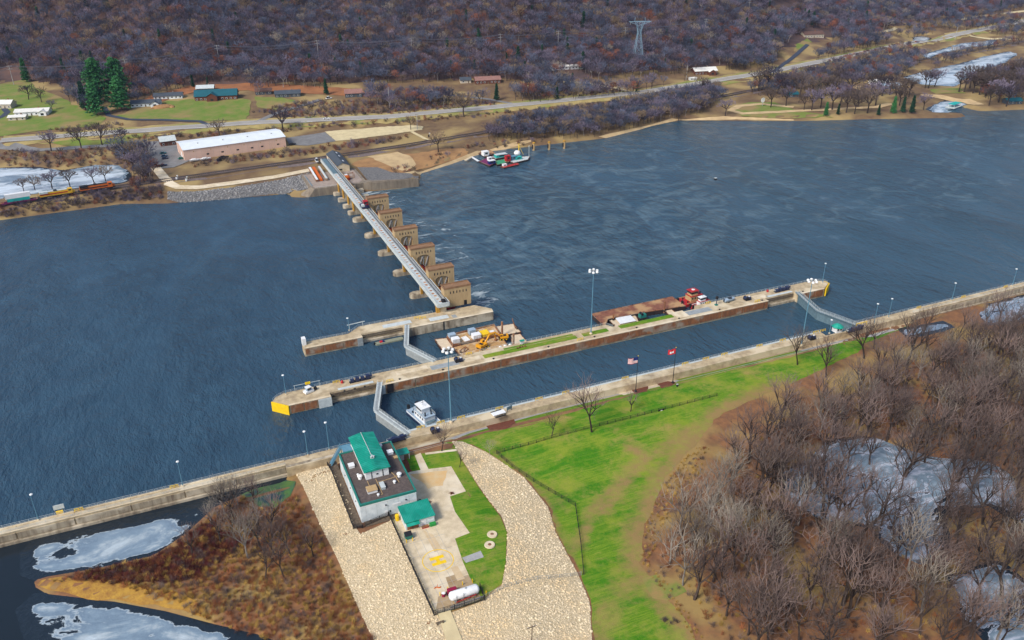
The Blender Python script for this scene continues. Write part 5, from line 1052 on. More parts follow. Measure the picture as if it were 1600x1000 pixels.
drape('apron_strip',[(51.6,178.8),(54,178.8),(53.6,186),(51.4,189)],pm('peach_concrete',(.60,.46,.28),(.52,.38,.22),.5,.9),.127,3); drape('apron_patch',[(53.8,165.4),(56,165.4),(55.8,171),(53.8,171)],MC['peach_concrete'],.13,3)
drape('apron_stain',g2([(640,742),(700,735),(690,760),(668,764),(658,752)]),pm('rusty_concrete',(.62,.38,.15),(.60,.44,.24),.3,.9),.13,3,wob=.8)
b=MB(); zz=ZT+.128
for x in (47.2,49.6,52.4,55.2): b.box(x-.04,x+.04,157,190,zz-.05,zz)
for y in (160,166,172.5,179,185): b.box(44.2,57,y-.04,y+.04,zz-.05,zz+.004)
tag(b.build('apron_joints',M['conc_gy']),kind='structure')
# white fuel tank
tk=thing('fuel_tank','white horizontal tank on stands at the end of the helipad yard','tank',(53.4,159.0,ZT+.12))
prof=[(0.05,-4.35),(.7,-4.2),(1.15,-3.85),(1.3,-3.5),(1.3,3.5),(1.15,3.85),(.7,4.2),(.05,4.35)]; b=MB().lathe((0,0,0),prof,20); b.v=[(z,x,y+1.75) for x,y,z in b.v]; b.build('shell',M['white'],tk,True)
for x in (-2.8,-.9,1,2.8): MB().box(x-.2,x+.2,-1.1,1.1,0,.75).build('saddle',M['steel'],tk)
for x in (-2.6,-.6): MB().bar((x,-1.35,.1),(x,-1.35,3.0),.1).build('ladder_post',M['steel'],tk)
MB().bar((-2.8,-1.5,.6),(3,-1.5,1.2),.18).build('pipe',M['red'],tk); MB().lathe((0.5,0,3.02),[(.3,0),(.3,.25),(.1,.3)],8).build('hatch',M['steel'],tk); MB().box(-4.8,4.8,-2.2,-2.0,0,.5).build('kerb',M['conc_gy'],tk)
t=thing('pump_unit','dark red pump unit behind the white tank','pump',(50.9,161.8,ZT+.13)); MB().box(-1.3,1.3,-.6,.6,.2,1.5).build('housing',pm('magenta_red',(.30,.01,.05),(.22,.01,.04),1,.5),t); MB().box(-1.5,1.5,-.7,.7,0,.2).build('skid',M['black'],t); MB().box(-.4,.1,-.62,-.6,.5,1.3).build('louvre',M['black'],t)
t=thing('red_drum','dark red drum left of the pump unit','drum',(48.4,161.6,ZT+.13)); MB().lathe((0,0,0),[(.5,0),(.5,.45),(.54,.5),(.5,.55),(.5,1.1)],12).build('body',MC['magenta_red'],t); MB().lathe((0,0,1.1),[(.5,0),(.5,.06),(.2,.09)],12).build('lid',M['white'],t)
t=thing('hose_reel','red hose and stand on the helipad slab','hose',(47.9,165.2,ZT+.13)); MB().cyl((0,0,0),(0,0,1.2),.07,6).build('stand',M['orange'],t); b=MB()
for i in range(6): b.bar((-.9+.3*i,.3*math.sin(i),.1),(-.6+.3*i,.3*math.sin(i+1),.1),.22)
b.build('hose',M['orange'],t)
for i,(x,y,l) in enumerate(((69.8,179.2,'round concrete ring on the site lawn, the farther of two'),(67.4,175.2,'round concrete ring on the site lawn, the nearer of two'))):
    t=thing('fire_ring',l,'fire ring',(x,y,ht(x,y)+.06)); b=MB(); n=24
    for k in range(n):
        a=6.2832*k/n;c=6.2832*(k+1)/n; P=lambda r,q,z:(r*math.cos(q),r*math.sin(q),z)
        b.add([P(.55,a,.25),P(.55,c,.25),P(1.5,c,.25),P(1.5,a,.25),P(1.6,a,0),P(1.6,c,0)],[(0,1,2,3),(3,2,5,4)])
    b.build('ring',M['conc_lt'],t); MB().lathe((0,0,0),[(.56,.02),(.56,.2),(.3,.3)],12).build('pit',M['rust'],t)
t=thing('shrub_bed','dark red shrubs in a bed between the large building and the shed','shrub',(55.6,200.4,ZT+.1)); 
for k in range(5): link('shrub',bush(90+k,.9,40,.05,'twig_r',1.2,4),t,(-1.4+.75*k,random.uniform(-.4,.4),0))
for me_ in [o.data for o in t.children]: me_.materials[0]=M['mulch']
t=thing('red_bush','round dark red bush alone on the yard edge','shrub',(*G(706,772)[:2],ZT)); link('branches',bush(99,1.0,50,.05,'twig_r',1.3,4),t); MB().lathe((0,0,-.1),[(.5,0),(.4,.2)],8).build('root_mound',M['mulch'],t)
# kiosk by the downstream gate
t=thing('kiosk','small white kiosk with a teal hipped roof at the downstream gate','kiosk',(255.8,238.4,ZT+.05)); MB().box(-1.6,1.6,-1.4,1.4,0,2.4).build('wall',M['white'],t); n=8
MB().lathe((0,0,2.4),[(2.6,0),(2.6,.15),(1.2,1.1),(.1,1.5)],8).build('roof',M['teal'],t); [MB().box(x-.35,x+.35,-1.45,-1.4,1,2).build('window',M['glass'],t) for x in (-.8,.8)]
# lawn furniture
t=thing('picnic_table','white stone table and benches on the red mulch bed','table',(*G(779,660)[:2],ZT+.15),.1); MB().box(-2.6,2.6,-1.1,1.1,.65,.85).build('top',M['white'],t); [MB().box(x-.3,x+.3,-.7,.7,0,.65).build('leg',M['white'],t) for x in (-1.8,1.8)]; [MB().box(-2.2,2.2,y-.3,y+.3,.3,.45).build('bench',M['black'],t) for y in (-1.9,1.9)]
t=thing('information_board','dark blue information board at the lawn path','sign',(*G(796,655)[:2],ZT+.05),.3); MB().box(-1.2,1.2,-.15,.15,.7,2).build('panel',M['steel_bl'],t); [MB().bar((x,0,0),(x,0,2),.14).build('post',M['black'],t) for x in (-1,1)]
t=thing('litter_bin','dark litter bin beside the lawn path below the flagpoles','bin',(*G(1058,604)[:2],ZT)); MB().lathe((0,0,0),[(.35,0),(.42,.9),(.44,1)],10).build('bin',M['black'],t); MB().lathe((0,0,1),[(.46,0),(.4,.15),(.1,.25)],10).build('lid',M['steel'],t)
t=thing('gauge_box','grey instrument cabinet on the grass right of the flag plaza','cabinet',(*G(1086,573)[:2],ZT)); MB().box(-.8,.8,-.6,.6,0,1.3).build('cabinet',M['black'],t); MB().box(-.9,.9,-.7,.7,1.3,1.45).build('lid',M['steel_lt'],t)
t=thing('gauge_sign','white sign board on the upper guide wall','sign',(*W(94,800,ZT),ZT)); MB().box(-1.5,1.5,-.1,.1,1.2,2.8).build('board',M['steel_lt'],t); [MB().bar((x,0,0),(x,0,2.8),.12).build('post',M['steel'],t) for x in (-1.3,1.3)]; MB().box(-1,1,-.9,-.5,0,1).build('cabinet',M['yellow'],t)
t=thing('gate_box','dark metal box gate in the lawn fence','gate',(*G(1033,642)[:2],3.2)); MB().box(-1.1,1.1,-.1,.1,0,1.9).build('panel',M['black'],t); [MB().bar((x,0,0),(x,0,2.1),.16).build('post',M['black'],t) for x in (-1.2,1.2)]; MB().box(-.3,.5,-.14,-.11,.9,1.5).build('notice',M['white'],t)
x,y=W(831,1004,3); t=thing('utility_pole','dark utility pole with a crossarm at the bottom edge','utility pole',(x,y,ht(x,y))); MB().cyl((0,0,-.3),(0,0,7),.16,8,.11).build('pole',M['wood'],t); MB().box(-1.3,1.3,-.08,.08,6.2,6.4).build('crossarm',M['wood'],t); [MB().lathe((q,0,6.4),[(.06,0),(.09,.12),(.04,.2)],6).build('insulator',M['white'],t) for q in (-1.1,0.4,1.1)]
x,y=W(688,978,3.4); t=thing('wooden_bench','small brown wooden beam bench beside the dirt track','bench',(x,y,ht(x,y)+.5)); MB().box(-1.1,1.1,-.2,.2,.4,.55).build('seat',M['wood'],t); [MB().box(q-.12,q+.12,-.2,.2,-.3,.4).build('leg',M['wood'],t) for q in (-.8,.8)]
t=thing('notice_kiosk','white and teal notice stand on the grassed middle wall','sign',(125.5,282.8,ZT+.1)); MB().box(-.8,.8,-.15,.15,.6,2).build('board',M['white'],t); MB().gable(-1,1,-.5,.5,2.1,2.5,'x',.1,.1).build('roof',M['teal'],t); [MB().bar((q,0,0),(q,0,2.1),.14).build('post',M['black'],t) for q in (-.7,.7)]
t=thing('shrub_row','low dark red shrubs on the grass strip of the middle wall','shrub',(124.5,280.5,ZT+.15)); [link('shrub',bush(80+k,.8,30,.05,'twig_r',1.2,3),t,(-2+k*1.2,random.uniform(-.4,.4),0)) for k in range(4)]
# ------------------------------------------------------------------ boats and barges
def pxpoly(pts,z): return [W(a,b,z) for a,b in pts]
def box_on(parent,o,poly,z0,z1,name,mat): return link(name,MB().prism([(x-o[0],y-o[1]) for x,y in poly],z0,z1).mesh(name,mat),parent)
def r4(a,b): return (620+a/6.667,440+b/6.667)
def r5(a,b): return (900+a/6.667,420+b/6.667)
M['hull']=pm('dark_hull_paint',(.02,.018,.02),(.05,.03,.025),.6,.7); M['deck_tan']=pm('timber_deck',(.50,.31,.13),(.36,.20,.08),.7,.9,c3=(.56,.43,.28),s3=.3); M['deck_pale']=pm('pale_deck',(.66,.54,.38),(.56,.44,.30),.6,.9)
def barge(lab,px,z,deck,conv,rim=True,name='barge'):
    poly=pxpoly([conv(*q) for q in px],z); c=np.mean(poly,0); t=thing(name,lab,'barge',(c[0],c[1],0)); L=[(x-c[0],y-c[1]) for x,y in poly]
    MB().prism(L,-.6,z-.12).build('hull',M['hull'],t); MB().prism(L,z-.12,z).build('deck',M[deck],t)
    if rim:
        b=MB()
        for a,d in zip(L,L[1:]+L[:1]): b.bar((*a,z+.06),(*d,z+.06),.25,.14)
        b.build('gunwale',M['rust'],t)
    b=MB()
    for a,d in zip(L,L[1:]+L[:1]):
        n=max(2,int(math.hypot(a[0]-d[0],a[1]-d[1])/6))
        for k in range(n): q=(a[0]+(d[0]-a[0])*(k+.5)/n,a[1]+(d[1]-a[1])*(k+.5)/n); b.cyl((q[0]*.985,q[1]*.985,z),(q[0]*.985,q[1]*.985,z+.45),.16,6)
    b.build('bollards',M['black'],t)
    return t,c,L
barge('pale square barge at the left end of the work fleet',[(395,602),(518,588),(588,688),(476,716)],1.3,'deck_pale',r4)
t,c,L=barge('rust-sided deck barge carrying white and blue tanks',[(520,572),(1016,455),(1085,560),(582,672)],1.5,'deck_tan',r4)
b=MB()
for a,d in zip(L,L[1:]+L[:1]): b.bar((a[0]*.98,a[1]*.98,1.9),(d[0]*.98,d[1]*.98,1.9),.22,.9)
b.build('side_wall',M['rust'],t)
barge('timber-decked barge under the yellow excavator beside the middle wall',[(590,684),(1085,566),(1180,700),(690,800)],1.4,'deck_tan',r4)
barge('tan deck barge with brown spud posts at the right of the work fleet',[(1020,470),(1215,440),(1292,525),(1100,562)],1.4,'deck_pale',r4)
barge('pale deck barge against the middle wall beside the right spud',[(1190,560),(1285,545),(1382,655),(1200,692)],1.45,'deck_pale',r4)
def tank_box(lab,px,py,z,lx,ly,h,mat,name='container',cat='container',a=.03):
    x,y=W(*r4(px,py),z); t=thing(name,lab,cat,(x,y,z),a); MB().box(-lx/2,lx/2,-ly/2,ly/2,.1,h).build('box',M[mat],t); MB().box(-lx/2-.08,lx/2+.08,-ly/2-.08,ly/2+.08,h,h+.14).build('lid',M[mat],t); b=MB()
    for q in np.linspace(-lx/2+.3,lx/2-.3,5): b.box(q-.05,q+.05,-ly/2-.06,-ly/2,.1,h)
    b.build('ribs',M['steel'],t); MB().box(-lx/2,lx/2,-ly/2,ly/2,0,.1).build('skid',M['black'],t)
M['blgrey']=pm('blue_grey_box',(.33,.42,.50),(.27,.35,.43),.6,.6)
tank_box('blue-grey box behind a white one at the left of the tank barge',575,588,1.6,3,2.4,2.0,'blgrey'); tank_box('white box at the left corner of the tank barge',612,632,1.6,3.2,2.6,2.0,'white'); tank_box('blue-grey box in the middle of the tank barge',782,543,1.6,3,2.4,2.2,'blgrey'); tank_box('white box in the middle of the tank barge',828,590,1.6,3.6,2.8,2.1,'white'); tank_box('yellow box at the right of the tank barge',918,558,1.6,3.4,4.2,1.4,'yellow')
x,y=W(*r4(720,600),1.6); t=thing('pipe_bundle','white pipes lying between the boxes on the tank barge','pipes',(x,y,1.55),.2); 
for k in range(5): MB().cyl((-1.5+k*.55,-2.2,.25),(-1.0+k*.55,2.2,.25),.2,8).build('pipe',M['white'],t)
x,y=W(*r4(990,545),1.6); t=thing('welder_cart','small white and black engine cart beside the yellow box','generator',(x,y,1.55)); MB().box(-.9,.9,-.6,.6,.4,1.5).build('housing',M['white'],t); [MB().cyl((q,-.7,.35),(q,.7,.35),.33,8).build('wheel',M['rubber'],t) for q in (-.6,.6)]; MB().box(-.5,.2,-.63,-.6,.6,1.2).build('grille',M['black'],t)
def spud(conv,px,py,z,h,lab,lean=(0,0),mat='rust',r=.45):
    x,y=W(*conv(px,py),z); t=thing('spud_post',lab,'spud post',(x,y,z),0,None); MB().cyl((0,0,-1),(lean[0],lean[1],h),r,10).build('post',M[mat],t); MB().lathe((0,0,-.05),[(r*1.7,0),(r*1.7,.5),(r*1.1,.6)],10).build('collar',M['black'],t)
spud(r4,1098,560,1.5,6.8,'tall brown spud post behind the excavator boom'); spud(r4,1216,682,1.5,6.6,'tall dark spud post beside the middle wall'); spud(r4,1255,495,1.5,4.6,'leaning thin pole at the far corner of the work fleet',(-2,.6),r=.18); spud(r4,1240,485,1.5,4.8,'second leaning thin pole at the far corner of the work fleet',(-1.4,.8),r=.18)
spud(r5,918,440,1.6,3.6+1.2,'brown spud post at the right of the white-covered float',r=.35); spud(r5,389,530,1.6,2.8,'short brown spud post at the left of the white-covered float',r=.35)
def excavator(lab,px,py,z,rz,s=1.):
    x,y=W(*r4(px,py),z); t=thing('excavator',lab,'excavator',(x,y,z),rz,None,s)
    for k in (-1,1):
        tr=MB().profile([(-2.3,.3),(-1.9,0),(1.9,0),(2.3,.3),(2.3,.7),(1.9,.95),(-1.9,.95),(-2.3,.7)],'y',k*1.3-.35,k*1.3+.35).build('track',M['black'],t)
        for q in (-1.7,0,1.7): MB().cyl((q,k*1.68-.05,.48),(q,k*1.68+.05,.48),.36,10).build('track_wheel',M['yellow'],tr)
    MB().box(-2.6,1.6,-1.5,1.5,1.1,2.2).build('house',M['yellow_o'],t); MB().box(-2.9,-1.9,-1.45,1.45,1.2,2.5).build('counterweight',M['yellow_o'],t)
    cb_=MB().box(.2,1.8,.3,1.45,2.2,3.3).build('cab',M['yellow_o'],t); MB().box(1.8,1.84,.4,1.35,2.4,3.2).build('windscreen',M['glass'],cb_); MB().box(.4,1.6,1.45,1.48,2.4,3.2).build('side_window',M['glass'],cb_); MB().box(.4,1.6,.27,.3,2.4,3.2).build('side_window',M['glass'],cb_)
    MB().box(-1.8,-.4,-.8,.8,2.2,2.5).build('engine_cover',M['black'],t)
    MB().bar((1.3,-.3,1.9),(4.2,-.3,4.4),.45,.6).bar((4.2,-.3,4.4),(7.6,-.3,3.9),.42,.55).build('boom',M['yellow_o'],t); MB().bar((7.6,-.3,4.1),(8.6,-.3,.9),.35,.45).build('stick',M['yellow_o'],t)
    MB().profile([(8.3,.9),(9.3,.7),(9.2,-.1),(8.4,-.2),(7.8,.3)],'y',-.9,.3).build('bucket',M['rust'],t); MB().cyl((2,-.3,1.9),(3.6,-.3,3.5),.12,6).build('hydraulic_ram',M['steel'],t)
M['yellow_o']=pm('machine_yellow',(.72,.33,.01),(.60,.26,.01),.8,.5)
excavator('yellow tracked excavator on the timber-decked barge',895,690,1.42,.5); excavator('second yellow excavator with lowered arm behind the tall spud post',1105,598,1.5,2.9,.8)
x,y=W(*r4(700,720),1.4); t=thing('dredge_bucket','brown steel frame lying on the timber-decked barge','frame',(x,y,1.42),.6); b=MB()
for p,q in (((-2,-1,.2),(2,-1,.2)),((2,-1,.2),(2.4,1,.6)),((2.4,1,.6),(-1.6,1.2,.3)),((-1.6,1.2,.3),(-2,-1,.2)),((-2,-1,.2),(2.4,1,.6))): b.bar(p,q,.25)
b.build('frame',M['rust'],t); MB().box(-2.6,-1.8,-.5,.5,0,.6).build('foot',M['wood'],t)
for k,(px,py,l) in enumerate(((1080,695,'leftmost of three white sacks beside the right spud'),(1130,682,'middle one of three white sacks beside the right spud'),(1180,672,'rightmost of three white sacks beside the right spud'))):
    x,y=W(*r4(px,py),1.5); t=thing('bulk_sack',l,'sack',(x,y,1.45),0,'white sacks on the work fleet'); MB().lathe((0,0,0),[(.6,0),(.75,.3),(.75,.8),(.5,1.05),(.15,1.15)],10).build('sack',M['white'],t); MB().bar((-.3,0,1.05),(.3,0,1.25),.08).build('loop',M['steel'],t)
# rusty barge with red towboat
t,c,L=barge('long rusty red deck barge tied outside the middle wall',[(160,470),(1000,290),(1142,388),(640,466),(335,522),(300,600)],2.1,'rustdeck',r5)
t,c,L=barge('float with a white covered deck between the rusty barge and the wall',[(330,520),(610,470),(660,560),(420,612)],1.3,'deck_pale',r5); 
poly=pxpoly([r5(*q) for q in ((400,505),(560,474),(626,542),(462,575))],1.9); cc=np.mean(poly,0); t=thing('tarp_cover','white tarpaulin stretched over the small float','tarp',(cc[0],cc[1],1.35)); pp=[(x-cc[0],y-cc[1]) for x,y in poly]; MB().prism(pp,.5,.62).build('sheet',M['white'],t); [MB().bar((q[0]*.95,q[1]*.95,0),(q[0]*.95,q[1]*.95,.5),.12).build('support',M['black'],t) for q in pp]
barge('pale float at the right end of the rusty barge',[(925,440),(985,415),(1062,478),(990,500)],1.4,'deck_pale',r5)
x,y=W(*r5(690,505),1.6); t=thing('water_pump','teal and dark pump machine beside the white-covered float','pump',(x,y,ZT-2.6)); MB().box(-1.6,1.6,-1,1,0,1.6).build('housing',M['teal_d'],t); MB().cyl((-.6,-1.1,1.9),(-.6,1.1,1.9),.6,10).build('reel',M['black'],t); MB().box(-2,2,-1.2,1.2,-.9,0).build('raft',M['hull'],t)
def towboat(lab,x,y,rz,L,B,hullm,deckm,housem,roofm,s=1.,funnel='black',twin=True,group=None):
    t=thing('towboat',lab,'towboat',(x,y,0),rz,group,s); h=L/2; w=B/2
    MB().prism([(-h,-w*.85),(h*.82,-w),(h,-w*.8),(h,w*.8),(h*.82,w),(-h,w*.85)],-.6,1.3,[(-h,-w*.95),(h*.85,-w*1.05),(h*1.03,-w*.85),(h*1.03,w*.85),(h*.85,w*1.05),(-h,w*.95)]).build('hull',M[hullm],t)
    MB().prism([(-h*.98,-w*.93),(h*.84,-w*1.02),(h*1.0,-w*.83),(h*1.0,w*.83),(h*.84,w*1.02),(-h*.98,w*.93)],1.3,1.42).build('deck',M[deckm],t)
    b=MB(); P=[(-h*.98,-w*.93),(h*.6,-w*1.0)]; 
    for k in (-1,1): b.bar((-h*.97,k*w*.93,1.75),(h*.8,k*w*1.0,1.75),.08,.5)
    b.build('bulwark',M[housem],t)
    for k in (-1,1): MB().box(h*.97,h*1.1,k*w*.5-.45,k*w*.5+.45,.5,3.0).build('push_knee',M['black'],t)
    hs=MB().box(-h*.75,h*.3,-w*.62,w*.62,1.42,3.9).build('deckhouse',M[housem],t)
    for k in (-1,1):
        for q in range(4): MB().box(-h*.62+q*h*.24,-h*.5+q*h*.24,min(k*w*.62,k*(w*.62+.05)),max(k*w*.62,k*(w*.62+.05)),2.5,3.3).build('window',M['glass'],hs)
    MB().box(-h*.78,h*.34,-w*.66,w*.66,3.9,4.05).build('boat_deck',M[deckm],t)
    ph=MB().box(-h*.35,h*.22,-w*.48,w*.48,4.05,6.2).build('pilothouse',M[housem],t)
    MB().box(-h*.33,h*.225,-w*.49,w*.49,5.0,5.85).build('window_band',M['glass'],ph); MB().box(-h*.42,h*.3,-w*.56,w*.56,6.2,6.4).build('roof',M[roofm],ph)
    for k in (-1,1): MB().cyl((-h*.6,k*w*.35,4.05),(-h*.6,k*w*.35,5.6),.28,8).build('exhaust_stack',M[funnel],t)
    MB().bar((-h*.1,0,6.4),(-h*.1,0,8.4),.1).bar((-h*.1,-.8,7.8),(-h*.1,.8,7.8),.08).build('mast',M['black'],t); MB().box(-h*.2,0,-.6,.6,6.4,6.7).build('radar',M['white'],t)
    for k in (-1,1): MB().cyl((h*.55,k*w*.55,1.42),(h*.55,k*w*.55,2.2),.3,8).build('capstan',M['black'],t)
    return t
tb=towboat('white and blue towboat lying inside the lock chamber',71.6,252.6,R(102),14.5,7.2,'navy','blgrey','white','white')
railing([(-5.6,2.3,4.05),(2.3,2.3,4.05),(2.3,-2.3,4.05),(-5.6,-2.3,4.05)],tb,name='deck_railing',mat=M['steel_lt'],step=1.2); MB().cyl((4.6,-1.2,1.42),(4.6,1.2,1.42+.9),.35,8).build('winch',M['black'],tb); MB().box(-6.6,-5.2,-1.8,1.8,1.42,2.3).build('deck_locker',M['steel_bl'],tb)
x,y=W(*r5(1215,330),1.4); towboat('red and yellow towboat pushing the rusty barge',x,y+1.2,R(184),13,7,'red','red','yellow_c' if 0 else 'tan','red')
x,y=W(*r5(1290,375),1.2); towboat('small red workboat with a white roof against the middle wall',x+.4,y-.2,R(186),12.5,4.6,'red','red','white','white',.85)
# skiff on the wall, jon boat in the disused lock
def skiff(lab,x,y,z,rz,L,mat,trailer):
    t=thing('skiff',lab,'boat',(x,y,z),rz); h=L/2; o=.7 if trailer else 0
    MB().prism([(-h,-.8),(h*.55,-.8),(h,0),(h*.55,.8),(-h,.8)],o,o+.9,[(-h,-1.05),(h*.55,-1.05),(h*1.1,0),(h*.55,1.05),(-h,1.05)]).build('hull',M[mat],t); MB().box(-h*.2,h*.3,-.7,.7,o+.9,o+1.5).build('console',M['glass'],t); MB().box(-h-.45,-h,-.25,.25,o+.1,o+1.4).build('outboard_motor',M['black'],t); MB().box(-h*.8,h*.5,-.85,.85,o+.86,o+.92).build('thwart',M['blgrey'],t)
    if trailer:
        MB().bar((-h*.7,0,.5),(h*1.3,0,.5),.16).build('trailer_frame',M['steel'],t); [MB().cyl((-h*.3,k*.95-.1,.35),(-h*.3,k*.95+.1,.35),.35,10).build('wheel',M['rubber'],t) for k in (-1,1)]
skiff('pale blue skiff on a trailer on the middle wall',231.3,282.0,ZT,.12,6.4,'blgrey',True)
t=thing('work_flat','long low green-grey work flat moored in the wall recess','barge',(76.5,315.6,ZU),.03); MB().prism([(-6.3,-1.2),(5.8,-1.2),(6.4,-.6),(6.4,.6),(5.8,1.2),(-6.3,1.2)],-.3,.55).build('hull',pm('green_grey_deck',(.26,.27,.19),(.20,.21,.15),.8,.8),t); MB().box(-6.1,6,-1.05,1.05,.55,.6).build('deck',MC['green_grey_deck'],t); MB().box(-4.2,-3.0,-.4,.5,.6,1.2).build('pink_crate',M['flagred'],t); MB().box(-2.9,-2.1,-.4,.4,.6,1.1).build('blue_crate',M['flagblue'],t); MB().box(-6.9,-6.3,-.25,.25,.1,1.1).build('outboard_motor',M['black'],t)
t=thing('white_workboat','small white boat with a wheelhouse on the upstream end of the middle wall','boat',(35.2,281.6,ZT),.35); MB().box(-1.8,1.8,-1.1,1.1,.2,1.0).build('hull',M['white'],t); MB().box(-.9,.9,-.9,.9,1.0,2.4).build('cab',M['blgrey'],t); MB().box(-.8,.8,-.93,-.9,1.5,2.2).build('window',M['glass'],t); MB().box(-1,1,-1,1,2.4,2.55).build('roof',M['white'],t); MB().cyl((2.6,0,.7),(3.4,0,.7),.7,10).build('cable_reel',M['black'],t)
for x,y,l in ((48.6,283.2,'small red buoy on the upstream end of the middle wall'),(254.6,283.5,'small red buoy on the downstream end of the middle wall')):
    t=thing('buoy',l,'buoy',(x,y,ZT)); MB().lathe((0,0,0),[(.5,0),(.6,.4),(.5,.8),(.15,1.3)],10).build('float',M['red'],t); MB().lathe((0,0,1.3),[(.05,0),(.14,.1),(.05,.25)],6).build('ring',M['black'],t)
t=thing('signal_mast','black signal mast beside the skiff on the middle wall','signal',(223.5,281.3,ZT)); MB().cyl((0,0,0),(0,0,4.5),.2,8).build('post',M['navy'],t); MB().box(-.5,.5,-.4,.4,3.2,4.6).build('lamp_box',M['black'],t); MB().box(-.6,.6,-.6,.6,0,.5).build('base',M['teal_d'],t)
# ------------------------------------------------------------------ far bank: railway, train, warehouse, houses, lines
rl=dens([(a,b) for a,b in RAIL if -300<=a<=1500],20)
drape('railway_ballast',strip(rl,13),M['ballast'],.12,6)
M['rail']=pm('rail_steel',(.085,.07,.075),(.05,.04,.045),.5,.5)
def rail_line(off,lab):
    t=thing('railway_track',lab,'railway track',(0,585,6.4)); 
    for k in (-.75,.75):
        b=MB()
        for p,q in zip(rl[:-1],rl[1:]): b.bar((p.x,p.y+off+k-585,0),(q.x,q.y+off+k-585,0),.22,.25)
        b.build('rail',M['rail'],t)
    b=MB()
    for p,q in zip(rl[:-1],rl[1:]):
        n=max(1,int((q-p).length/1.3))
        for i in range(n):
            m=p+(q-p)*i/n
            if -150<m.x<520: b.box(m.x-.28,m.x+.28,m.y+off-585-1.3,m.y+off-585+1.3,-.3,-.13)
    tag(b.build('sleepers',M['wood'],t),kind='stuff')
rail_line(-2.4,'near railway track carrying the train along the far bank'); rail_line(2.4,'far railway track behind the train')
def on_rail(x): 
    y=float(pl(RAIL,x)); d=math.atan2(float(pl(RAIL,x+5))-float(pl(RAIL,x-5)),10); return (x,y-2.4,6.55),d
def bogies(t,xs):
    for x in xs:
        bg_=MB().box(x-1.7,x+1.7,-1.15,1.15,.35,.9).build('bogie',M['black'],t)
        for q in (-1.1,1.1):
            for s in (-.8,.8): MB().cyl((x+q,s-.08,.45),(x+q,s+.08,.45),.45,10).build('wheel',M['rail'],bg_)
def loco(x,L,lab,c1,c2,roof):
    p,a=on_rail(x); t=thing('locomotive',lab,'locomotive',p,a); h=L/2
    MB().box(-h,h,-1.5,1.5,.95,1.5).build('frame',M['black'],t); bogies(t,(-h+3.4,h-3.4)); MB().box(-2.8,2.8,-1.3,1.3,.4,.95).build('fuel_tank',M['black'],t)
    MB().box(-h+1.2,h-4.2,-1.15,1.15,1.5,4.0).build('engine_hood',M[c1],t); b=MB().box(-h+1.4,h-4.4,-1.0,1.0,4.0,4.35); b.build('hood_roof',M[roof],t)
    MB().box(-h+1.3,-h+6,-1.5,1.5,3.3,4.45).build('radiator_wing',M[roof],t); cb_=MB().box(h-4.2,h-1.6,-1.5,1.5,1.5,4.5).build('cab',M[c1],t); MB().box(h-1.62,h-1.57,-1.2,1.2,3.2,4.1).build('windscreen',M['glass'],cb_); [MB().box(h-3.8,h-2.2,min(k*1.5,k*1.54),max(k*1.5,k*1.54),3.2,4.1).build('side_window',M['glass'],cb_) for k in (-1,1)]
    MB().box(h-1.6,h-.3,-1.0,1.0,1.5,3.1).build('nose',M[c1],t); MB().box(-h+1.5,h-4.4,-1.2,-1.151,2.4,3.0).build('side_stripe',M[c2],t); MB().box(-1.5,.5,-1.3,1.3,4.35,4.6).build('exhaust',M['black'],t)
    for k in (-1,1): railing([(-h+.2,k*1.45,1.5),(h-1,k*1.45,1.5)],t,step=2.5,name='handrail',mat=M[c2],rails=(1.0,))
M['uy']=pm('locomotive_yellow',(.72,.42,.02),(.60,.34,.02),.8,.5); M['og']=pm('locomotive_orange',(.62,.15,.02),(.50,.11,.02),.8,.5); M['tealc']=pm('teal_container',(.02,.40,.36),(.02,.33,.30),.8,.6); M['bluec']=pm('blue_container',(.02,.05,.25),(.02,.04,.2),.8,.6); M['purp']=pm('purple_wagon',(.18,.02,.09),(.14,.02,.08),.8,.6)
loco(-42,22,'orange and dark locomotive at the head of the train','og','black','black'); loco(-65,21.5,'yellow locomotive coupled behind the orange one','uy','red','steel_lt')
def well_car(x,lab):
    p,a=on_rail(x); t=thing('well_car',lab,'freight wagon',p,a); MB().box(-9.6,9.6,-1.45,-1.25,.5,1.5).box(-9.6,9.6,1.25,1.45,.5,1.5).build('side_sill',M['purp'],t); MB().box(-9,9,-1.25,1.25,.45,.6).build('well_floor',M['black'],t); bogies(t,(-9,9)); [MB().box(k*9.2-1.2,k*9.2+1.2,-1.4,1.4,1.0,1.3).build('end_platform',M['rust'],t) for k in (-1,1)]
    return p,a
def box_c(p,a,z,L,lab,m,grp='containers on the train',txt=None):
    t=thing('freight_container',lab,'container',(p[0],p[1],p[2]+z),a,grp); MB().box(-L/2,L/2,-1.22,1.22,0,2.75).build('box',M[m],t); b=MB()
    for q in np.linspace(-L/2+.3,L/2-.3,14): b.box(q-.08,q+.08,-1.26,-1.22,.15,2.6)
    b.build('side_ribs',M[m],t); MB().box(L/2,L/2+.05,-1.1,1.1,.1,2.6).build('doors',M['steel_lt'],t); [MB().box(x-.09,x+.09,-1.28,-1.2,0,2.8).build('corner_post',M[m],t) for x in (-L/2+.1,L/2-.1)]
    if txt:
        c=bpy.data.curves.new('lettering','FONT'); c.body=txt; c.size=1.0; c.extrude=.01; o=bpy.data.objects.new('lettering_src',c); COL.objects.link(o); dg=bpy.context.evaluated_depsgraph_get(); me=bpy.data.meshes.new_from_object(o.evaluated_get(dg)); bpy.data.objects.remove(o)
        me.materials.clear(); me.materials.append(M['red']); l=link('lettering',me,t,(-L/2+.8,-1.3,1.4)); l.rotation_euler=(R(90),0,0)
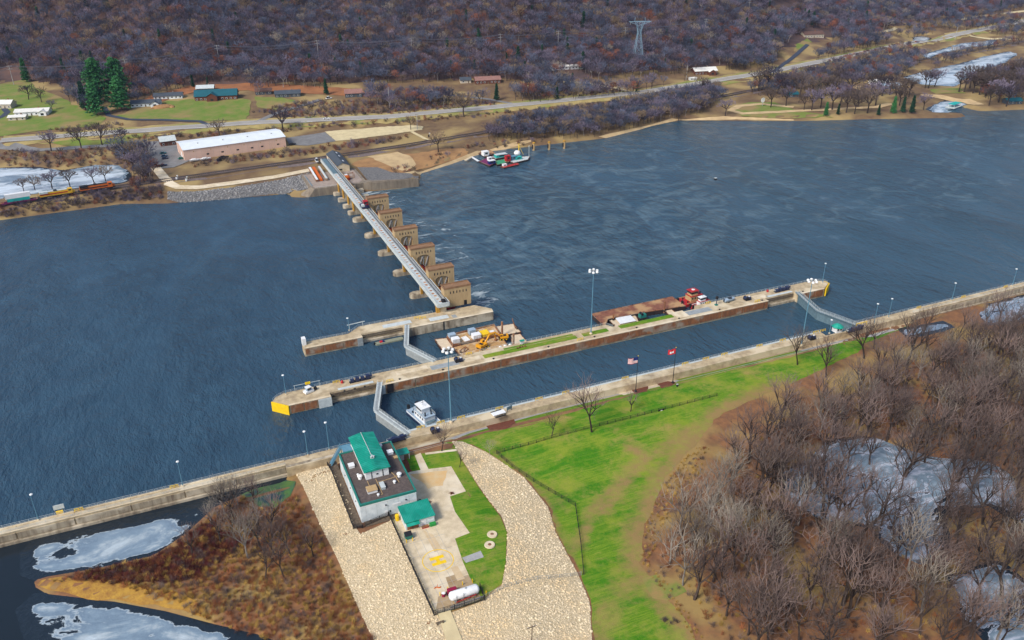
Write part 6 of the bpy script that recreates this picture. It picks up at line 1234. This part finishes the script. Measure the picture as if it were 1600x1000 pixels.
p,a=well_car(-86,'purple well wagon under the teal and white containers'); box_c(p,a,.62,12.4,'teal container under a white one behind the yellow locomotive','tealc'); box_c(p,a,3.42,13.8,'white container stacked on the teal one','white')
p,a=well_car(-107,'purple well wagon at the left edge of the picture'); box_c(p,a,.62,12.4,'dark blue container at the left edge of the picture','bluec'); box_c(p,a,3.42,13.8,'white container stacked on the dark blue one','white')
# crossing signals
for px,py,l in ((276,281,'white crossing post right of the access road'),(291,283,'white control box on a pale pad by the crossing'),(670,214,'small black signal box beside the tracks right of the gravel lot')):
    x,y,z=G(px,py); t=thing('rail_signal',l,'signal',(x,y,z)); MB().box(-.5,.5,-.5,.5,0,1.6).build('cabinet',M['white' if 'white' in l else 'black'],t); MB().cyl((.8,0,0),(.8,0,3.2),.12,6).build('post',M['steel_lt'],t); MB().box(.3,1.3,-.1,.1,2.6,3.1).build('crossbuck',M['white'],t)
# warehouse
wa=math.atan2(8,73); A=Vector(W(289,251,5)); wd2=Matrix.Rotation(wa,2); wh=thing('warehouse','long pink warehouse with a white roof beside the railway','building',(A.x,A.y,4.9),wa); L_,D_,H_=74,27,7.6
MB().box(0,L_,0,D_,-.3,H_).build('wall',pm('pink_panel_wall',(.68,.46,.36),(.60,.40,.31),.1,.8),wh); MB().gable(0,L_,0,D_,H_,H_+2.0,'x',.25,.4).build('roof',pm('white_metal_roof',(.72,.76,.78),(.64,.68,.70),.2,.6),wh)
for k in (0,1): MB().add([(k*L_,0,H_),(k*L_,D_,H_),(k*L_,D_/2,H_+1.95)],[(0,1,2)]).build('gable',MC['pink_panel_wall'],wh)
for x in (16.5,27,38,48.5,56,68): MB().box(x-.9,x+.9,-.06,.02,2.2,3.2).build('window',M['glass'],wh)
for x in (7,19,31,43,55,67): MB().box(x-.35,x+.35,-.08,.02,5.4,6.2).build('wall_vent',M['tan'],wh)
for k in range(18): MB().box(4.1*k+.1,4.1*k+.16,-.035,-.003,0,H_-.2).build('panel_seam',M['conc_gy'],wh)
MB().box(-.08,0,8,13,0,4.5).build('roller_door',M['white'],wh); [MB().box(x-.4,x+.4,D_*.3,D_*.3+.8,H_+1.25,H_+2.0).build('roof_vent',M['steel'],wh) for x in (12,30,48,66)]
# abutment with stored bulkheads
ab=thing('abutment','concrete abutment with wing walls at the far end of the bridge','abutment',(105,540,0)); MB().prism([(-34,-7),(-25,-13.2),(14,-13.6),(20,-16),(50,-20),(51,-18.6),(22,-11),(17,-8),(17,22),(-20,22),(-20,-2)],-3,5.4,[(-20,-8),(-18,-13.2),(14,-13.6),(20,-16),(50,-20),(51,-18.6),(22,-11),(17,-8),(17,22),(-20,22),(-20,-2)]).build('body',pm('dark_old_concrete',(.27,.22,.16),(.15,.12,.09),.4,.9,.03,2,stretch=(1,1,.2)),ab); MB().prism([(-17,-11),(12,-11.4),(15,-7),(15,20),(-19,20),(-19,-5)],5.405,5.5).build('deck',pm('packed_gravel_deck',(.36,.29,.24),(.28,.22,.18),.4,.9),ab)
MB().bar((16,-14.1,5.6),(49,-19.6,5.6),.3,.4).build('parapet',MC['dark_old_concrete'],ab); railing([(-18.5,-8,5.5),(-18.5,16,5.5)],ab,mat=M['lampblue'],r=.07); railing([(-17,-12.6,5.5),(-3,-12.8,5.5)],ab)
for x,l,m in ((92.3,'white stored bulkhead beam at the far abutment, leftmost','white'),(95.0,'red stored bulkhead beam at the far abutment','orange'),(98.6,'white and red stored bulkhead beam nearest the bridge','steel_lt')):
    t=thing('bulkhead_beam',l,'beam',(x,556,5.55),-.03,'bulkhead beams stored at the abutment'); MB().box(-.9,.9,-15,15,.3,1.5).build('web',M['rust'] if m!='orange' else M['orange'],t); MB().box(-.7,.7,-15,15,1.5,1.75).build('flange',M[m],t); [MB().box(-1,1,y-.3,y+.3,0,.3).build('bearer',M['wood'],t) for y in (-12,-4,4,12)]
sb=thing('storage_building','dark-roofed storage building with skylights at the far bridge end','building',(113.2,574,5.3),-.02); MB().box(-4.6,4.6,-17,17,0,4.2).build('wall',M['conc_lt'],sb); r_=MB().gable(-4.6,4.6,-17,17,4.2,6.2,'y',.2,.4).build('roof',pm('slate_roof',(.065,.08,.095),(.05,.06,.075),.3,.7),sb); MB().add([(-4.6,-17,4.2),(4.6,-17,4.2),(0,-17,6.15)],[(0,1,2)]).build('gable',M['conc_lt'],sb)
for y in (-10,3,12): MB().add([(1.2,y-1.6,6.0),(1.2,y+1.6,6.0),(2.4,y+1.6,5.48),(2.4,y-1.6,5.48)],[(0,1,2,3)]).build('skylight',M['white'],r_)
MB().box(-3,-.5,-17.06,-17,1.2,2.2).build('window',M['glass'],sb)
t=thing('domed_tank','red and white domed tank at the far bridge end','tank',(110.5,538,5.5)); MB().lathe((0,0,0),[(2.6,0),(2.6,1.6)],16).build('base_drum',M['red'],t); MB().lathe((0,0,1.6),[(2.7,0),(2.5,.6),(1.8,1.3),(.8,1.7),(.1,1.8)],16).build('dome',M['orange'],t); MB().box(-1.0,1.0,-.9,.9,3.2,3.5).build('cap',M['white'],t)
t=thing('hoist_frame','dark brown hoist frame behind the domed tank','frame',(114.5,541,5.5)); MB().box(-2,2,-2,2,0,.4).build('base',M['rust'],t); b=MB(); [b.bar((x,y,.4),(x,y,3.2),.3) for x in (-1.8,1.8) for y in (-1.8,1.8)]; b.bar((-1.8,0,3.2),(1.8,0,3.2),.4); b.build('frame',M['rust'],t)
MB  # vehicles
def car(px,py,lab,m,rz=.1,L=4.6,H=1.5,kind='car',z=None,grp='parked cars by the warehouse'):
    x,y,zz=G(px,py); t=thing('parked_'+kind if grp else kind,lab,kind,(x,y,(zz if z is None else z)+.35),rz,grp); h=L/2
    MB().profile([(-h,.35),(h,.35),(h,.85),(h*.55,.95),(-h,.95)],'y',-.9,.9).build('body',M[m],t); MB().profile([(-h*.75,.95),(h*.4,.95),(h*.18,H),(-h*.6,H)],'y',-.8,.8).build('cabin',M['glass'],t); MB().box(-h*.55,h*.12,-.72,.72,H,H+.06).build('roof',M[m],t)
    for q in (-h*.6,h*.6):
        for k in (-.85,.85): MB().cyl((q,k-.1,.34),(q,k+.1,.34),.34,10).build('wheel',M['rubber'],t)
M['carblue']=pm('car_blue',(.03,.09,.16),(.03,.07,.13),1,.35); M['carteal']=pm('car_teal',(.02,.12,.14),(.02,.1,.12),1,.35)
car(255,241,'dark teal car parked nearest the road in the lot','carteal'); car(257,245.5,'dark blue car parked in the middle of the lot','carblue'); car(258,249,'dark blue car parked nearest the railway in the lot','navy'); car(238.5,258,'teal pickup at the left edge of the crossing road','carteal',.3); car(256,260,'dark car at the lot exit by the crossing','navy',.2); car(249,261.5,'small black car at the lot exit','black',.2)
car(457,227,'black car parked off the right end of the warehouse','black',.1,5.2); car(495,254,'white truck parked on the far abutment','white',1.5,6,2.6,'truck',5.5); car(510,187,'white car driving on the highway','white',-.1,5,1.5,'car',None,None); car(284,249,'green car at the left corner of the warehouse','teal_d',.2)
car(692,140,'dark blue car on the hillside drive','carblue',.2,5,1.6,'car',None,'cars at the far houses'); car(514,155,'white van at the dark roadside house','white',.2,5.5,2.2,'van',None,'cars at the far houses')
def fboat(px,py,lab,m,L=7,rz=.1):
    x,y,z=G(px,py); t=thing('stored_boat',lab,'boat',(x,y,z+.3),rz,'boats stored by the warehouse'); h=L/2; MB().prism([(-h,-.7),(h*.5,-.7),(h,0),(h*.5,.7),(-h,.7)],.4,1.4,[(-h,-1.1),(h*.5,-1.1),(h*1.1,0),(h*.5,1.1),(-h,1.1)]).build('hull',M[m],t); MB().box(-h*.6,h*.2,-.8,.8,1.4,2).build('cover',M[m],t); MB().box(-h*.8,h*.8,-.6,.6,.0,.4).build('cradle',M['black'],t)
fboat(305,252.5,'white boat stored at the left end of the warehouse wall','white'); fboat(322,250.5,'second white boat stored along the warehouse wall','white'); fboat(350,248,'dark covered boat stored along the warehouse wall','black'); fboat(343,252,'black rubbish heap shaped cover by the warehouse boats','black',4)
# houses
def house(px,py,w,d,h,lab,wall,roof,rz=-.25,rise=2.2,garage=False,wing=None,axis='x'):
    x,y,z=G(px,py); t=thing('house',lab,'house',(x,y,z),rz); MB().box(-w/2,w/2,0,d,-1.5,h).build('wall',M[wall],t); r_=MB().gable(-w/2,w/2,0,d,h,h+rise,axis,.25,.6).build('roof',M[roof],t); MB().box(w*.15,w*.15+.9,d*.6,d*.6+.9,h+rise*.4,h+rise+1.0).build('chimney',M['rust'],r_)
    if axis=='x': [MB().add([(k*w/2,0,h),(k*w/2,d,h),(k*w/2,d/2,h+rise)],[(0,1,2)]).build('gable',M[wall],t) for k in (-1,1)]
    else: [MB().add([(-w/2,k*d,h),(w/2,k*d,h),(0,k*d,h+rise)],[(0,1,2)]).build('gable',M[wall],t) for k in (0,1)]
    n=max(2,int(w/3.4))
    for i in range(n):
        q=-w/2+(i+.5)*w/n
        if i==n//2: MB().box(q-.55,q+.55,-.07,.0,0,2.1).build('door',M['wood'],t)
        else:
            f_=MB().box(q-.8,q+.8,-.05,0,.9,2.3).build('window',M['white'],t); MB().box(q-.65,q+.65,-.09,-.052,1.05,2.15).build('pane',M['glass'],f_)
    if wing:
        wx,ww,wd_,wh_=wing; MB().box(wx-ww/2,wx+ww/2,-wd_,-.02,-1.5,wh_).build('wing',M[wall],t); MB().gable(wx-ww/2,wx+ww/2,-wd_,d*.4,wh_,wh_+ww*.28,'y',.2,.5).build('wing_roof',M[roof],t); MB().add([(wx-ww/2,-wd_,wh_),(wx+ww/2,-wd_,wh_),(wx,-wd_,wh_+ww*.28)],[(0,1,2)]).build('wing_gable',M[wall],t); MB().box(wx-1.2,wx+1.2,-wd_-.06,-wd_,.6,2.4).build('window',M['glass'],t)
    return t
M['slate']=MC['slate_roof']; M['brownroof']=pm('brown_shingle',(.14,.075,.055),(.09,.05,.04),.5,.9); M['pinkroof']=pm('faded_red_shingle',(.30,.16,.13),(.22,.11,.09),.5,.9); M['tealr']=pm('dark_teal_roof',(.01,.10,.13),(.01,.08,.10),.4,.6); M['log']=pm('log_wall',(.15,.05,.025),(.10,.035,.02),.6,.85); M['beige']=pm('beige_siding',(.52,.45,.34),(.45,.39,.3),.4,.8); M['lroof']=pm('pale_roof',(.72,.70,.64),(.62,.60,.55),.4,.8)
house(50,181,26,11,3.4,'white ranch house with a white roof on the left lawn','white','lroof',-.2,1.6,wing=(9,6,3,3)); house(27,188.5,13,8,2.8,'beige garage in front of the white ranch house','beige','lroof',-.2,1.0); house(5,170,14,10,4,'beige house at the left edge of the picture','beige','lroof',-.4,2.4)
house(338,157,36,13,4.2,'large log lodge with dark teal roofs above the green slope','log','tealr',-.22,4.2,wing=(-3,9,4,4.6)); house(321,145,15,10,4,'grey-roofed building behind the left end of the lodge','log','steel_lt',-.22,2)
house(228,167,24,9,3.2,'grey ranch house with a dark roof below the lodge','offw','slate',-.2,2.0,wing=(8,7,3,2.8)); house(263,155,24,8,3.0,'purple-grey house with a dark roof beside the lodge yard','offw','slate',-.2,2.0)
house(450,152,22,9,3.2,'dark house on the lawn left of the roadside drive','slate','slate',-.2,2.2); house(412,148,14,8,3,'dark small house left of the dark roadside house','slate','brownroof',-.2,2); house(553,152,15,10,3.6,'dark house with a faded red roof by the roadside drive','slate','pinkroof',-.2,2.6)
house(763,131,24,10,3.6,'long house with a faded red roof up in the hillside wood','log','pinkroof',-.2,2.4); house(728,130,10,7,3,'small pale house left of the long hillside house','beige','slate',-.2,2); house(1103,117,24,12,4,'white-roofed house beside the highway on the right','log','lroof',-.2,2.6,wing=(6,7,3,3.4))
house(1272,59,26,12,4,'brown-roofed house on the clearing high above the highway','beige','brownroof',-.2,2.6); house(888,108.5,34,7,3,'long white mobile home in the wood clearing','white','lroof',-.1,.8); house(1376,133,17,9,3.4,'white boathouse behind the grove','white','lroof',-.3,1.4); house(1393,139,20,9,3.4,'blue-roofed boathouse right of the white one','slate','blgrey',-.2,1.4); house(264,228,11,9,4,'small grey-roofed house beside the parking lot','log','steel_lt',.1,2.6); house(1541,176-8,0.1,0.1,0.1,'','white','white') if 0 else None
house(1585,163,14,8,3,'dark cabin under the trees at the right edge','slate','tealr',-.3,2); house(1240,152,9,7,2.8,'small dark cabin among the grove on the point','slate','tealr',-.3,1.6); house(1083,126,7,4,2.4,'small white shed beside the highway on the right','white','lroof',-.2,.6)
x,y,z=G(1490,170); t=thing('boat_dock','teal-covered boat dock in the frozen inlet','dock',(x,y,.3),.3); MB().box(-9,9,-4,4,0,.5).build('deck',M['steel_lt'],t); MB().box(-7,7,-3,3,3.0,3.3).build('roof',M['tealc'],t); [MB().bar((q,w,.5),(q,w,3),.25).build('post',M['white'],t) for q in (-6,6) for w in (-2.6,2.6)]
def mound(px,py,lab,m,r,h,name='rubble_heap',cat='heap'):
    x,y,z=G(px,py); t=thing(name,lab,cat,(x,y,z-.2)); b=MB(); n=14; pr=[]
    for k in range(5):
        rr=r*math.cos(k*math.pi/8)+.05
        for i in range(n): q=rr*(1+.25*mnoise.noise(Vector((i*.9,k,r)))); pr.append((q*1.6*math.cos(6.283*i/n),q*.7*math.sin(6.283*i/n),h*math.sin(k*math.pi/8)))
    b.add(pr,[(k*n+i,k*n+(i+1)%n,(k+1)*n+(i+1)%n,(k+1)*n+i) for k in range(4) for i in range(n)]+[tuple(range(4*n,5*n))]); b.build('heap',M[m],t); MB().lathe((r*1.2,-r*.5,0),[(r*.4,0),(r*.3,h*.4),(.1,h*.5)],8).build('spill',M[m],t)
mound(255,168,'orange leaf heap beside the grey ranch house','dirt',6,3); mound(1320,141,'brown heap left of the white boathouse','log',7,4); mound(1340,139,'pale brown heap against the white boathouse','sandbank',6,3); mound(245,320,'dark drift heap on the far water edge','black',2,1.0) if 0 else None
x,y,z=G(1191,166); t=thing('round_sign','white round sign on the sandy point','sign',(x,y,z)); MB().cyl((0,0,0),(0,0,4),.2,6).build('post',M['steel'],t); b=MB().lathe((0,0,0),[(.1,-.1),(2.2,-.1),(2.2,.1),(.1,.1)],16); b.v=[(p[0],p[2],p[1]+5.5) for p in b.v]; b.build('disc',M['white'],t)
# mooring dolphins
for px,py,l in ((834,235,'yellow mooring pile nearest the crane boat'),(858,234,'middle one of the three yellow mooring piles'),(881.5,232,'yellow mooring pile farthest right')):
    x,y=W(px,py,0); t=thing('mooring_pile',l,'mooring pile',(x,y,0),0,'yellow mooring piles'); MB().cyl((0,0,-2),(0,0,5.4),.9,10).build('pile',M['tan'],t); MB().lathe((0,0,5.4),[(1.1,0),(1.1,.7),(.4,1.1)],10).build('cap',M['pier_y'],t); MB().box(-1.3,-.8,-.6,.6,1.5,4.5).build('fender',M['black'],t)
# moored work fleet at the far bank
def r6(a,b): return (720+a/13.33,220+b/13.33)
def fbarge(lab,px,z,deck,cat='barge'): return barge(lab,px,z,deck,r6)
M['greend']=pm('green_deck',(.05,.30,.14),(.04,.22,.11),.6,.7)
fbarge('brown deck boat with a white cabin nearest the shore',[(370,250),(600,190),(720,260),(520,330)],1.2,'rustdeck'); fbarge('grey flat with a pale green roof in the far fleet',[(620,330),(850,260),(990,320),(720,380)],1.2,'steel'); fbarge('pink-grey deck barge on the near side of the far fleet',[(385,430),(560,350),(760,440),(600,520)],1.3,'purp'); fbarge('green-decked barge in the middle of the far fleet',[(690,420),(940,380),(1000,440),(760,500)],1.4,'greend'); fbarge('long red flat moored outside the far fleet',[(820,540),(1180,460),(1220,490),(900,562)],.9,'red')
t,c,L=fbarge('dark crane boat with blue tanks at the right of the far fleet',[(1000,420),(1280,330),(1440,320),(1400,390),(1100,460)],1.3,'steel_lt')
def fitem(lab,px,py,z,lx,ly,h,m,name,cat,top=None):
    x,y=W(*r6(px,py),z); t=thing(name,lab,cat,(x,y,z),.1); MB().box(-lx/2,lx/2,-ly/2,ly/2,0,h).build('body',M[m],t); MB().box(-lx/2-.15,lx/2+.15,-ly/2-.15,ly/2+.15,h,h+.2).build('top',M[top or m],t); MB().box(-lx/4,lx/4,-ly/2-.05,-ly/2,h*.4,h*.8).build('window',M['glass'],t)
fitem('white cabin on the brown deck boat',510,300,1.3,4.5,4,3,'white','cabin','cabin'); fitem('dark blue machine house on the pink-grey barge',640,470,1.4,5,3,2.2,'flagblue','machine_house','machinery','white'); fitem('white box on the pink-grey barge',600,400,1.4,3,2.5,2,'white','storage_box','box'); fitem('red machine house on the green-decked barge',975,420,1.4,3.5,3,4,'red','machine_house','machinery'); fitem('blue tank box on the crane boat',1100,390,1.4,4,3,2.6,'bluelt' if 0 else 'lampblue','tank_box','tank'); fitem('teal tank box on the crane boat',1190,380,1.4,5,3,1.8,'tealc','tank_box','tank'); fitem('pale green shelter roof on the grey flat',830,330,1.3,9,4,2,'tealc','shelter','shelter','steel_lt'); fitem('small white box on the long red flat',910,520,1.0,3,2,1.2,'white','storage_box','box')
x,y=W(*r6(1175,330),1.4); t=thing('white_dome','white spherical tank on the crane boat','tank',(x,y,1.4)); MB().lathe((0,0,.6),[(.3,0),(1.7,.6),(2.4,1.7),(2.4,2.6),(1.7,3.7),(.3,4.2)],14).build('sphere',M['white'],t,True); MB().lathe((0,0,0),[(1.3,0),(1.1,1)],10).build('stand',M['steel'],t)
x,y=W(*r6(1210,320),1.4); t=thing('deck_crane','yellow derrick mast on the crane boat','crane',(x,y,1.4)); MB().cyl((0,0,0),(0,0,9.5),.45,8,.3).build('mast',M['yellow'],t); MB().bar((0,0,8),(3.2,-1,1),.2).build('stay',M['yellow'],t); MB().box(-.9,.9,-.9,.9,0,.8).build('pedestal',M['rust'],t)
x,y=W(*r6(1420,330),1.2); t=thing('spar_pole','thin grey pole at the bow of the crane boat','pole',(x,y,1.2)); MB().cyl((0,0,0),(0,0,8),.15,6).build('pole',M['steel_lt'],t); MB().lathe((0,0,8),[(.3,0),(.3,.3),(.05,.4)],6).build('light',M['white'],t)
poly=pxpoly([r6(*q) for q in ((70,400),(200,330),(240,340),(110,420))],1.8); c=np.mean(poly,0); t=thing('gangway','white gangway from the sandy bank to the far fleet','gangway',(c[0],c[1],1.7)); MB().prism([(x-c[0],y-c[1]) for x,y in poly],0,.3).build('ramp',M['conc_lt'],t); poly=pxpoly([r6(*q) for q in ((200,335),(240,330),(390,420),(350,430))],1.6); MB().prism([(x-c[0],y-c[1]) for x,y in poly],-.2,.1).build('walkway',M['white'],t)
# power lines
M['wire']=pm('power_wire',(.10,.10,.13),(.08,.08,.1),1,.6)
PP=[]
for i,(px,py,l) in enumerate(((-60,140,'outside'),(22,133,'pale power pole at the wood edge on the far left'),(200,122,'power pole behind the tall pines'),(343,100,'power pole on the slope above the lodge'),(498,92,'power pole on the slope left of the crooked one'),(644,88,'power pole below the middle of the bluff'),(782,82,'power pole on the bluff left of the lattice tower group'),(872,76,'second power pole left of the lattice tower'),(976,70,'power pole just left of the lattice tower'),(1101,56,'power pole on the slope right of the lattice tower'),(1169,24,'power pole in the cutting at the top right'),(1230,-14,'outside'))):
    x,y,z=G(px,max(py,1)); h=18
    PP.append(Vector((x,y,z+h)))
    if l!='outside':
        t=thing('power_pole',l,'power pole',(x,y,z),0,'power poles along the bluff'); MB().cyl((0,0,-.5),(0,0,h),.28,8,.2).build('pole',M['conc_gy'],t); [MB().box(-2.4,2.4,-.12,.12,h-q-.12,h-q+.12).build('crossarm',M['conc_gy'],t) for q in (.6,3.2)]
t=thing('power_line','thin parallel wires strung along the foot of the bluff','power line',tuple(PP[0]))
for k in (-2.2,0,2.2):
    for dz in (-.6,-3.2):
        if k==0 and dz<-1: continue
        b=MB()
        for p,q in zip(PP[:-1],PP[1:]):
            prev=None
            for i in range(9):
                s=i/8; v=p+(q-p)*s+Vector((k*.5,k,dz-((q-p).length*.03)*4*s*(1-s)))-PP[0]
                if prev is not None: b.bar(prev,v,.17)
                prev=v
        b.build('wire',M['wire'],t)
x,y,z=G(996,98); t=thing('lattice_tower','pale blue steel lattice tower standing in the wood','pylon',(x,y,z),-.3); H_=44; b=MB()
lv=[(0,5.5),(9,4.2),(17,3.1),(24,2.2),(30,1.5),(36,2.6),(40,4.2)]
for (z0,w0),(z1,w1) in zip(lv[:-1],lv[1:]):
    c0=[(-w0,-w0),(w0,-w0),(w0,w0),(-w0,w0)]; c1=[(-w1,-w1),(w1,-w1),(w1,w1),(-w1,w1)]
    for i in range(4):
        j=(i+1)%4; b.bar((*c0[i],z0),(*c1[i],z1),.3); b.bar((*c0[i],z0),(*c1[j],z1),.16); b.bar((*c0[j],z0),(*c1[i],z1),.16); b.bar((*c1[i],z1),(*c1[j],z1),.16)
M['pylon']=pm('pylon_steel',(.22,.34,.42),(.18,.28,.36),1,.5); b.build('lattice_body',M['pylon'],t)
b=MB()
for yy in (-1.2,1.2): b.bar((-11,yy,40),(11,yy,40),.35); b.bar((-11,yy,40),(-4,yy,37.5),.25); b.bar((11,yy,40),(4,yy,37.5),.25)
for k in range(12): b.bar((-11+k*2,-1.2,40),(-9+k*2,1.2,40),.2)
b.build('crossarm',M['pylon'],t); [MB().bar((q,0,40),(q*.9,0,H_),.3).build('earth_peak',M['pylon'],t) for q in (-5.5,5.5)]; [MB().cyl((q,0,40),(q,0,37.2),.2,6).build('insulator',M['conc_gy'],t) for q in (-9.5,0,9.5)]
for px,py,l,h in ((608,164,'wooden pole with crossarms in the brush above the highway',15),(652,203,'wooden pole at the right end of the gravel lot',13),(1072,125,'wooden pole beside the small white shed',14),(1372+120,62,'leaning wooden pole by the frozen ponds',16)):
    x,y,z=G(px,py); t=thing('wooden_pole',l,'utility pole',(x,y,z)); MB().cyl((0,0,-.3),(.3,0,h),.28,7,.2).build('pole',M['conc_gy'],t); [MB().box(-1.3,1.6,-.1,.1,h-q,h-q+.2).build('crossarm',M['wood'],t) for q in (.5,2)]
# ------------------------------------------------------------------ air
def haze(density):
    m=bpy.data.materials.new('haze'); m.use_nodes=True; t=m.node_tree; t.nodes.remove(t.nodes['Principled BSDF'])
    pv=t.nodes.new('ShaderNodeVolumePrincipled'); pv.inputs['Color'].default_value=(.5,.64,1,1); pv.inputs['Density'].default_value=density; pv.inputs['Anisotropy'].default_value=.2
    t.links.new(pv.outputs[0],t.nodes['Material Output'].inputs['Volume'])
    o=MB().box(-1000,3000,-100,2400,-4,460).build('haze',m); tag(o,'thin bluish haze over the whole valley','haze',kind='stuff'); return o
haze(.00004)
